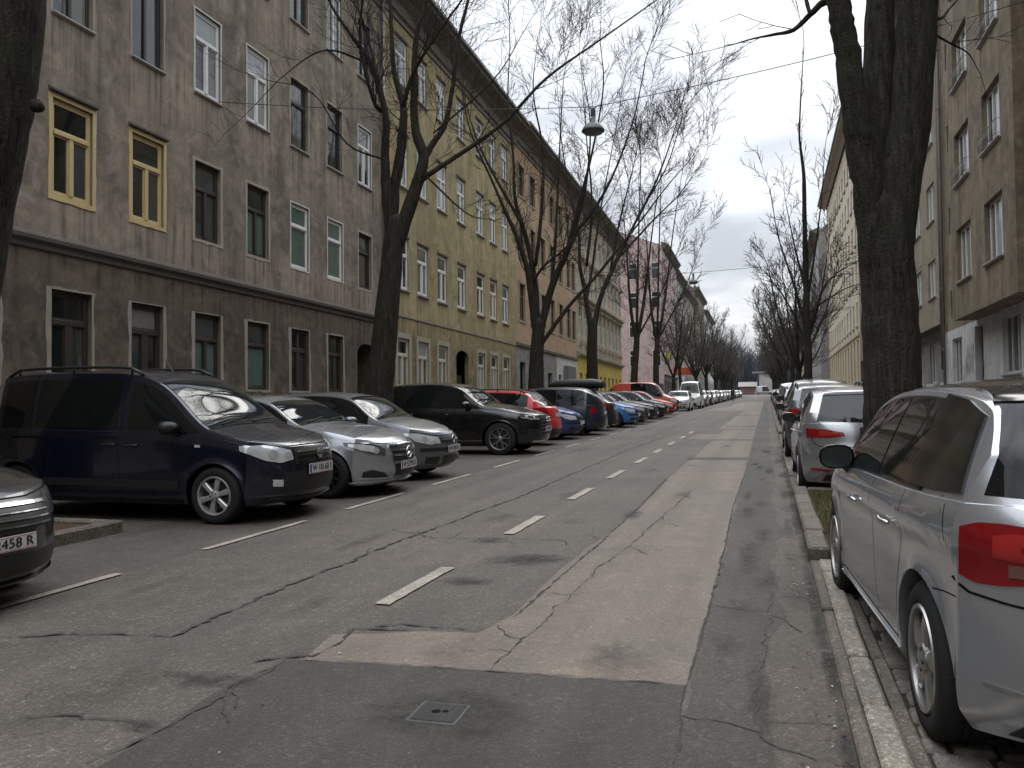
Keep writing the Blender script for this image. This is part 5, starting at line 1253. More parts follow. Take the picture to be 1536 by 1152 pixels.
# ---- right row (u = -distance along the street)
def right_houses():
    PR=(6.15,0,0); AZ=-90-.2
    t=house('olive-brown rendered house with a projecting bay and pale ground floor on the right',PR,AZ)
    U0,U1=-33.9,-17.0; w=.65; zt=17.9
    # bay: s 21.6-28.6, projecting .65
    wins=[(-24.55,-22.75),(-28.0,-26.1)]; zr=[(5.02,6.62),(7.95,9.50),(10.87,12.45),(13.80,15.4)]
    bh=[(a,b,c,d) for a,b in wins for c,d in zr]
    wall_mesh('bay_wall',-28.62,-21.62,3.93,zt-1.2,bh,PLM['brown'],t,w=w,depth=.20)
    mb=MB()
    for u,sg in ((-28.62,1),(-21.62,-1)):
        q=[(u,-w,3.93),(u,0,3.93),(u,0,zt-1.2),(u,-w,zt-1.2)]; mb.add(q,[[0,1,2,3] if sg<0 else [3,2,1,0]])
    mb.quad((-28.62,-w,3.93),(-21.62,-w,3.93),(-21.62,0,3.93),(-28.62,0,3.93)); mb.quad((-28.62,-w,zt-1.2),(-21.62,-w,zt-1.2),(-21.62,0,zt-1.2),(-28.62,0,zt-1.2)); mb.build('bay_side',PLM['brown'],t,recalc=False)
    for k,(a,b) in enumerate(wins):
        for c,d in zr:
            window_part(t,a+.004,b-.004,c+.004,d-.004,-w+.13,'V','white',[(2,5,5),(5,2,5),(1,5,2),(2,2,5),(0,5,5)][(int(c)*2+k*3)%5],.06)
            ledge(t,'window_sill',a-.05,b+.05,[(0,c-.06),(.09,c-.04),(.09,c-.01),(0,c)],w,M['sill'])
            if c>6:
                mb=MB(); y=-w-.10
                for zz in (c+.06,c+.42): mb.tube([(a+.01,y,zz),(b-.01,y,zz)],.011,5)
                for i in range(13): u=a+.04+(b-a-.08)*i/12; mb.tube([(u,y,c+.06),(u,y,c+.42)],.006,4)
                for u in (a+.01,b-.01): mb.tube([(u,y,c+.42),(u,-w+.1,c+.42)],.01,4); mb.tube([(u,y,c+.06),(u,-w+.1,c+.06)],.01,4)
                mb.build('window_railing',M['zinc'],t,recalc=False)
    slots=[(-32.45,-32.2,7.3+2.93*k,8.25+2.93*k) for k in range(-1,3)]
    wall_mesh('wall',U0,U1,3.93,zt,slots+[(-20.6,-19.0,c,d) for c,d in zr],PLM['brown'],t,depth=.18); dark_inside(t,-33.0,-18.5,4.2,15.5,.17)
    gw=[(-32.3,-30.75,2.05,3.60),(-25.75,-24.0,2.15,3.75)]; dr=(-28.95,-27.9,.3,3.75)
    wall_mesh('ground_floor_wall',U0,U1,-.1,3.93,gw+[dr],PLM['whitebase'],t,w=.012,depth=.2); dark_inside(t,dr[0],dr[1],.2,3.75,.3,M['door'])
    for a,b,c,d in gw: window_part(t,a+.004,b-.004,c+.004,d-.004,.09,'V','greywhite',(0,1,2),.06); ledge(t,'window_sill',a-.05,b+.05,[(0,c-.06),(.09,c-.04),(.09,c-.01),(0,c)],.012,M['sill'])
    # painted tag beside the left ground-floor window
    mb=MB(); r=random.Random(5)
    for k in range(9):
        u=-30.3+.12*k*1.1; pts=[(u+.05*math.sin(j*1.7+k)+.03*j,-.016,2.35+.16*j+.06*math.cos(k*2.1+j)) for j in range(5+k%3)]
        for a,b in zip(pts,pts[1:]):
            d=Vector((b[0]-a[0],0,b[2]-a[2])); n_=Vector((-d.z,0,d.x)).normalized()*.014
            a=Vector(a);b=Vector(b); mb.add([a-n_,a+n_,b+n_,b-n_],[[0,1,2,3]])
    mb.build('spray_tag',M['gap'],t,recalc=False)
    pipe(t,-33.55,2.6,zt,0,.06,M['cornice']); pipe(t,-33.25,.3,zt,0,.05,M['cornice'])
    eave(t,U0,U1,zt+.5,0,.6,M['eave'],.5); shell(t,U0,U1,-.1,zt+.3,11,PLM['brown'],M['roof']); rebase(t,(U1,0,gz(17)))
    # neighbour
    t=house('tan-brown house with single white windows above a set-back ground floor behind the big trunk',PR,AZ); U0,U1=-63.4,-33.9
    zr=[(5.50,6.95),(8.45,9.95),(11.45,12.95),(14.4,15.9)]; C=[-35.85-3.1*k for k in range(9)]
    wall_mesh('wall',U0,U1,4.35,18.6,[(c-.8,c+.8,a,b) for c in C for a,b in zr],PLM['brown2'],t,depth=.2)
    mb=MB(); mb.quad((U0,0,4.35),(U1,0,4.35),(U1,.5,4.35),(U0,.5,4.35)); mb.build('soffit',M['eave'],t,recalc=False)
    g=[(c-.7,c+.7,2.2,3.9) for c in C]; wall_mesh('ground_floor_wall',U0,U1,.2,4.35,g,PLM['greyshop'],t,w=-.5,depth=.2)
    for c in C:
        for a,b in zr: window_part(t,c-.8,c+.8,a,b,.08,'2','white',(5,2),.07); ledge(t,'window_sill',c-.85,c+.85,[(0,a-.06),(.08,a-.04),(.08,a-.01),(0,a)],0,M['sill'])
        window_part(t,c-.7,c+.7,2.2,3.9,.58,'2','greywhite',(1,0),.07); ledge(t,'window_sill',c-.8,c+.8,[(0,2.05),(.16,2.07),(.16,2.18),(0,2.2)],-.5,SURR[2])
    eave(t,U0,U1,19.1,0,.5,M['eave'],.5); shell(t,U0,U1,.2,18.9,11,PLM['brown2'],M['roof']); rebase(t,(U1,0,gz(34)))
    # cream block
    t=house('tall cream apartment block with rows of small windows on the right',PR,AZ); U0,U1=-95.0,-63.4; zt=22.2; zb=1.0
    C=[U1-1.5-2.6*k for k in range(12)]; zr=[(zb+1.7+.2,zb+3.4+.2)]+[(7.0+2.95*k,8.75+2.95*k) for k in range(5)]
    wall_mesh('wall',U0,U1,6.3,zt,[(c-.55,c+.55,a,b) for c in C for a,b in zr[1:]],PLM['cream'],t,depth=.22,step=1.2); wall_mesh('ground_floor_wall',U0,U1,zb-.3,6.3,[(c-.55,c+.55,zr[0][0],zr[0][1]+1.4) for c in C],PLM['creambase'],t,depth=.22,step=1.2)
    for c in C:
        for i,(a,b) in enumerate(zr): window_part(t,c-.55,c+.55,a,b+(1.4 if i==0 else 0),.10,'T','greywhite',(1,0,1),.07); ledge(t,'window_sill',c-.62,c+.62,[(0,a-.12),(.12,a-.08),(.12,a-.01),(0,a)],0,M['sill'])
    ledge(t,'string_course',U0,U1,[(0,6.2),(.10,6.25),(.12,6.42),(0,6.5)],0,PLM['cream']); eave(t,U0,U1,zt+.5,0,.8,plain('eave_brown',(.30,.25,.20),.8),.4); shell(t,U0,U1,zb-.3,zt+.3,12,PLM['cream'],M['roof']); rebase(t,(U1,0,gz(63)))
    # further right houses
    for lab,s0,s1,H,m,fr in (('pale grey windowless-looking house with dark roof edge, beyond the cream block',97,128,18.5,'pale','greywhite'),('white house far along the right row',128,160,15,'white','brown'),('beige house at the far end of the right row',160,200,15,'beige','white')):
        t=house(lab,(5.4 if H>18 else 6.2,0,0),AZ); U0,U1=-s1,-s0; zb=gz(s0)
        n=int((s1-s0)/3.4); C=[U0+(k+.5)*(U1-U0)/n for k in range(n)]; rows=[(zb+1.6+3.4*k,zb+3.2+3.4*k) for k in range(int((H-2)/3.4))]
        wall_mesh('wall',U0,U1,zb-.3,zb+H,[(c-.5,c+.5,a,b) for c in C for a,b in rows],PLM[m],t,depth=.2,step=1.6)
        for c in C:
            for a,b in rows: window_part(t,c-.5,c+.5,a,b,.06,'T',fr,(1,2,0),.09)
        eave(t,U0,U1,zb+H+.6,0,.7,M['cornice'],.8); shell(t,U0,U1,zb-.3,zb+H+.4,11,PLM[m],M['roof'],4.5); rebase(t,(U1,0,zb))
def houses_behind():
    # the same street goes on behind the viewer: plain house fronts, needed by the reflections and the shade
    for lab,P,az,us,H,m in (('brown tenement behind the viewer on the left side',PL,AZL,(-62,6.4),17,'brown2'),('grey tenement farther behind the viewer on the left side',PL,AZL,(-130,-62.1),18,'greyshop'),
                      ('olive tenement behind the viewer on the right side',(6.15,0,0),-90.2,(-16.9,60),17.5,'brown'),('beige tenement farther behind the viewer on the right side',(6.15,0,0),-90.2,(60.1,130),17,'beige')):
        t=house(lab,P,az); U0,U1=us; s0=U0 if az>0 else -U1; zb=gz(s0)-.4; n=int((U1-U0)/2.4); C=[U0+(k+.5)*(U1-U0)/n for k in range(n)]
        rows=[(zb+2.0+3.5*k,zb+4.0+3.5*k) for k in range(4)]
        wall_mesh('wall',U0,U1,zb,zb+H+1,[(c-.55,c+.55,a,b) for c in C for a,b in rows],PLM[m],t,depth=.2,step=2.5); mb=MB()
        for a,b in rows: mb.quad((U0+.3,.12,a-.1),(U1-.3,.12,a-.1),(U1-.3,.12,b+.1),(U0+.3,.12,b+.1))
        mb.build('window_band',PANES[1],t,recalc=False); shell(t,U0,U1,zb,zb+H+.9,11,PLM[m],M['roof']); rebase(t,(U0,0,zb))
left_houses(); right_houses(); houses_behind()
# ------------------------------------------------------------------ the street surface
def sheet(name,poly,h,mat,kind='structure'):
    mb=MB(); mb.add([(x,y,gz(y)+h) for x,y in poly],[list(range(len(poly)))]); o=mb.build(name,mat,None,recalc=False)
    if o.data.polygons[0].normal.z<0: o.data.flip_normals()
    return tag(o,kind=kind)
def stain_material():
    t=NT('damp_stain'); at=t.new('ShaderNodeAttribute',attribute_name='soft'); v=t.coord(); n=t.noise(v,9,6,.65); n2=t.noise(v,45,3)  # also paints contact shade under the left parked cars
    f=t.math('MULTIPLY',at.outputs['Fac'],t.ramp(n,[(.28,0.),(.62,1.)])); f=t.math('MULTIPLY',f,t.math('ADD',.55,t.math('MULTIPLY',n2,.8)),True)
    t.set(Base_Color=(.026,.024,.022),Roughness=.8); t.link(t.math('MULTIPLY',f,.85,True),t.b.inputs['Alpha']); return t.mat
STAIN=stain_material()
def long_sheet(name,x0,x1,y0,y1,h,mat,n=40):
    mb=MB(); ys=[y0+(y1-y0)*i/n for i in range(n+1)]
    mb.add([(x,y,gz(y)+h) for y in ys for x in (x0,x1)],[[2*i,2*i+1,2*i+3,2*i+2] for i in range(n)]); return tag(mb.build(name,mat,None,recalc=False),kind='structure')
def street():
    mb=MB(); ys=[-600,-130,0,60,150,400,1000,2500]; zz=[gz(y) if -130<=y<=400 else (gz(-130) if y<0 else gz(400)+(y-400)*.004) for y in ys]
    mb.add([(x,y,z-.06) for y,z in zip(ys,zz) for x in (-1500,1500)],[[2*i,2*i+1,2*i+3,2*i+2] for i in range(len(ys)-1)]); tag(mb.build('ground',M['walk'],None,recalc=False),kind='structure')
    long_sheet('road',-5.02,.02,-130,330,0,M['asphalt']); long_sheet('parking_lane',-9.8,-5.02,-130,330,-.003,M['asphalt_park'])
    long_sheet('gutter',-.02,.31,-130,330,.004,M['gutter']); long_sheet('pavement',-12.7,-9.8,-130,330,.10,M['walk']); long_sheet('pavement',2.55,6.7,-130,330,.10,M['walk'])
    long_sheet('parking_bay',.50,2.42,11.4,330,.001,M['asphalt_strip'])
    # repaired strips
    r=random.Random(3)
    def jag(pts,j=.02,st=.25):
        o=[]
        for a,b in zip(pts,pts[1:]):
            n=max(1,int(math.dist(a,b)/st))
            for k in range(n): t=k/n; o.append((a[0]+(b[0]-a[0])*t+r.uniform(-j,j),a[1]+(b[1]-a[1])*t+r.uniform(-j,j)))
        o.append(pts[-1]); return o
    L=[G(*p) for p in ((457,991),(499,953),(560,950),(640,949),(722,950),(765,922),(790,900),(840,855),(880,822),(925,790),(964,758),(998,724))]
    left=jag(L+[(-1.55,14.6),(-1.5,19),(-1.52,24.0)],.022); right=jag([(-.40,24.0),(-.39,14),(-.39,4.02)],.008)
    sheet('road_patch',left+right,.004,M['asphalt_tan'])
    sheet('road_patch',jag([(-2.3,24.6),(-.42,24.6),(-.42,30.5),(-1.5,30.5),(-1.5,27.6),(-2.2,27.6),(-2.3,24.6)],.02),.004,M['asphalt_tan'])
    sheet('road_patch',jag([(-1.7,31.2),(-.42,31.2),(-.42,60),(-1.6,60),(-1.7,31.2)],.02,.6),.004,M['asphalt_tan'])
    sheet('road_patch',jag([(-4.2,60.5),(-.42,60.5),(-.42,105),(-3.0,105),(-3.2,72),(-4.2,72),(-4.2,60.5)],.03,.8),.004,M['asphalt_tan'])
    sheet('road_patch',jag([(-3.6,27),(-2.0,27),(-2.0,30),(-3.6,30),(-3.6,27)],.02),.0035,M['gutter'])
    D=[G(*p) for p in ((120,1165),(250,1092),(330,1040),(430,992),(462,992))]
    sheet('road_patch',jag(D,.03)+jag([G(470,992),G(760,1010),G(1030,1029)],.01)+jag([G(1028,1040),G(1015,1090),G(1000,1175)],.02)+[( -.5,2.2),(-2.6,2.2)],.0045,M['asphalt_dark'])
    sheet('road_patch',jag([(-.385,2.2),(-.39,14),(-.40,60),(-.41,110),(.02,110),(.03,60),(.05,30),(.02,20),(.09,14),(.03,11),(.10,8.5),(.0,7),(.07,5.4),(-.06,4.4),(.03,3.4),(-.08,2.2)],.03,.25),.0055,M['asphalt_strip'])
    sheet('road_patch',jag([(-.36,9.0),(-.05,8.8),(-.02,16.0),(-.36,16.2),(-.36,9.0)],.04),.0062,M['asphalt_dark'])
    for y0,y1 in ((17.3,17.9),(33,33.6),(48,49)): sheet('road_patch',jag([(-1.6,y0),(.0,y0),(.0,y1),(-1.6,y1),(-1.6,y0)],.05),.0075,M['asphalt_strip'])
    # stains; under the parked cars they also paint contact shade
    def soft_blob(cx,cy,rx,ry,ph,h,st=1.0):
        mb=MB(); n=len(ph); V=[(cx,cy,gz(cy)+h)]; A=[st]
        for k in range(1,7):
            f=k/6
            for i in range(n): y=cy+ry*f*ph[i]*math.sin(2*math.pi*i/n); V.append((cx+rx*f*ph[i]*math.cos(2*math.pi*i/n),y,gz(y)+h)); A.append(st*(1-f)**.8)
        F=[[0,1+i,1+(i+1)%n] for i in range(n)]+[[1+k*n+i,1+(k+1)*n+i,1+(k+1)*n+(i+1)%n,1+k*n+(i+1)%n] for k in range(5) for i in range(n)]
        mb.add(V,F); o=mb.build('road_stain',STAIN,None,recalc=False); at=o.data.attributes.new('soft','FLOAT','POINT'); at.data.foreach_set('value',A); tag(o,kind='structure')  # stain; under the left parked cars also painted contact shade
    def blob(cx,cy,rx,ry,mat,h):
        n=26; ph=[r.uniform(.65,1.15) for _ in range(n)]; ph=[(ph[i-1]+ph[i]+ph[(i+1)%n])/3 for i in range(n)]
        soft_blob(cx,cy,rx*1.5,ry*1.5,ph,h)
    for px,py,rx,ry in ((780,840,.25,.22),(700,873,.16,.12),(320,1020,.22,.09),(950,772,.10,.35),(815,837,.18,.15),(215,1090,.10,.06),(735,812,.15,.12)):
        x,y=G(px,py); blob(x,y,rx,ry,M['oil'],.0060)
    for k in range(46):
        y=2.8+k*.42+r.uniform(-.3,.3); x=r.choice((r.gauss(-.20,.10),r.gauss(-.02,.08),r.gauss(.24,.05))); n=18; ph=[r.uniform(.7,1.2) for _ in range(n)]
        soft_blob(x,y,r.uniform(.05,.16),r.uniform(.2,.75),ph,.0068,r.uniform(.35,.8))
    for k in range(26):
        x=r.uniform(-4.8,-.6); y=3+r.random()**1.5*22; n=18; ph=[r.uniform(.6,1.2) for _ in range(n)]; soft_blob(x,y,r.uniform(.08,.35),r.uniform(.15,.7),ph,.0069,r.uniform(.2,.5))
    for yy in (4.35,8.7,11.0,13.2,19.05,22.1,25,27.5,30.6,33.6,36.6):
        ph=[r.uniform(.7,1.2) for _ in range(18)]; soft_blob(-6.0,yy,.7,.6,ph,.0062,.45)  # oil blots under the left cars, contact shade put into their colour
    for k in range(30):
        y=2+k*.55; ph=[r.uniform(.8,1.1) for _ in range(14)]; soft_blob(.275,y+r.uniform(-.2,.2),.05,.5,ph,.0085,r.uniform(.6,1.0))
    # cracks: tarred, ragged, thinning out
    def crack(pts,w=.02,h=.008,j=.05,branch=.03):
        P=[G(*p) for p in pts]; o=[]
        for a,b in zip(P,P[1:]):
            n=max(2,int(math.dist(a,b)/.05))
            for k in range(n): t=k/n; o.append((a[0]+(b[0]-a[0])*t,a[1]+(b[1]-a[1])*t))
        o.append(P[-1]); drift=0; Q=[]
        for i,(x,y) in enumerate(o):
            drift=drift*.7+r.uniform(-j,j)*.6; Q.append((x+drift*.6+r.uniform(-.007,.007),y+drift+r.uniform(-.007,.007)))
        mb=MB(); V=[]
        for i,(x,y) in enumerate(Q):
            a=Q[max(0,i-1)];b=Q[min(len(Q)-1,i+1)]; d=Vector((b[0]-a[0],b[1]-a[1])); d=d.normalized() if d.length>0 else Vector((1,0)); nx,ny=-d.y,d.x
            ww=w*.48*(.15+r.random()**2*1.9)*(1 if 2<i<len(Q)-3 else .3)
            V+= [(x+nx*ww/2,y+ny*ww/2,gz(y)+h),(x-nx*ww/2,y-ny*ww/2,gz(y)+h)]
        mb.add(V,[[2*i,2*i+1,2*i+3,2*i+2] for i in range(len(Q)-1)])
        for i in range(4,len(Q)-4):
            if r.random()<branch:
                x,y=Q[i]; a=r.uniform(0,6.28); V=[]
                for k in range(6): V+= [(x,y,gz(y)+h),(x+.006,y+.006,gz(y)+h)]; a+=r.uniform(-.6,.6); x+=.07*math.cos(a); y+=.07*math.sin(a)
                mb.add(V,[[2*k,2*k+1,2*k+3,2*k+2] for k in range(5)])
        o=mb.build('road_crack',M['crack'],None,recalc=False)
        for p in o.data.polygons:
            if p.normal.z<0: p.flip()
        tag(o,kind='structure')
    CR_=M['crack']
    crack([(0,956),(120,950),(200,952),(260,955),(330,925),(430,880),(560,828),(660,790),(780,745),(870,706),(950,672),(1010,650)],.05,branch=.03)
    crack([(0,1078),(90,1075),(150,1085),(185,1092),(205,1105)],.03); crack([(0,1058),(40,1048),(70,1034)],.022); crack([(0,1010),(20,1004),(60,998)],.015)
    crack([(330,1002),(400,990),(470,985),(520,960),(530,944),(640,946)],.035,.0085,.03); crack([(530,944),(600,938),(700,946),(740,945)],.03,.0085,.02); crack([(770,928),(850,858),(900,815),(960,760),(1000,718)],.036,.0085,.014,.02)
    crack([(740,1005),(800,950),(860,890),(930,830),(990,780),(1040,735)],.016,.009,.05,.05); crack([(560,790),(660,808),(760,808),(850,812),(890,815)],.02,.008,.03,.2)
    crack([(1030,1030),(1060,930),(1085,830),(1100,760),(1117,710)],.026,.009,.005,.03); crack([(1010,1150),(1022,1090),(1030,1034)],.03,.009,.02); crack([(120,1152),(240,1095),(330,1040),(425,994)],.04,.009,.05,.2)
    crack([(1130,1150),(1140,1060),(1150,960),(1160,880)],.012,.009,.06,.2); crack([(900,700),(980,690),(1050,700)],.015,.009,.03); crack([(700,760),(780,775),(860,770)],.012,.009,.04)
    crack([(470,990),(750,1009),(1030,1029)],.02,.009,.008,.0)
    # markings
    def line(name,a,b,w):
        d=Vector((b[0]-a[0],b[1]-a[1])).normalized(); n=Vector((-d.y,d.x))*w/2; m_=10; P=[]
        for s in (1,-1):
            seq=range(m_+1) if s>0 else range(m_,-1,-1)
            for k in seq: t=k/m_; P.append((a[0]+(b[0]-a[0])*t+n.x*s*r.uniform(.86,1.06),a[1]+(b[1]-a[1])*t+n.y*s*r.uniform(.86,1.06)))
        sheet(name,P,.0105,M['line'])
    for y0,y1 in ((5.06,6.26),(7.89,9.13),(10.62,11.93),(13.36,14.77),(16.31,17.66),(19.02,20.36),(22.0,23.3),(25,26.3),(28,29.3)): line('road_marking',(-2.49,y0),(-2.49,y1),.12)
    for y0,y1 in ((2.2,3.5),(3.9,5.44),(6.5,8.26),(9.19,10.91),(11.96,13.66),(15.0,16.7),(17.9,19.6),(20.8,22.5),(23.9,25.5),(27,28.6),(30,31.6),(33,34.6)): line('road_marking',(-5.0,y0),(-5.0,y1),.085)
    # kerbs on the right: rough outer stones with a pale inner row; raised round the tree island
    def stones(name,x0,x1,y0,y1,z0,h,mat,ln=.85,seed=1,b=.012):
        q=random.Random(seed); mb=MB(); y=y0
        while y<y1:
            l=min(ln*q.uniform(.75,1.25),y1-y); dx=q.uniform(-.008,.008); dh=q.uniform(-.008,.008)
            k=len(mb.v); mb.bbox(x0+dx,x1+dx+q.uniform(-.006,.006),y+.006,y+l-.006,z0,h+dh,b)
            mb.v[k:]=[(a,c,e+gz(c)) for a,c,e in mb.v[k:]]; y+=l
        return tag(mb.build(name,mat,None,recalc=False),kind='structure')
    stones('kerb',.30,.37,-6,7.1,-.1,.035,M['kerb'],1.1,1); stones('kerb',.372,.48,-6,7.1,-.1,.044,M['kerb_pale'],.62,2,.016); stones('kerb',.482,.54,-6,7.1,-.1,.033,M['kerb'],1.3,3)
    stones('kerb',.30,.47,7.1,11.5,-.1,.135,M['kerb'],1.0,4,.02); stones('kerb',.30,.46,11.5,26.5,-.1,.06,M['kerb'],1.0,5); stones('kerb',.30,.46,26.5,31,-.1,.14,M['kerb'],1.0,6,.02); stones('kerb',.30,.46,31,120,-.1,.07,M['kerb'],1.5,7)
    mb=MB()
    for y0,y1 in ((7.1,7.26),(11.35,11.5)):
        k=len(mb.v); mb.bbox(.475,2.4,y0,y1,-.1,.13,.02); mb.v[k:]=[(a,c,e+gz(c)) for a,c,e in mb.v[k:]]
    k=len(mb.v); mb.bbox(2.4,2.55,-6,120,-.1,.12,.02); mb.v[k:]=[(a,c,e+gz(c)) for a,c,e in mb.v[k:]]
    tag(mb.build('kerb',M['kerb'],None,recalc=False),kind='structure')
    # setts under the near car
    q=random.Random(8); mb=MB(); y=1.6
    while y<7.08:
        h_=q.uniform(.135,.19); x=.56+q.uniform(-.05,.02)
        while x<2.38:
            l=q.uniform(.13,.24); x1=min(x+l,2.39)
            if x1-x>.05:
                k=len(mb.v); mb.bbox(x+.008,x1-.008,y+.008+q.uniform(0,.012),min(y+h_,7.09)-.008,-.05,.012+q.uniform(-.007,.009),.014)
                mb.v[k:]=[(a,c,e+gz(c)) for a,c,e in mb.v[k:]]
            x=x1
        y+=h_
    tag(mb.build('sett_paving',M['cobble'],None,recalc=False),kind='structure'); sheet('sett_joints',[(.52,1.5),(2.41,1.5),(2.41,7.1),(.52,7.1)],-.006,M['joint'])
    # grass island
    sheet('tree_bed',[(.46,7.25),(2.4,7.25),(2.4,11.36),(.46,11.36)],.085,M['soil']); sheet('tree_bed',[(.46,26.6),(2.4,26.6),(2.4,31),(.46,31)],.085,M['soil'])
    mb=MB(); q=random.Random(11)
    for _ in range(8000):
        x,y=q.uniform(.48,2.38),q.uniform(7.28,11.33); a=q.uniform(0,6.28); h_=q.uniform(.03,.095)*(.6 if math.sin(x*5)+math.sin(y*3.7)<-.5 else 1); lx,ly=q.uniform(-.04,.04),q.uniform(-.04,.04); z=gz(y)+.082; w=.004
        mb.add([(x-w*math.cos(a),y-w*math.sin(a),z),(x+w*math.cos(a),y+w*math.sin(a),z),(x+lx,y+ly,z+h_)],[[0,1,2]])
    tag(mb.build('grass',plain('grass_winter',(.085,.105,.036),.8,0,.5,2,.2),None,recalc=False),'short winter grass round the big tree on the right','grass',kind='stuff')
    # tree beds between the parked cars on the left
    for i,(y0,y1) in enumerate(((5.55,7.2),(15.2,17.2),(29.3,30.2),(40.0,42.6),(54.3,56.6),(66,68),(78.6,81))):
        mb=MB(); x0,x1=-9.75,-6.55 if i<3 else -6.9
        for a,b,c,d in ((x1-.15,x1,y0,y1),(x0,x1-.15,y0,y0+.14),(x0,x1-.15,y1-.14,y1)):
            k=len(mb.v); mb.bbox(a,b,c,d,-.08,.13,.02); mb.v[k:]=[(p,c2,e+gz(c2)) for p,c2,e in mb.v[k:]]
        tag(mb.build('kerb',M['kerb'],None,recalc=False),kind='structure'); sheet('tree_bed',[(x0,y0+.13),(x1-.14,y0+.13),(x1-.14,y1-.13),(x0,y1-.13)],.09,M['soil'])
    stones('kerb',-9.95,-9.78,-14,120,-.1,.115,M['kerb'],1.2,9)
    # manhole cover in its dark frame
    x,y=G(658,1071); t=thing('manhole_cover','square iron manhole cover set in the dark asphalt patch','cover',mat=slope_mat(x,y,R_(2),.0052))
    mb=MB(); mb.bbox(-.115,.115,-.115,.115,-.03,.002,.003); mb.build('frame',M['iron_rim'],t,recalc=False)
    mb=MB(); mb.bbox(-.10,.10,-.10,.10,-.02,.0055,.002)
    for i in range(6):
        for j in range(6):
            if (i in(2,3) and j in (2,3)): continue
            u,v=-.08+.032*i,-.08+.032*j; mb.bbox(u-.009,u+.009,v-.009,v+.009,.005,.0066,.001)
    mb.build('lid',M['iron'],t,recalc=False); mb=MB(); mb.lathe([(.022,.0062),(0,.0062)],12,(-.012,0,0),'z'); mb.lathe([(.016,.0064),(0,.0064)],10,(.03,.01,0),'z'); mb.build('lifting_hole',M['gap'],t,recalc=False)
    n=22; rr=[r.uniform(.8,1.2) for _ in range(n)]; soft_blob(x,y,.36,.30,rr,.0050)
    # scattered leaf bits and grit
    mb=MB(); q=random.Random(21)
    for k in range(1300):
        x=q.choice((q.uniform(-9.5,.3),q.gauss(.24,.05),q.gauss(.20,.09),q.uniform(-7,-4.6))); y=2.4+q.random()**1.7*26; s=q.uniform(.003,.013); a=q.uniform(0,6.28); h_=.0115
        mb.add([(x+s*math.cos(a),y+s*math.sin(a),gz(y)+h_),(x+s*.6*math.cos(a+2),y+s*.6*math.sin(a+2),gz(y)+h_+s*.3),(x+s*math.cos(a+3.2),y+s*math.sin(a+3.2),gz(y)+h_),(x+s*.5*math.cos(a+4.6),y+s*.5*math.sin(a+4.6),gz(y)+h_+s*.2)],[[0,1,2,3]],0 if q.random()<.9 else 1)
    tag(mb.build('litter',[plain('leaf_bits',(.10,.065,.035),.9,0,.5,3),plain('paper_bits',(.5,.49,.46),.9)],None,recalc=False),'small dead leaf bits and specks scattered over the road','litter',kind='stuff')
street()
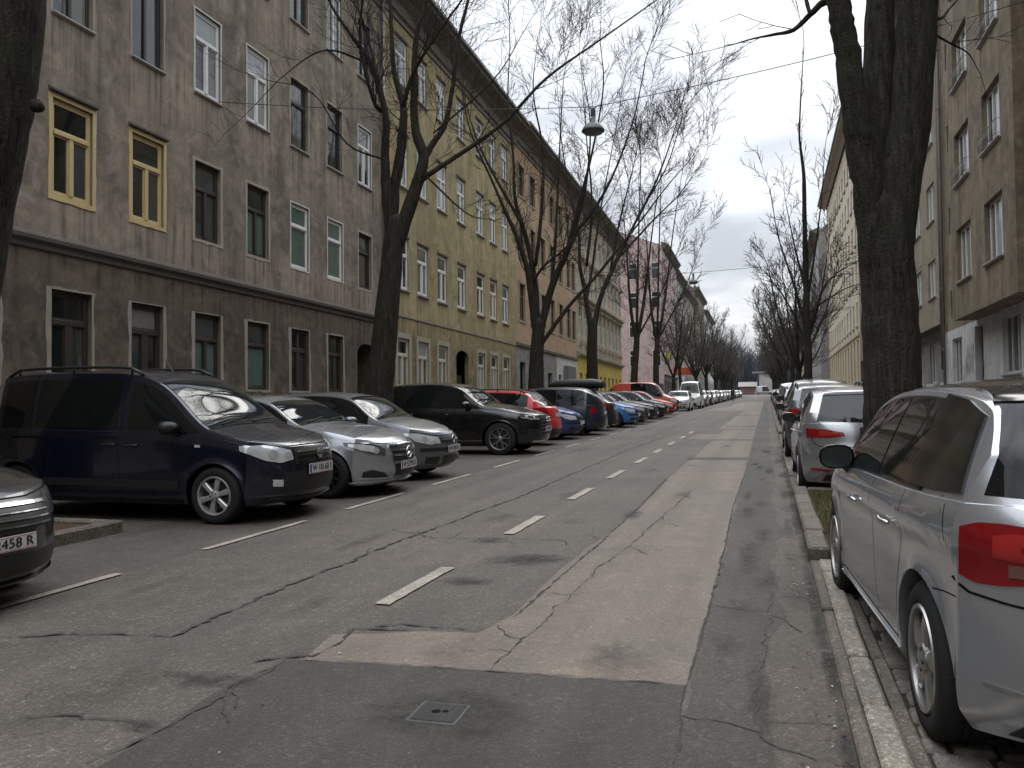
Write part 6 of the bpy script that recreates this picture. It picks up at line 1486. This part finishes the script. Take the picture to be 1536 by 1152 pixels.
# ------------------------------------------------------------------ trees
def trees():
    # edge of the picture, left: thick leaning trunk
    x,y=-8.55,7.0; d=depth_of(x,y); t=Tree(1,.55); 
    p,r=px_limb(t,[(-130,800),(-105,700),(-76,560),(-50,420),(-22,280),(4,160),(20,60),(32,-60),(45,-200)],d,.40,.26,n=12,knob=.03); t.limb([at_depth(52,158,d-.05),at_depth(62,162,d-.1)],.10,.05,8)
    for pts,a,b,dr in (([(38,-120),(45,-220),(60,-420)],.24,.10,0),([(20,60),(-30,-40),(-70,-120),(-120,-300)],.2,.07,.8),([(30,-60),(90,-180),(170,-330)],.12,.05,-.8)):
        t.grow_from(px_limb(t,pts,d,a,b,dr),3,4,.35)
    t.finish('thick dark trunk cut by the left edge of the picture','tree',(x,y,gz(y)),'bare street trees')
    # first full tree on the left, forking over the silver and black cars
    x,y=-8.5,17.3; d=depth_of(x,y); t=Tree(2,.8,rmin=.0042)
    px_limb(t,[(566,655),(568,600),(574,540),(580,470),(587,400),(592,340),(594,322)],d,.36,.19,n=12,knob=.04,dome=True)
    L=[([(588,385),(580,285),(578,230),(578,169),(556,96),(526,52),(500,13),(470,-50)],.15,.02,-.5),([(590,372),(590,300),(604,203),(604,156),(591,104),(585,0),(580,-90)],.17,.03,.8),
       ([(592,380),(617,300),(635,240),(622,187),(622,104),(625,52),(642,-10),(650,-100)],.19,.03,0),([(632,248),(645,222),(669,182),(682,109),(692,40),(720,-60)],.09,.035,.6),
       ([(622,290),(635,268),(708,219),(760,180),(820,117),(900,60),(985,0),(1040,-40)],.078,.010,1.0),([(604,160),(620,110),(650,60),(700,-10)],.06,.02,-.7),([(578,169),(560,150),(540,60),(548,-30)],.06,.02,-1)]
    for pts,a,b,dr in L: t.grow_from(px_limb(t,pts,d,a,b,dr),3,3.0,.22)
    for pts in ([(560,98),(490,75),(430,110),(375,165)],[(578,240),(520,215),(470,140),(400,120)],[(640,265),(700,320),(740,330)],[(578,180),(540,20),(480,-20),(380,-20)],[(650,200),(740,120),(790,40)]): t.grow_from(px_limb(t,pts,d,.030,.008,-.8,5),2,1.6,.2)
    t.finish('forked bare tree between the grey hatchback and the black SUV','tree',(x,y,gz(y)),'bare street trees')
    x,y=-8.5,30.4; d=depth_of(x,y); t=Tree(3,.72,rmin=.0060)
    px_limb(t,[(804,640),(804,600),(804,560),(806,520),(808,488),(809,476)],d,.36,.20,n=12,knob=.04,dome=True)
    for pts,a,b,dr in (([(806,515),(797,440),(790,400),(775,355),(755,310),(735,264),(706,198),(690,120)],.165,.02,-.6),([(806,512),(803,430),(790,360),(773,300),(770,235),(762,150),(765,70)],.15,.02,.6),
       ([(807,515),(826,435),(848,384),(862,350),(877,333),(900,300),(925,250),(950,180),(965,110)],.165,.02,0),([(806,525),(852,461),(895,413),(930,370),(962,330),(1000,280),(1035,240)],.09,.015,.8),
       ([(826,440),(832,380),(836,300),(840,210),(845,120)],.09,.015,1),([(848,384),(870,300),(890,220),(905,130),(900,60)],.08,.015,-.8),([(795,430),(815,400),(850,370),(905,310)],.07,.02,-1),([(785,340),(745,270),(720,220),(700,160),(690,100)],.07,.012,.8),([(803,400),(812,320),(815,230),(800,140),(805,70)],.09,.012,-.6),([(862,350),(880,270),(885,180),(870,90)],.07,.012,.5)): t.grow_from(px_limb(t,pts,d,a,b,dr),3,3.4,.2)
    t.finish('bare tree with a low right-hand fork behind the red estate car','tree',(x,y,gz(y)),'bare street trees')
    x,y=-8.4,41.3; d=depth_of(x,y); t=Tree(4,.70,rmin=.0078)
    px_limb(t,[(890,625),(889,580),(888,530),(889,485),(889,476)],d,.34,.20,n=10,knob=.04,dome=True)
    for pts,a,b,dr in (([(888,510),(878,440),(870,400),(868,350),(855,290),(842,210),(838,150)],.15,.015,0),([(888,512),(900,450),(925,390),(945,350),(965,310),(1000,250),(1022,180)],.16,.02,0),
       ([(880,450),(890,390),(900,320),(915,240),(930,160)],.09,.015,.8),([(915,410),(930,330),(950,250),(965,170)],.075,.012,-.8),([(880,400),(888,310),(880,210),(872,110)],.09,.012,-.5),([(945,350),(985,270),(1010,200),(1030,130)],.075,.012,-.6),([(930,385),(980,330),(1020,290),(1055,240)],.065,.012,.5)): t.grow_from(px_limb(t,pts,d,a,b,dr),3,3.6,.2)
    t.finish('bare tree with two steep limbs in front of the bright yellow shop floor','tree',(x,y,gz(y)),'bare street trees')
    for (x,y,px0,px1,fk,lab,sd) in ((-8.3,55.5,951,955,512,'slim bare tree in front of the pink corner house, left of its window',5),(-8.4,67.2,984,986,515,'slim bare tree in front of the pink corner house, right of its window',6)):
        d=depth_of(x,y); t=Tree(sd,.75,rmin=.010)
        px_limb(t,[(px0,605),(px0,570),(px1-2,540),(px1,fk),(px1,fk-6)],d,.28,.17,n=9,knob=.04,dome=True)
        for pts,a,b,dr in (([(px1,fk+5),(px1-10,fk-60),(px1-16,fk-150),(px1-26,fk-250)],.15,.015,-.5),([(px1,fk+5),(px1+12,fk-70),(px1+24,fk-170),(px1+40,fk-275)],.15,.015,.5),([(px1+4,fk-10),(px1+40,fk-80),(px1+70,fk-160)],.08,.015,.3),([(px1,fk-10),(px1+2,fk-120),(px1+6,fk-260)],.12,.03,.3)): t.grow_from(px_limb(t,pts,d,a,b,dr),3,3.8,.2)
        t.finish(lab,'tree',(x,y,gz(y)),'bare street trees')
    # right side: the big three-limbed trunk
    x,y=1.35,10.35; d=depth_of(x,y); t=Tree(7,.45); flare_base(t,x,y,1,.33)
    px_limb(t,[(1341,690),(1340,640),(1338,560),(1335,480),(1331,410),(1327,340),(1323,280)],d,.325,.28,n=18,knob=.012,k=6,dome=True)
    A=px_limb(t,[(1322,460),(1314,380),(1305,300),(1293,230),(1284,180),(1275,104),(1266,50),(1258,0),(1246,-120),(1236,-300)],d-.02,.19,.115,-.2,n=14,knob=.02)
    B=px_limb(t,[(1326,420),(1322,300),(1319,220),(1318,150),(1318,100),(1319,40),(1321,-20),(1326,-200)],d+.06,.22,.145,.3,n=14,knob=.02)
    C=px_limb(t,[(1338,520),(1337,440),(1339,370),(1346,300),(1357,235),(1366,182),(1371,104),(1375,40),(1379,-30),(1392,-250)],d-.04,.24,.20,-.2,n=16,knob=.02)
    for q in (A,B,C): t.grow_from(q,3,4,.88)
    for pts,a in (([(1262,20),(1240,2),(1215,22),(1190,45),(1160,52),(1130,58),(1095,68)],.055),([(1215,22),(1200,-20),(1150,-60)],.03),([(1256,-10),(1225,-60),(1180,-130),(1120,-160)],.05),([(1385,20),(1410,28),(1425,12),(1445,-10)],.03),([(1383,40),(1420,62),(1450,78),(1462,95)],.018)): t.grow_from(px_limb(t,pts,d,a,.006,.4,6),2,1.5,.15,3.2)
    t.finish('massive three-limbed trunk between the two silver cars on the right','tree',(x,y,gz(y)),'bare street trees',M['bark2'])
    # right side: straight leader, brushy
    x,y=1.35,29.6; d=depth_of(x,y); t=Tree(8,.72,rmin=.0072)
    A=px_limb(t,[(1214,640),(1213,575),(1211,500),(1209,420),(1207,340),(1206,270),(1202,230),(1199,200),(1202,130),(1206,70)],d,.165,.012,0,n=9,knob=.04); t.grow_from(A,2,2.3,.26,9)
    for pts,a in (([(1211,505),(1195,440),(1180,395),(1166,350),(1158,300)],.07),([(1212,500),(1228,450),(1240,425),(1262,405),(1290,390)],.07),([(1210,455),(1222,380),(1232,300),(1237,225)],.06),([(1211,520),(1190,470),(1172,440),(1150,410)],.05),([(1209,440),(1190,360),(1178,300)],.05),([(1212,470),(1240,450),(1275,430),(1320,420)],.04)): t.grow_from(px_limb(t,pts,d,a,.012,.3,6),3,2.2,.15)
    t.finish('tall straight bare tree with brushy top in front of the grey house on the right','tree',(x,y,gz(y)),'bare street trees')
    # the rest of both rows, copied from a few grown ones
    kinds=[]
    for k in range(4):
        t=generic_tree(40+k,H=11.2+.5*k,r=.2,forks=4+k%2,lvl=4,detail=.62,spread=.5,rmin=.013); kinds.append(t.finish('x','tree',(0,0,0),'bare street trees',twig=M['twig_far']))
    q=random.Random(4); first=[True]*4
    def put(k,x,y,lab,sc=1.0):
        if first[k]: o=kinds[k]; first[k]=False
        else: o=copy_tree(kinds[k])
        s=q.uniform(.9,1.1)*sc; o.matrix_world=Matrix.Translation((x,y,gz(y)))@Matrix.Rotation(q.uniform(0,6.28),4,'Z')@Matrix.Diagonal((s,s,s*q.uniform(.95,1.06),1)); o['label']=lab; o['group']='far bare street trees'
    i=0
    for y in (79.5,88,97,106,115,124,134,144,155,166,178,190,204,218,234):
        put(i%4,-8.2+q.uniform(-.5,.5),y,'bare tree in the dense far stretch of the left row'); i+=1
    for y in (42,51,61,71,82,93,104,116,128,141,155,170,186,204,222):
        put(i%4,1.5+q.uniform(-.3,.3),y,'bare tree in the far stretch of the right row',.66 if y<60 else (.78 if y<100 else .95)); i+=1
trees()

# ------------------------------------------------------------------ parked cars
GL='cars parked nose out along the left kerb'; GR='cars parked along the right kerb'
def cars():
    out=0.0; inn=math.pi
    def left(S,label,yc,nose=-5.05,yaw=0.0,cat='car',name='parked_car',group=GL):
        o=car(S,None,label,cat,group,name); tail=abs(yaw)>2; set_car(o,nose-S['L']/2,yc,yaw); return o
    left(spec_van_nose(),'dark tall car at the left edge with chrome grille bars and plate ending 2458 R',4.17,-4.76,.0).scale=(1,1,.86)
    left(spec_dokker(),'navy van-like people carrier with roof rails and silver hubcaps',8.70,-5.06,.0)
    left(spec_sedan(),'silver saloon with a star badge grille, second behind the navy people carrier',11.02,-4.98)
    left(spec_golf('grey'),'dark grey hatchback with clear round headlights beside the silver saloon',13.2,-5.12)
    left(spec_suv('black'),'large black SUV with twin-spoke alloy wheels',19.05,-4.98)
    left(spec_wagon('red'),'bright red estate car showing its tail beside the black SUV',22.1,-5.45,math.pi)
    left(spec_golf('deep_blue',False),'small deep blue car between the red estate and the dark minivan',24.95,-5.45)
    o=left(spec_minivan('darkblue'),'dark blue minivan showing its tail with a round red lamp',27.5,-5.0,math.pi); o.matrix_world=o.matrix_world@Matrix.Diagonal((.93,.93,.915,1))
    o=left(spec_wagon('charcoal'),'charcoal estate car carrying a black roof box',30.6,-5.35,math.pi)
    # roof box rests on the car
    t=thing('roof_box','long black roof box strapped on the charcoal estate car','roof box',mat=slope_mat(-6.85,30.6,math.pi,1.575))
    mb=MB(); n=14; P=[(-1.05,.10),(-1.0,.24),(-.6,.33),(.3,.34),(.85,.24),(1.08,.08)]; vs=[];fs=[]
    for x,h in P:
        for i in range(n):
            a=2*math.pi*i/n; cy,cz=math.cos(a),math.sin(a); vs.append((x,.40*math.copysign(abs(cy)**.5,cy)*(1 if h>.12 else .8),.17+(h*.5+.02)*math.copysign(abs(cz)**.6,cz)-(.17-h*.5 if h<.3 else 0)*.5))
    for j in range(len(P)-1):
        for i in range(n): fs.append([j*n+i,j*n+(i+1)%n,(j+1)*n+(i+1)%n,(j+1)*n+i])
    fs+= [list(range(n-1,-1,-1)),[(len(P)-1)*n+i for i in range(n)]]
    mb.add(vs,fs,0,True); mb.build('shell',M['trim'],t,sharp=50)
    mb=MB()
    for x in (-.55,.5): mb.box(x-.03,x+.03,-.52,.52,-.07,-.03); mb.box(x-.03,x+.03,-.50,-.46,-.13,-.07); mb.box(x-.03,x+.03,.46,.50,-.13,-.07)
    mb.build('roof_bar',M['trim'],t,recalc=False)
    left(spec_golf('blue',False),'bright sky-blue hatchback behind the dark minivan',33.6,-4.98)
    left(spec_sedan_far('bronze'),'slate grey car right behind the sky-blue hatchback',36.6,-5.0)
    left(spec_sedan_far('charcoal'),'charcoal saloon, second behind the sky-blue hatchback',39.3,-4.95)
    left(spec_golf('black',False),'black hatchback just before the small red car',43.4,-4.95)
    left(spec_golf('red',False),'small red car whose nose pokes out before the orange-red van',46.2,-4.85)
    left(spec_van('orange_red',1.95,4.6),'orange-red van standing above the dark cars of the left row',51.3,-5.0,cat='van',name='parked_van').scale=(.94,.94,1.04)
    g2='cars parked lengthwise far up the left side'
    def par(S,label,x,y,yaw,cat='car',name='parked_car',group=g2):
        o=car(S,None,label,cat,group,name); set_car(o,x,y,yaw); return o
    dn=-math.pi/2; up=math.pi/2
    par(spec_golf('white',False),'pale white hatchback facing the viewer right of the orange-red van',-6.15,61.5,dn)
    par(spec_van('white',2.25,5.0),'white delivery van facing the viewer far up the left side',-6.05,70.0,dn,'van','parked_van')
    far=[('silver',spec_wagon),('charcoal',spec_golf),('white',spec_sedan_far),('bronze',spec_wagon),('silver',spec_sedan_far),('white',spec_golf),('black',spec_wagon),('silver',spec_golf)]
    protos={}
    def far_car(k,x,y,yaw,label,group):
        pn,fn=far[k%len(far)]; key=(pn,fn.__name__)
        if key in protos: o=copy_tree(protos[key])
        else:
            o=car(fn(pn,False) if fn is not spec_sedan_far else fn(pn),None,label,'car',group); protos[key]=o
        o['label']=label; o['group']=group; set_car(o,x,y,yaw); return o
    ys=[78,85,92,99.5,107,115,123,131,140,150,160,172,185]
    names=['silver estate','charcoal hatchback','white saloon','slate estate','silver saloon','white hatchback','black estate','silver hatchback']
    for k,y in enumerate(ys):
        far_car(k,-6.1,y,dn,(names[k]+', '+('first','second','third','fourth','fifth','sixth','seventh','eighth')[k]+' behind the white delivery van up the left side') if k<8 else 'parked car far up the left side near the end of the street','cars parked lengthwise far up the left side')
    # right kerb, lengthwise, tails towards the viewer
    o=car(spec_a1(),None,'silver hatchback with black side windows in the right foreground, tail lamp lit red by daylight','car',GR); set_car(o,1.335,5.04,math.pi/2+R_(3.3))
    o=car(spec_ibiza(),None,'silver hatchback with dark square badge parked ahead of the big trunk','car',GR); set_car(o,1.21,13.25,math.pi/2)
    o=car(spec_wagon('bronze'),None,'slate grey car ahead of the silver hatchback with the square badge','car',GR); set_car(o,1.20,19.0,math.pi/2)
    o=car(spec_suv('charcoal',False),None,'dark SUV with red tail lamps, further up the right kerb','car',GR); set_car(o,1.40,25.9,math.pi/2)
    o=car(spec_wagon('white'),None,'white estate car beyond the dark SUV on the right','car',GR); set_car(o,1.35,34.0,math.pi/2)
    o=car(spec_van('silver',1.75,4.5),None,'silver people carrier beyond the white estate on the right','van',GR,'parked_van'); set_car(o,1.38,40.3,math.pi/2)
    for k,y in enumerate((47,54,61,68.5,76,84,92,101,111,122,134,148)): far_car(k+2,1.4,y,up,'parked car in the far right row between the tree trunks',GR+', far')
cars()

# ------------------------------------------------------------------ lamps, wires, signs, person, end of the street
def lamp(x,y,z,label):
    t=thing('street_lamp',label,'street lamp',(x,y,z),'hanging street lamps'); mb=MB()
    mb.lathe([(.03,.32),(.05,.27),(.06,.18),(.14,.155),(.21,.09),(.25,.02),(.255,-.01),(.24,-.02)],22,(0,0,0),'z'); mb.build('lamp_shade',plain('lamp_shade_grey',(.085,.09,.095),.5,.2,.15,8),t)
    mb=MB(); mb.lathe([(.235,-.015),(.20,-.055),(.11,-.08),(.0,-.088)],22,(0,0,0),'z'); mb.build('diffuser',plain('lamp_diffuser',(.10,.11,.115),.25,0,.15,6),t)
    mb=MB(); mb.box(-.05,.05,-.03,.03,.33,.50); mb.tube([(-.12,0,.56),(0,0,.47),(.12,0,.56)],.012,5); mb.build('hanger',M['trim'],t,recalc=False)
def wire(y0,z0,y1,z1,lx,lz,label,r=.009,xl=-12.6,xr=5.5):
    t=thing('overhead_wire',label,'wire',(xl,y0,z0),'wires spanning the street'); mb=MB()
    pts=[]
    for a,b in (((xl,y0,z0),(lx,(y0+y1)/2,lz)),((lx,(y0+y1)/2,lz),(xr,y1,z1))):
        for i in range(9):
            k=i/8; pts.append((a[0]+(b[0]-a[0])*k-xl,a[1]+(b[1]-a[1])*k-y0,a[2]+(b[2]-a[2])*k-z0-.25*math.sin(math.pi*k)*.5))
    mb.tube(pts,r,5); mb.build('cable',M['trim'],t,recalc=False)
lamp(-3.55,17.75,7.44,'grey saucer-shaped street lamp hanging over the road in front of the trees'); wire(17.0,8.9,18.6,9.45,-3.55,7.99,'thin wire carrying the nearer hanging lamp')
p=at_depth(1040,424,depth_of(-3.6,46)); lamp(p.x,p.y,p.z,'small far street lamp hanging in front of the distant treetops'); wire(p.y-.8,p.z+1.2,p.y+.8,p.z+1.3,p.x,p.z+.54,'thin wire carrying the farther hanging lamp',.012)
def person():
    x,y=G(1100,602); y=min(y,112); t=thing('person','person in dark clothes walking across the far road','person',mat=slope_mat(x,y,math.pi*.55))
    verts=[(0,0,.95),(0,0,1.12),(0,0,1.32),(.01,0,1.46),(.03,0,1.54),(.04,0,1.64),(.04,0,1.73), (0,.10,.90),(.16,.11,.50),(.26,.11,.10),(.37,.11,.05), (0,-.10,.90),(-.06,-.11,.50),(-.30,-.11,.14),(-.20,-.11,.05),
           (0,.19,1.40),(-.10,.24,1.12),(.02,.26,.88),(.05,.26,.80), (0,-.19,1.40),(.10,-.24,1.12),(.24,-.24,.92),(.28,-.24,.85)]
    ed=[(0,1),(1,2),(2,3),(3,4),(4,5),(5,6),(0,7),(7,8),(8,9),(9,10),(0,11),(11,12),(12,13),(13,14),(2,15),(15,16),(16,17),(17,18),(2,19),(19,20),(20,21),(21,22)]
    rad=[.16,.155,.17,.07,.055,.095,.07,.10,.075,.05,.04,.10,.075,.05,.04,.075,.055,.045,.04,.075,.055,.045,.04]
    me=bpy.data.meshes.new('body'); me.from_pydata(verts,ed,[]); o=bpy.data.objects.new('body',me); COL.objects.link(o)
    sk=o.modifiers.new('s','SKIN'); me.skin_vertices[0].data[0].use_root=True
    for i,r in enumerate(rad): me.skin_vertices[0].data[i].radius=(r,r)
    o.modifiers.new('d','SUBSURF').levels=2
    dg=bpy.context.evaluated_depsgraph_get(); dg.update(); m2=bpy.data.meshes.new_from_object(o.evaluated_get(dg)); o.modifiers.clear(); o.data=m2
    m2.materials.clear(); m2.materials.append(plain('dark_coat',(.022,.024,.030),.9)); m2.materials.append(plain('skin_tone',(.42,.27,.20),.6)); m2.materials.append(plain('dark_trousers',(.030,.032,.045),.9))
    for p in m2.polygons: p.material_index=1 if (p.center.z>1.47 or (p.center.z<.86 and abs(p.center.y)>.2 and p.center.z>.74)) else (2 if p.center.z<.86 else 0); p.use_smooth=True
    o.parent=t; mb=MB(); mb.lathe([(.0,.125),(.06,.105),(.098,.05),(.103,.0),(.09,-.03)],14,(.025,0,1.655),'z'); mb.build('hair',M['twig'],t)
person()
def shop_sign():
    t=thing('shop_sign','orange and white sign standing out from the far left facade','sign',(-11.4,107,gz(107)+4.0)); mb=MB(); mb.bbox(0,2.7,-.08,.08,-.5,.45,.02); mb.build('board',plain('sign_orange',(.65,.14,.05),.5),t,recalc=False)
    mb=MB(); mb.bbox(2.71,3.2,-.09,.09,-.45,.4,.02); mb.build('end_panel',plain('sign_white',(.6,.6,.58),.5),t,recalc=False); mb=MB(); mb.box(-1.4,.0,-.03,.03,.1,.16); mb.build('bracket',M['trim'],t,recalc=False)
    t=thing('shop_sign','small yellow-green sign left of the orange sign','sign',(-11.2,96,gz(96)+5.6)); mb=MB(); mb.bbox(0,1.0,-.06,.06,-.28,.25,.015); mb.build('board',plain('sign_yellow',(.50,.45,.06),.5),t,recalc=False); mb=MB(); mb.box(-1.6,0,-.03,.03,-.03,.03); mb.build('bracket',M['trim'],t,recalc=False)
shop_sign()
def street_end():
    y=300; d=depth_of(-6,y)
    # white flat-roofed block and low brick house where the street ends, lorry before them
    t=thing('flat_roofed_house','white flat-roofed block closing the end of the street','building',(-.6,295,gz(295)))
    mb=MB(); mb.bbox(-2.0,2.2,0,6,0,7.2,.05); mb.build('wall',PLM['pale'],t,recalc=False); mb=MB(); mb.bbox(-4.2,2.6,-.6,6.6,7.25,7.75,.05); mb.build('roof',M['zinc'],t,recalc=False)
    t=thing('low_house','low reddish house with a pale roof left of the white block at the street end','building',(-6.2,290,gz(290)))
    mb=MB(); mb.bbox(-2.8,2.6,0,7,0,2.7,.05); mb.build('wall',plain('brick_far',(.12,.075,.065),.9),t,recalc=False); mb=MB(); mb.add([(-3.2,-.5,2.75),(3.0,-.5,2.75),(3.0,3.5,4.4),(-3.2,3.5,4.4),(-3.2,7.5,2.75),(3.0,7.5,2.75)],[[0,1,2,3],[3,2,5,4]]); mb.build('roof',plain('roof_pale_far',(.22,.205,.19),.8),t,recalc=False)
    S=spec_van('silver',2.7,5.2); o=car(S,None,'white box van standing crosswise at the end of the street','van',None,'parked_van'); set_car(o,-1.0,262,0)
    # wooded slope behind
    q=random.Random(31); mb=MB()
    for k in range(2200):
        x=q.uniform(-60,60); y=q.uniform(325,420); z=gz(min(y,400)); h=q.uniform(13,23)*(.7+.5*abs(math.sin(x*.05))); 
        mb.tube([(x,y,z),(x+q.uniform(-.5,.5),y,z+h*.6),(x+q.uniform(-1,1),y,z+h)],[.22,.14,.03],3,cap=False)
        for _ in range(11):
            a=q.uniform(0,6.28); zz=z+h*q.uniform(.25,.95); l=q.uniform(1.5,4.5); mb.tube([(x,y,zz),(x+l*.6*math.cos(a),y+l*.6*math.sin(a),zz+l*.5),(x+l*math.cos(a),y+l*math.sin(a),zz+l*1.1)],[.09,.06,.02],3,cap=False)
    tag(mb.build('far_wood',plain('far_wood_grey',(.075,.082,.092),.95,0,.2,.2,.1),None,recalc=False),'grey leafless wood rising behind the end of the street','wood',kind='stuff')
street_end()
# ------------------------------------------------------------------ overcast daylight
SUN_EL, SUN_AZ = 38.0, 3.0       # elevation; bearing to the right of the street direction
w=bpy.data.worlds.new('World'); scene.world=w; w.use_nodes=True; nt=w.node_tree; N=nt.nodes; Lk=nt.links; N.clear()
def nd(t,**k):
    n=N.new(t)
    for a,b in k.items(): setattr(n,a,b)
    return n
out=nd('ShaderNodeOutputWorld'); bg1=nd('ShaderNodeBackground'); bg2=nd('ShaderNodeBackground'); mx=nd('ShaderNodeMixShader')
sky=nd('ShaderNodeTexSky',sky_type='NISHITA'); sky.sun_disc=False; sky.sun_elevation=R_(SUN_EL); sky.sun_rotation=R_(SUN_AZ)
Lk.new(sky.outputs[0],bg1.inputs[0]); bg1.inputs[1].default_value=.10
tc=nd('ShaderNodeTexCoord'); nrm=nd('ShaderNodeVectorMath',operation='NORMALIZE'); Lk.new(tc.outputs['Generated'],nrm.inputs[0])
sp=nd('ShaderNodeSeparateXYZ'); Lk.new(nrm.outputs[0],sp.inputs[0])
def mth(op,a,b=0.0,c=None,clamp=False):
    n=nd('ShaderNodeMath',operation=op); n.use_clamp=clamp
    for i,v in enumerate((a,b) if c is None else (a,b,c)):
        if isinstance(v,bpy.types.NodeSocket): Lk.new(v,n.inputs[i])
        else: n.inputs[i].default_value=v
    return n.outputs[0]
# cloud deck: noise on the plane overhead, so the banks flatten towards the horizon
zc=mth('ADD',mth('MAXIMUM',sp.outputs['Z'],0.0),.16); cx=mth('DIVIDE',sp.outputs['X'],zc); cy=mth('DIVIDE',sp.outputs['Y'],zc)
cb=nd('ShaderNodeCombineXYZ'); Lk.new(cx,cb.inputs[0]); Lk.new(cy,cb.inputs[1])
n1=nd('ShaderNodeTexNoise'); n1.inputs['Scale'].default_value=1.9; n1.inputs['Detail'].default_value=7; n1.inputs['Roughness'].default_value=.52; n1.inputs['Distortion'].default_value=.35; Lk.new(cb.outputs[0],n1.inputs['Vector'])
n2=nd('ShaderNodeTexNoise'); n2.inputs['Scale'].default_value=.42; n2.inputs['Detail'].default_value=3; Lk.new(cb.outputs[0],n2.inputs['Vector'])
cl=mth('ADD',mth('MULTIPLY',n1.outputs['Fac'],.62),mth('MULTIPLY',n2.outputs['Fac'],.38))
rp=nd('ShaderNodeValToRGB'); Lk.new(cl,rp.inputs[0]); e=rp.color_ramp.elements
e[0].position=.40; e[0].color=(.42,.45,.495,1); e[1].position=.59; e[1].color=(.72,.74,.765,1); x=e.new(.50); x.color=(.55,.58,.62,1)
# brighter overhead, as under a closed cloud cover; and a thin place in front of the low sun
zen=mth('ADD',1.08,mth('MULTIPLY',mth('POWER',mth('MAXIMUM',sp.outputs['Z'],0.0),2.2),4.8))
g=ray(1108,282).normalized(); dv=nd('ShaderNodeVectorMath',operation='DOT_PRODUCT'); Lk.new(nrm.outputs[0],dv.inputs[0]); dv.inputs[1].default_value=tuple(g)
gl=mth('ADD',mth('MULTIPLY',mth('POWER',mth('MAXIMUM',dv.outputs['Value'],0.0),2500.0),.55),mth('MULTIPLY',mth('POWER',mth('MAXIMUM',dv.outputs['Value'],0.0),60.0),.14))
gl=mth('MULTIPLY',gl,mth('ADD',.5,n1.outputs['Fac']))
tot=mth('ADD',zen,gl); vm=nd('ShaderNodeVectorMath',operation='SCALE'); Lk.new(rp.outputs[0],vm.inputs[0]); Lk.new(tot,vm.inputs['Scale'])
Lk.new(vm.outputs[0],bg2.inputs[0]); bg2.inputs[1].default_value=1.12
mx.inputs[0].default_value=.90; Lk.new(bg1.outputs[0],mx.inputs[1]); Lk.new(bg2.outputs[0],mx.inputs[2]); Lk.new(mx.outputs[0],out.inputs[0])
sun=bpy.data.lights.new('sun','SUN'); sun.energy=.7; sun.angle=R_(25); sun.color=(1,.96,.90); so=bpy.data.objects.new('sun',sun); COL.objects.link(so)
sd=Vector((math.sin(R_(SUN_AZ))*math.cos(R_(SUN_EL)),math.cos(R_(SUN_AZ))*math.cos(R_(SUN_EL)),math.sin(R_(SUN_EL)))); so.location=sd*200; so.rotation_euler=(-sd).to_track_quat('-Z','Y').to_euler()
scene.view_settings.view_transform='Standard'; scene.view_settings.look='None'; scene.view_settings.exposure=0
scene.render.engine='CYCLES'; scene.cycles.use_denoising=True; scene.cycles.max_bounces=6; scene.cycles.diffuse_bounces=3; scene.cycles.glossy_bounces=3
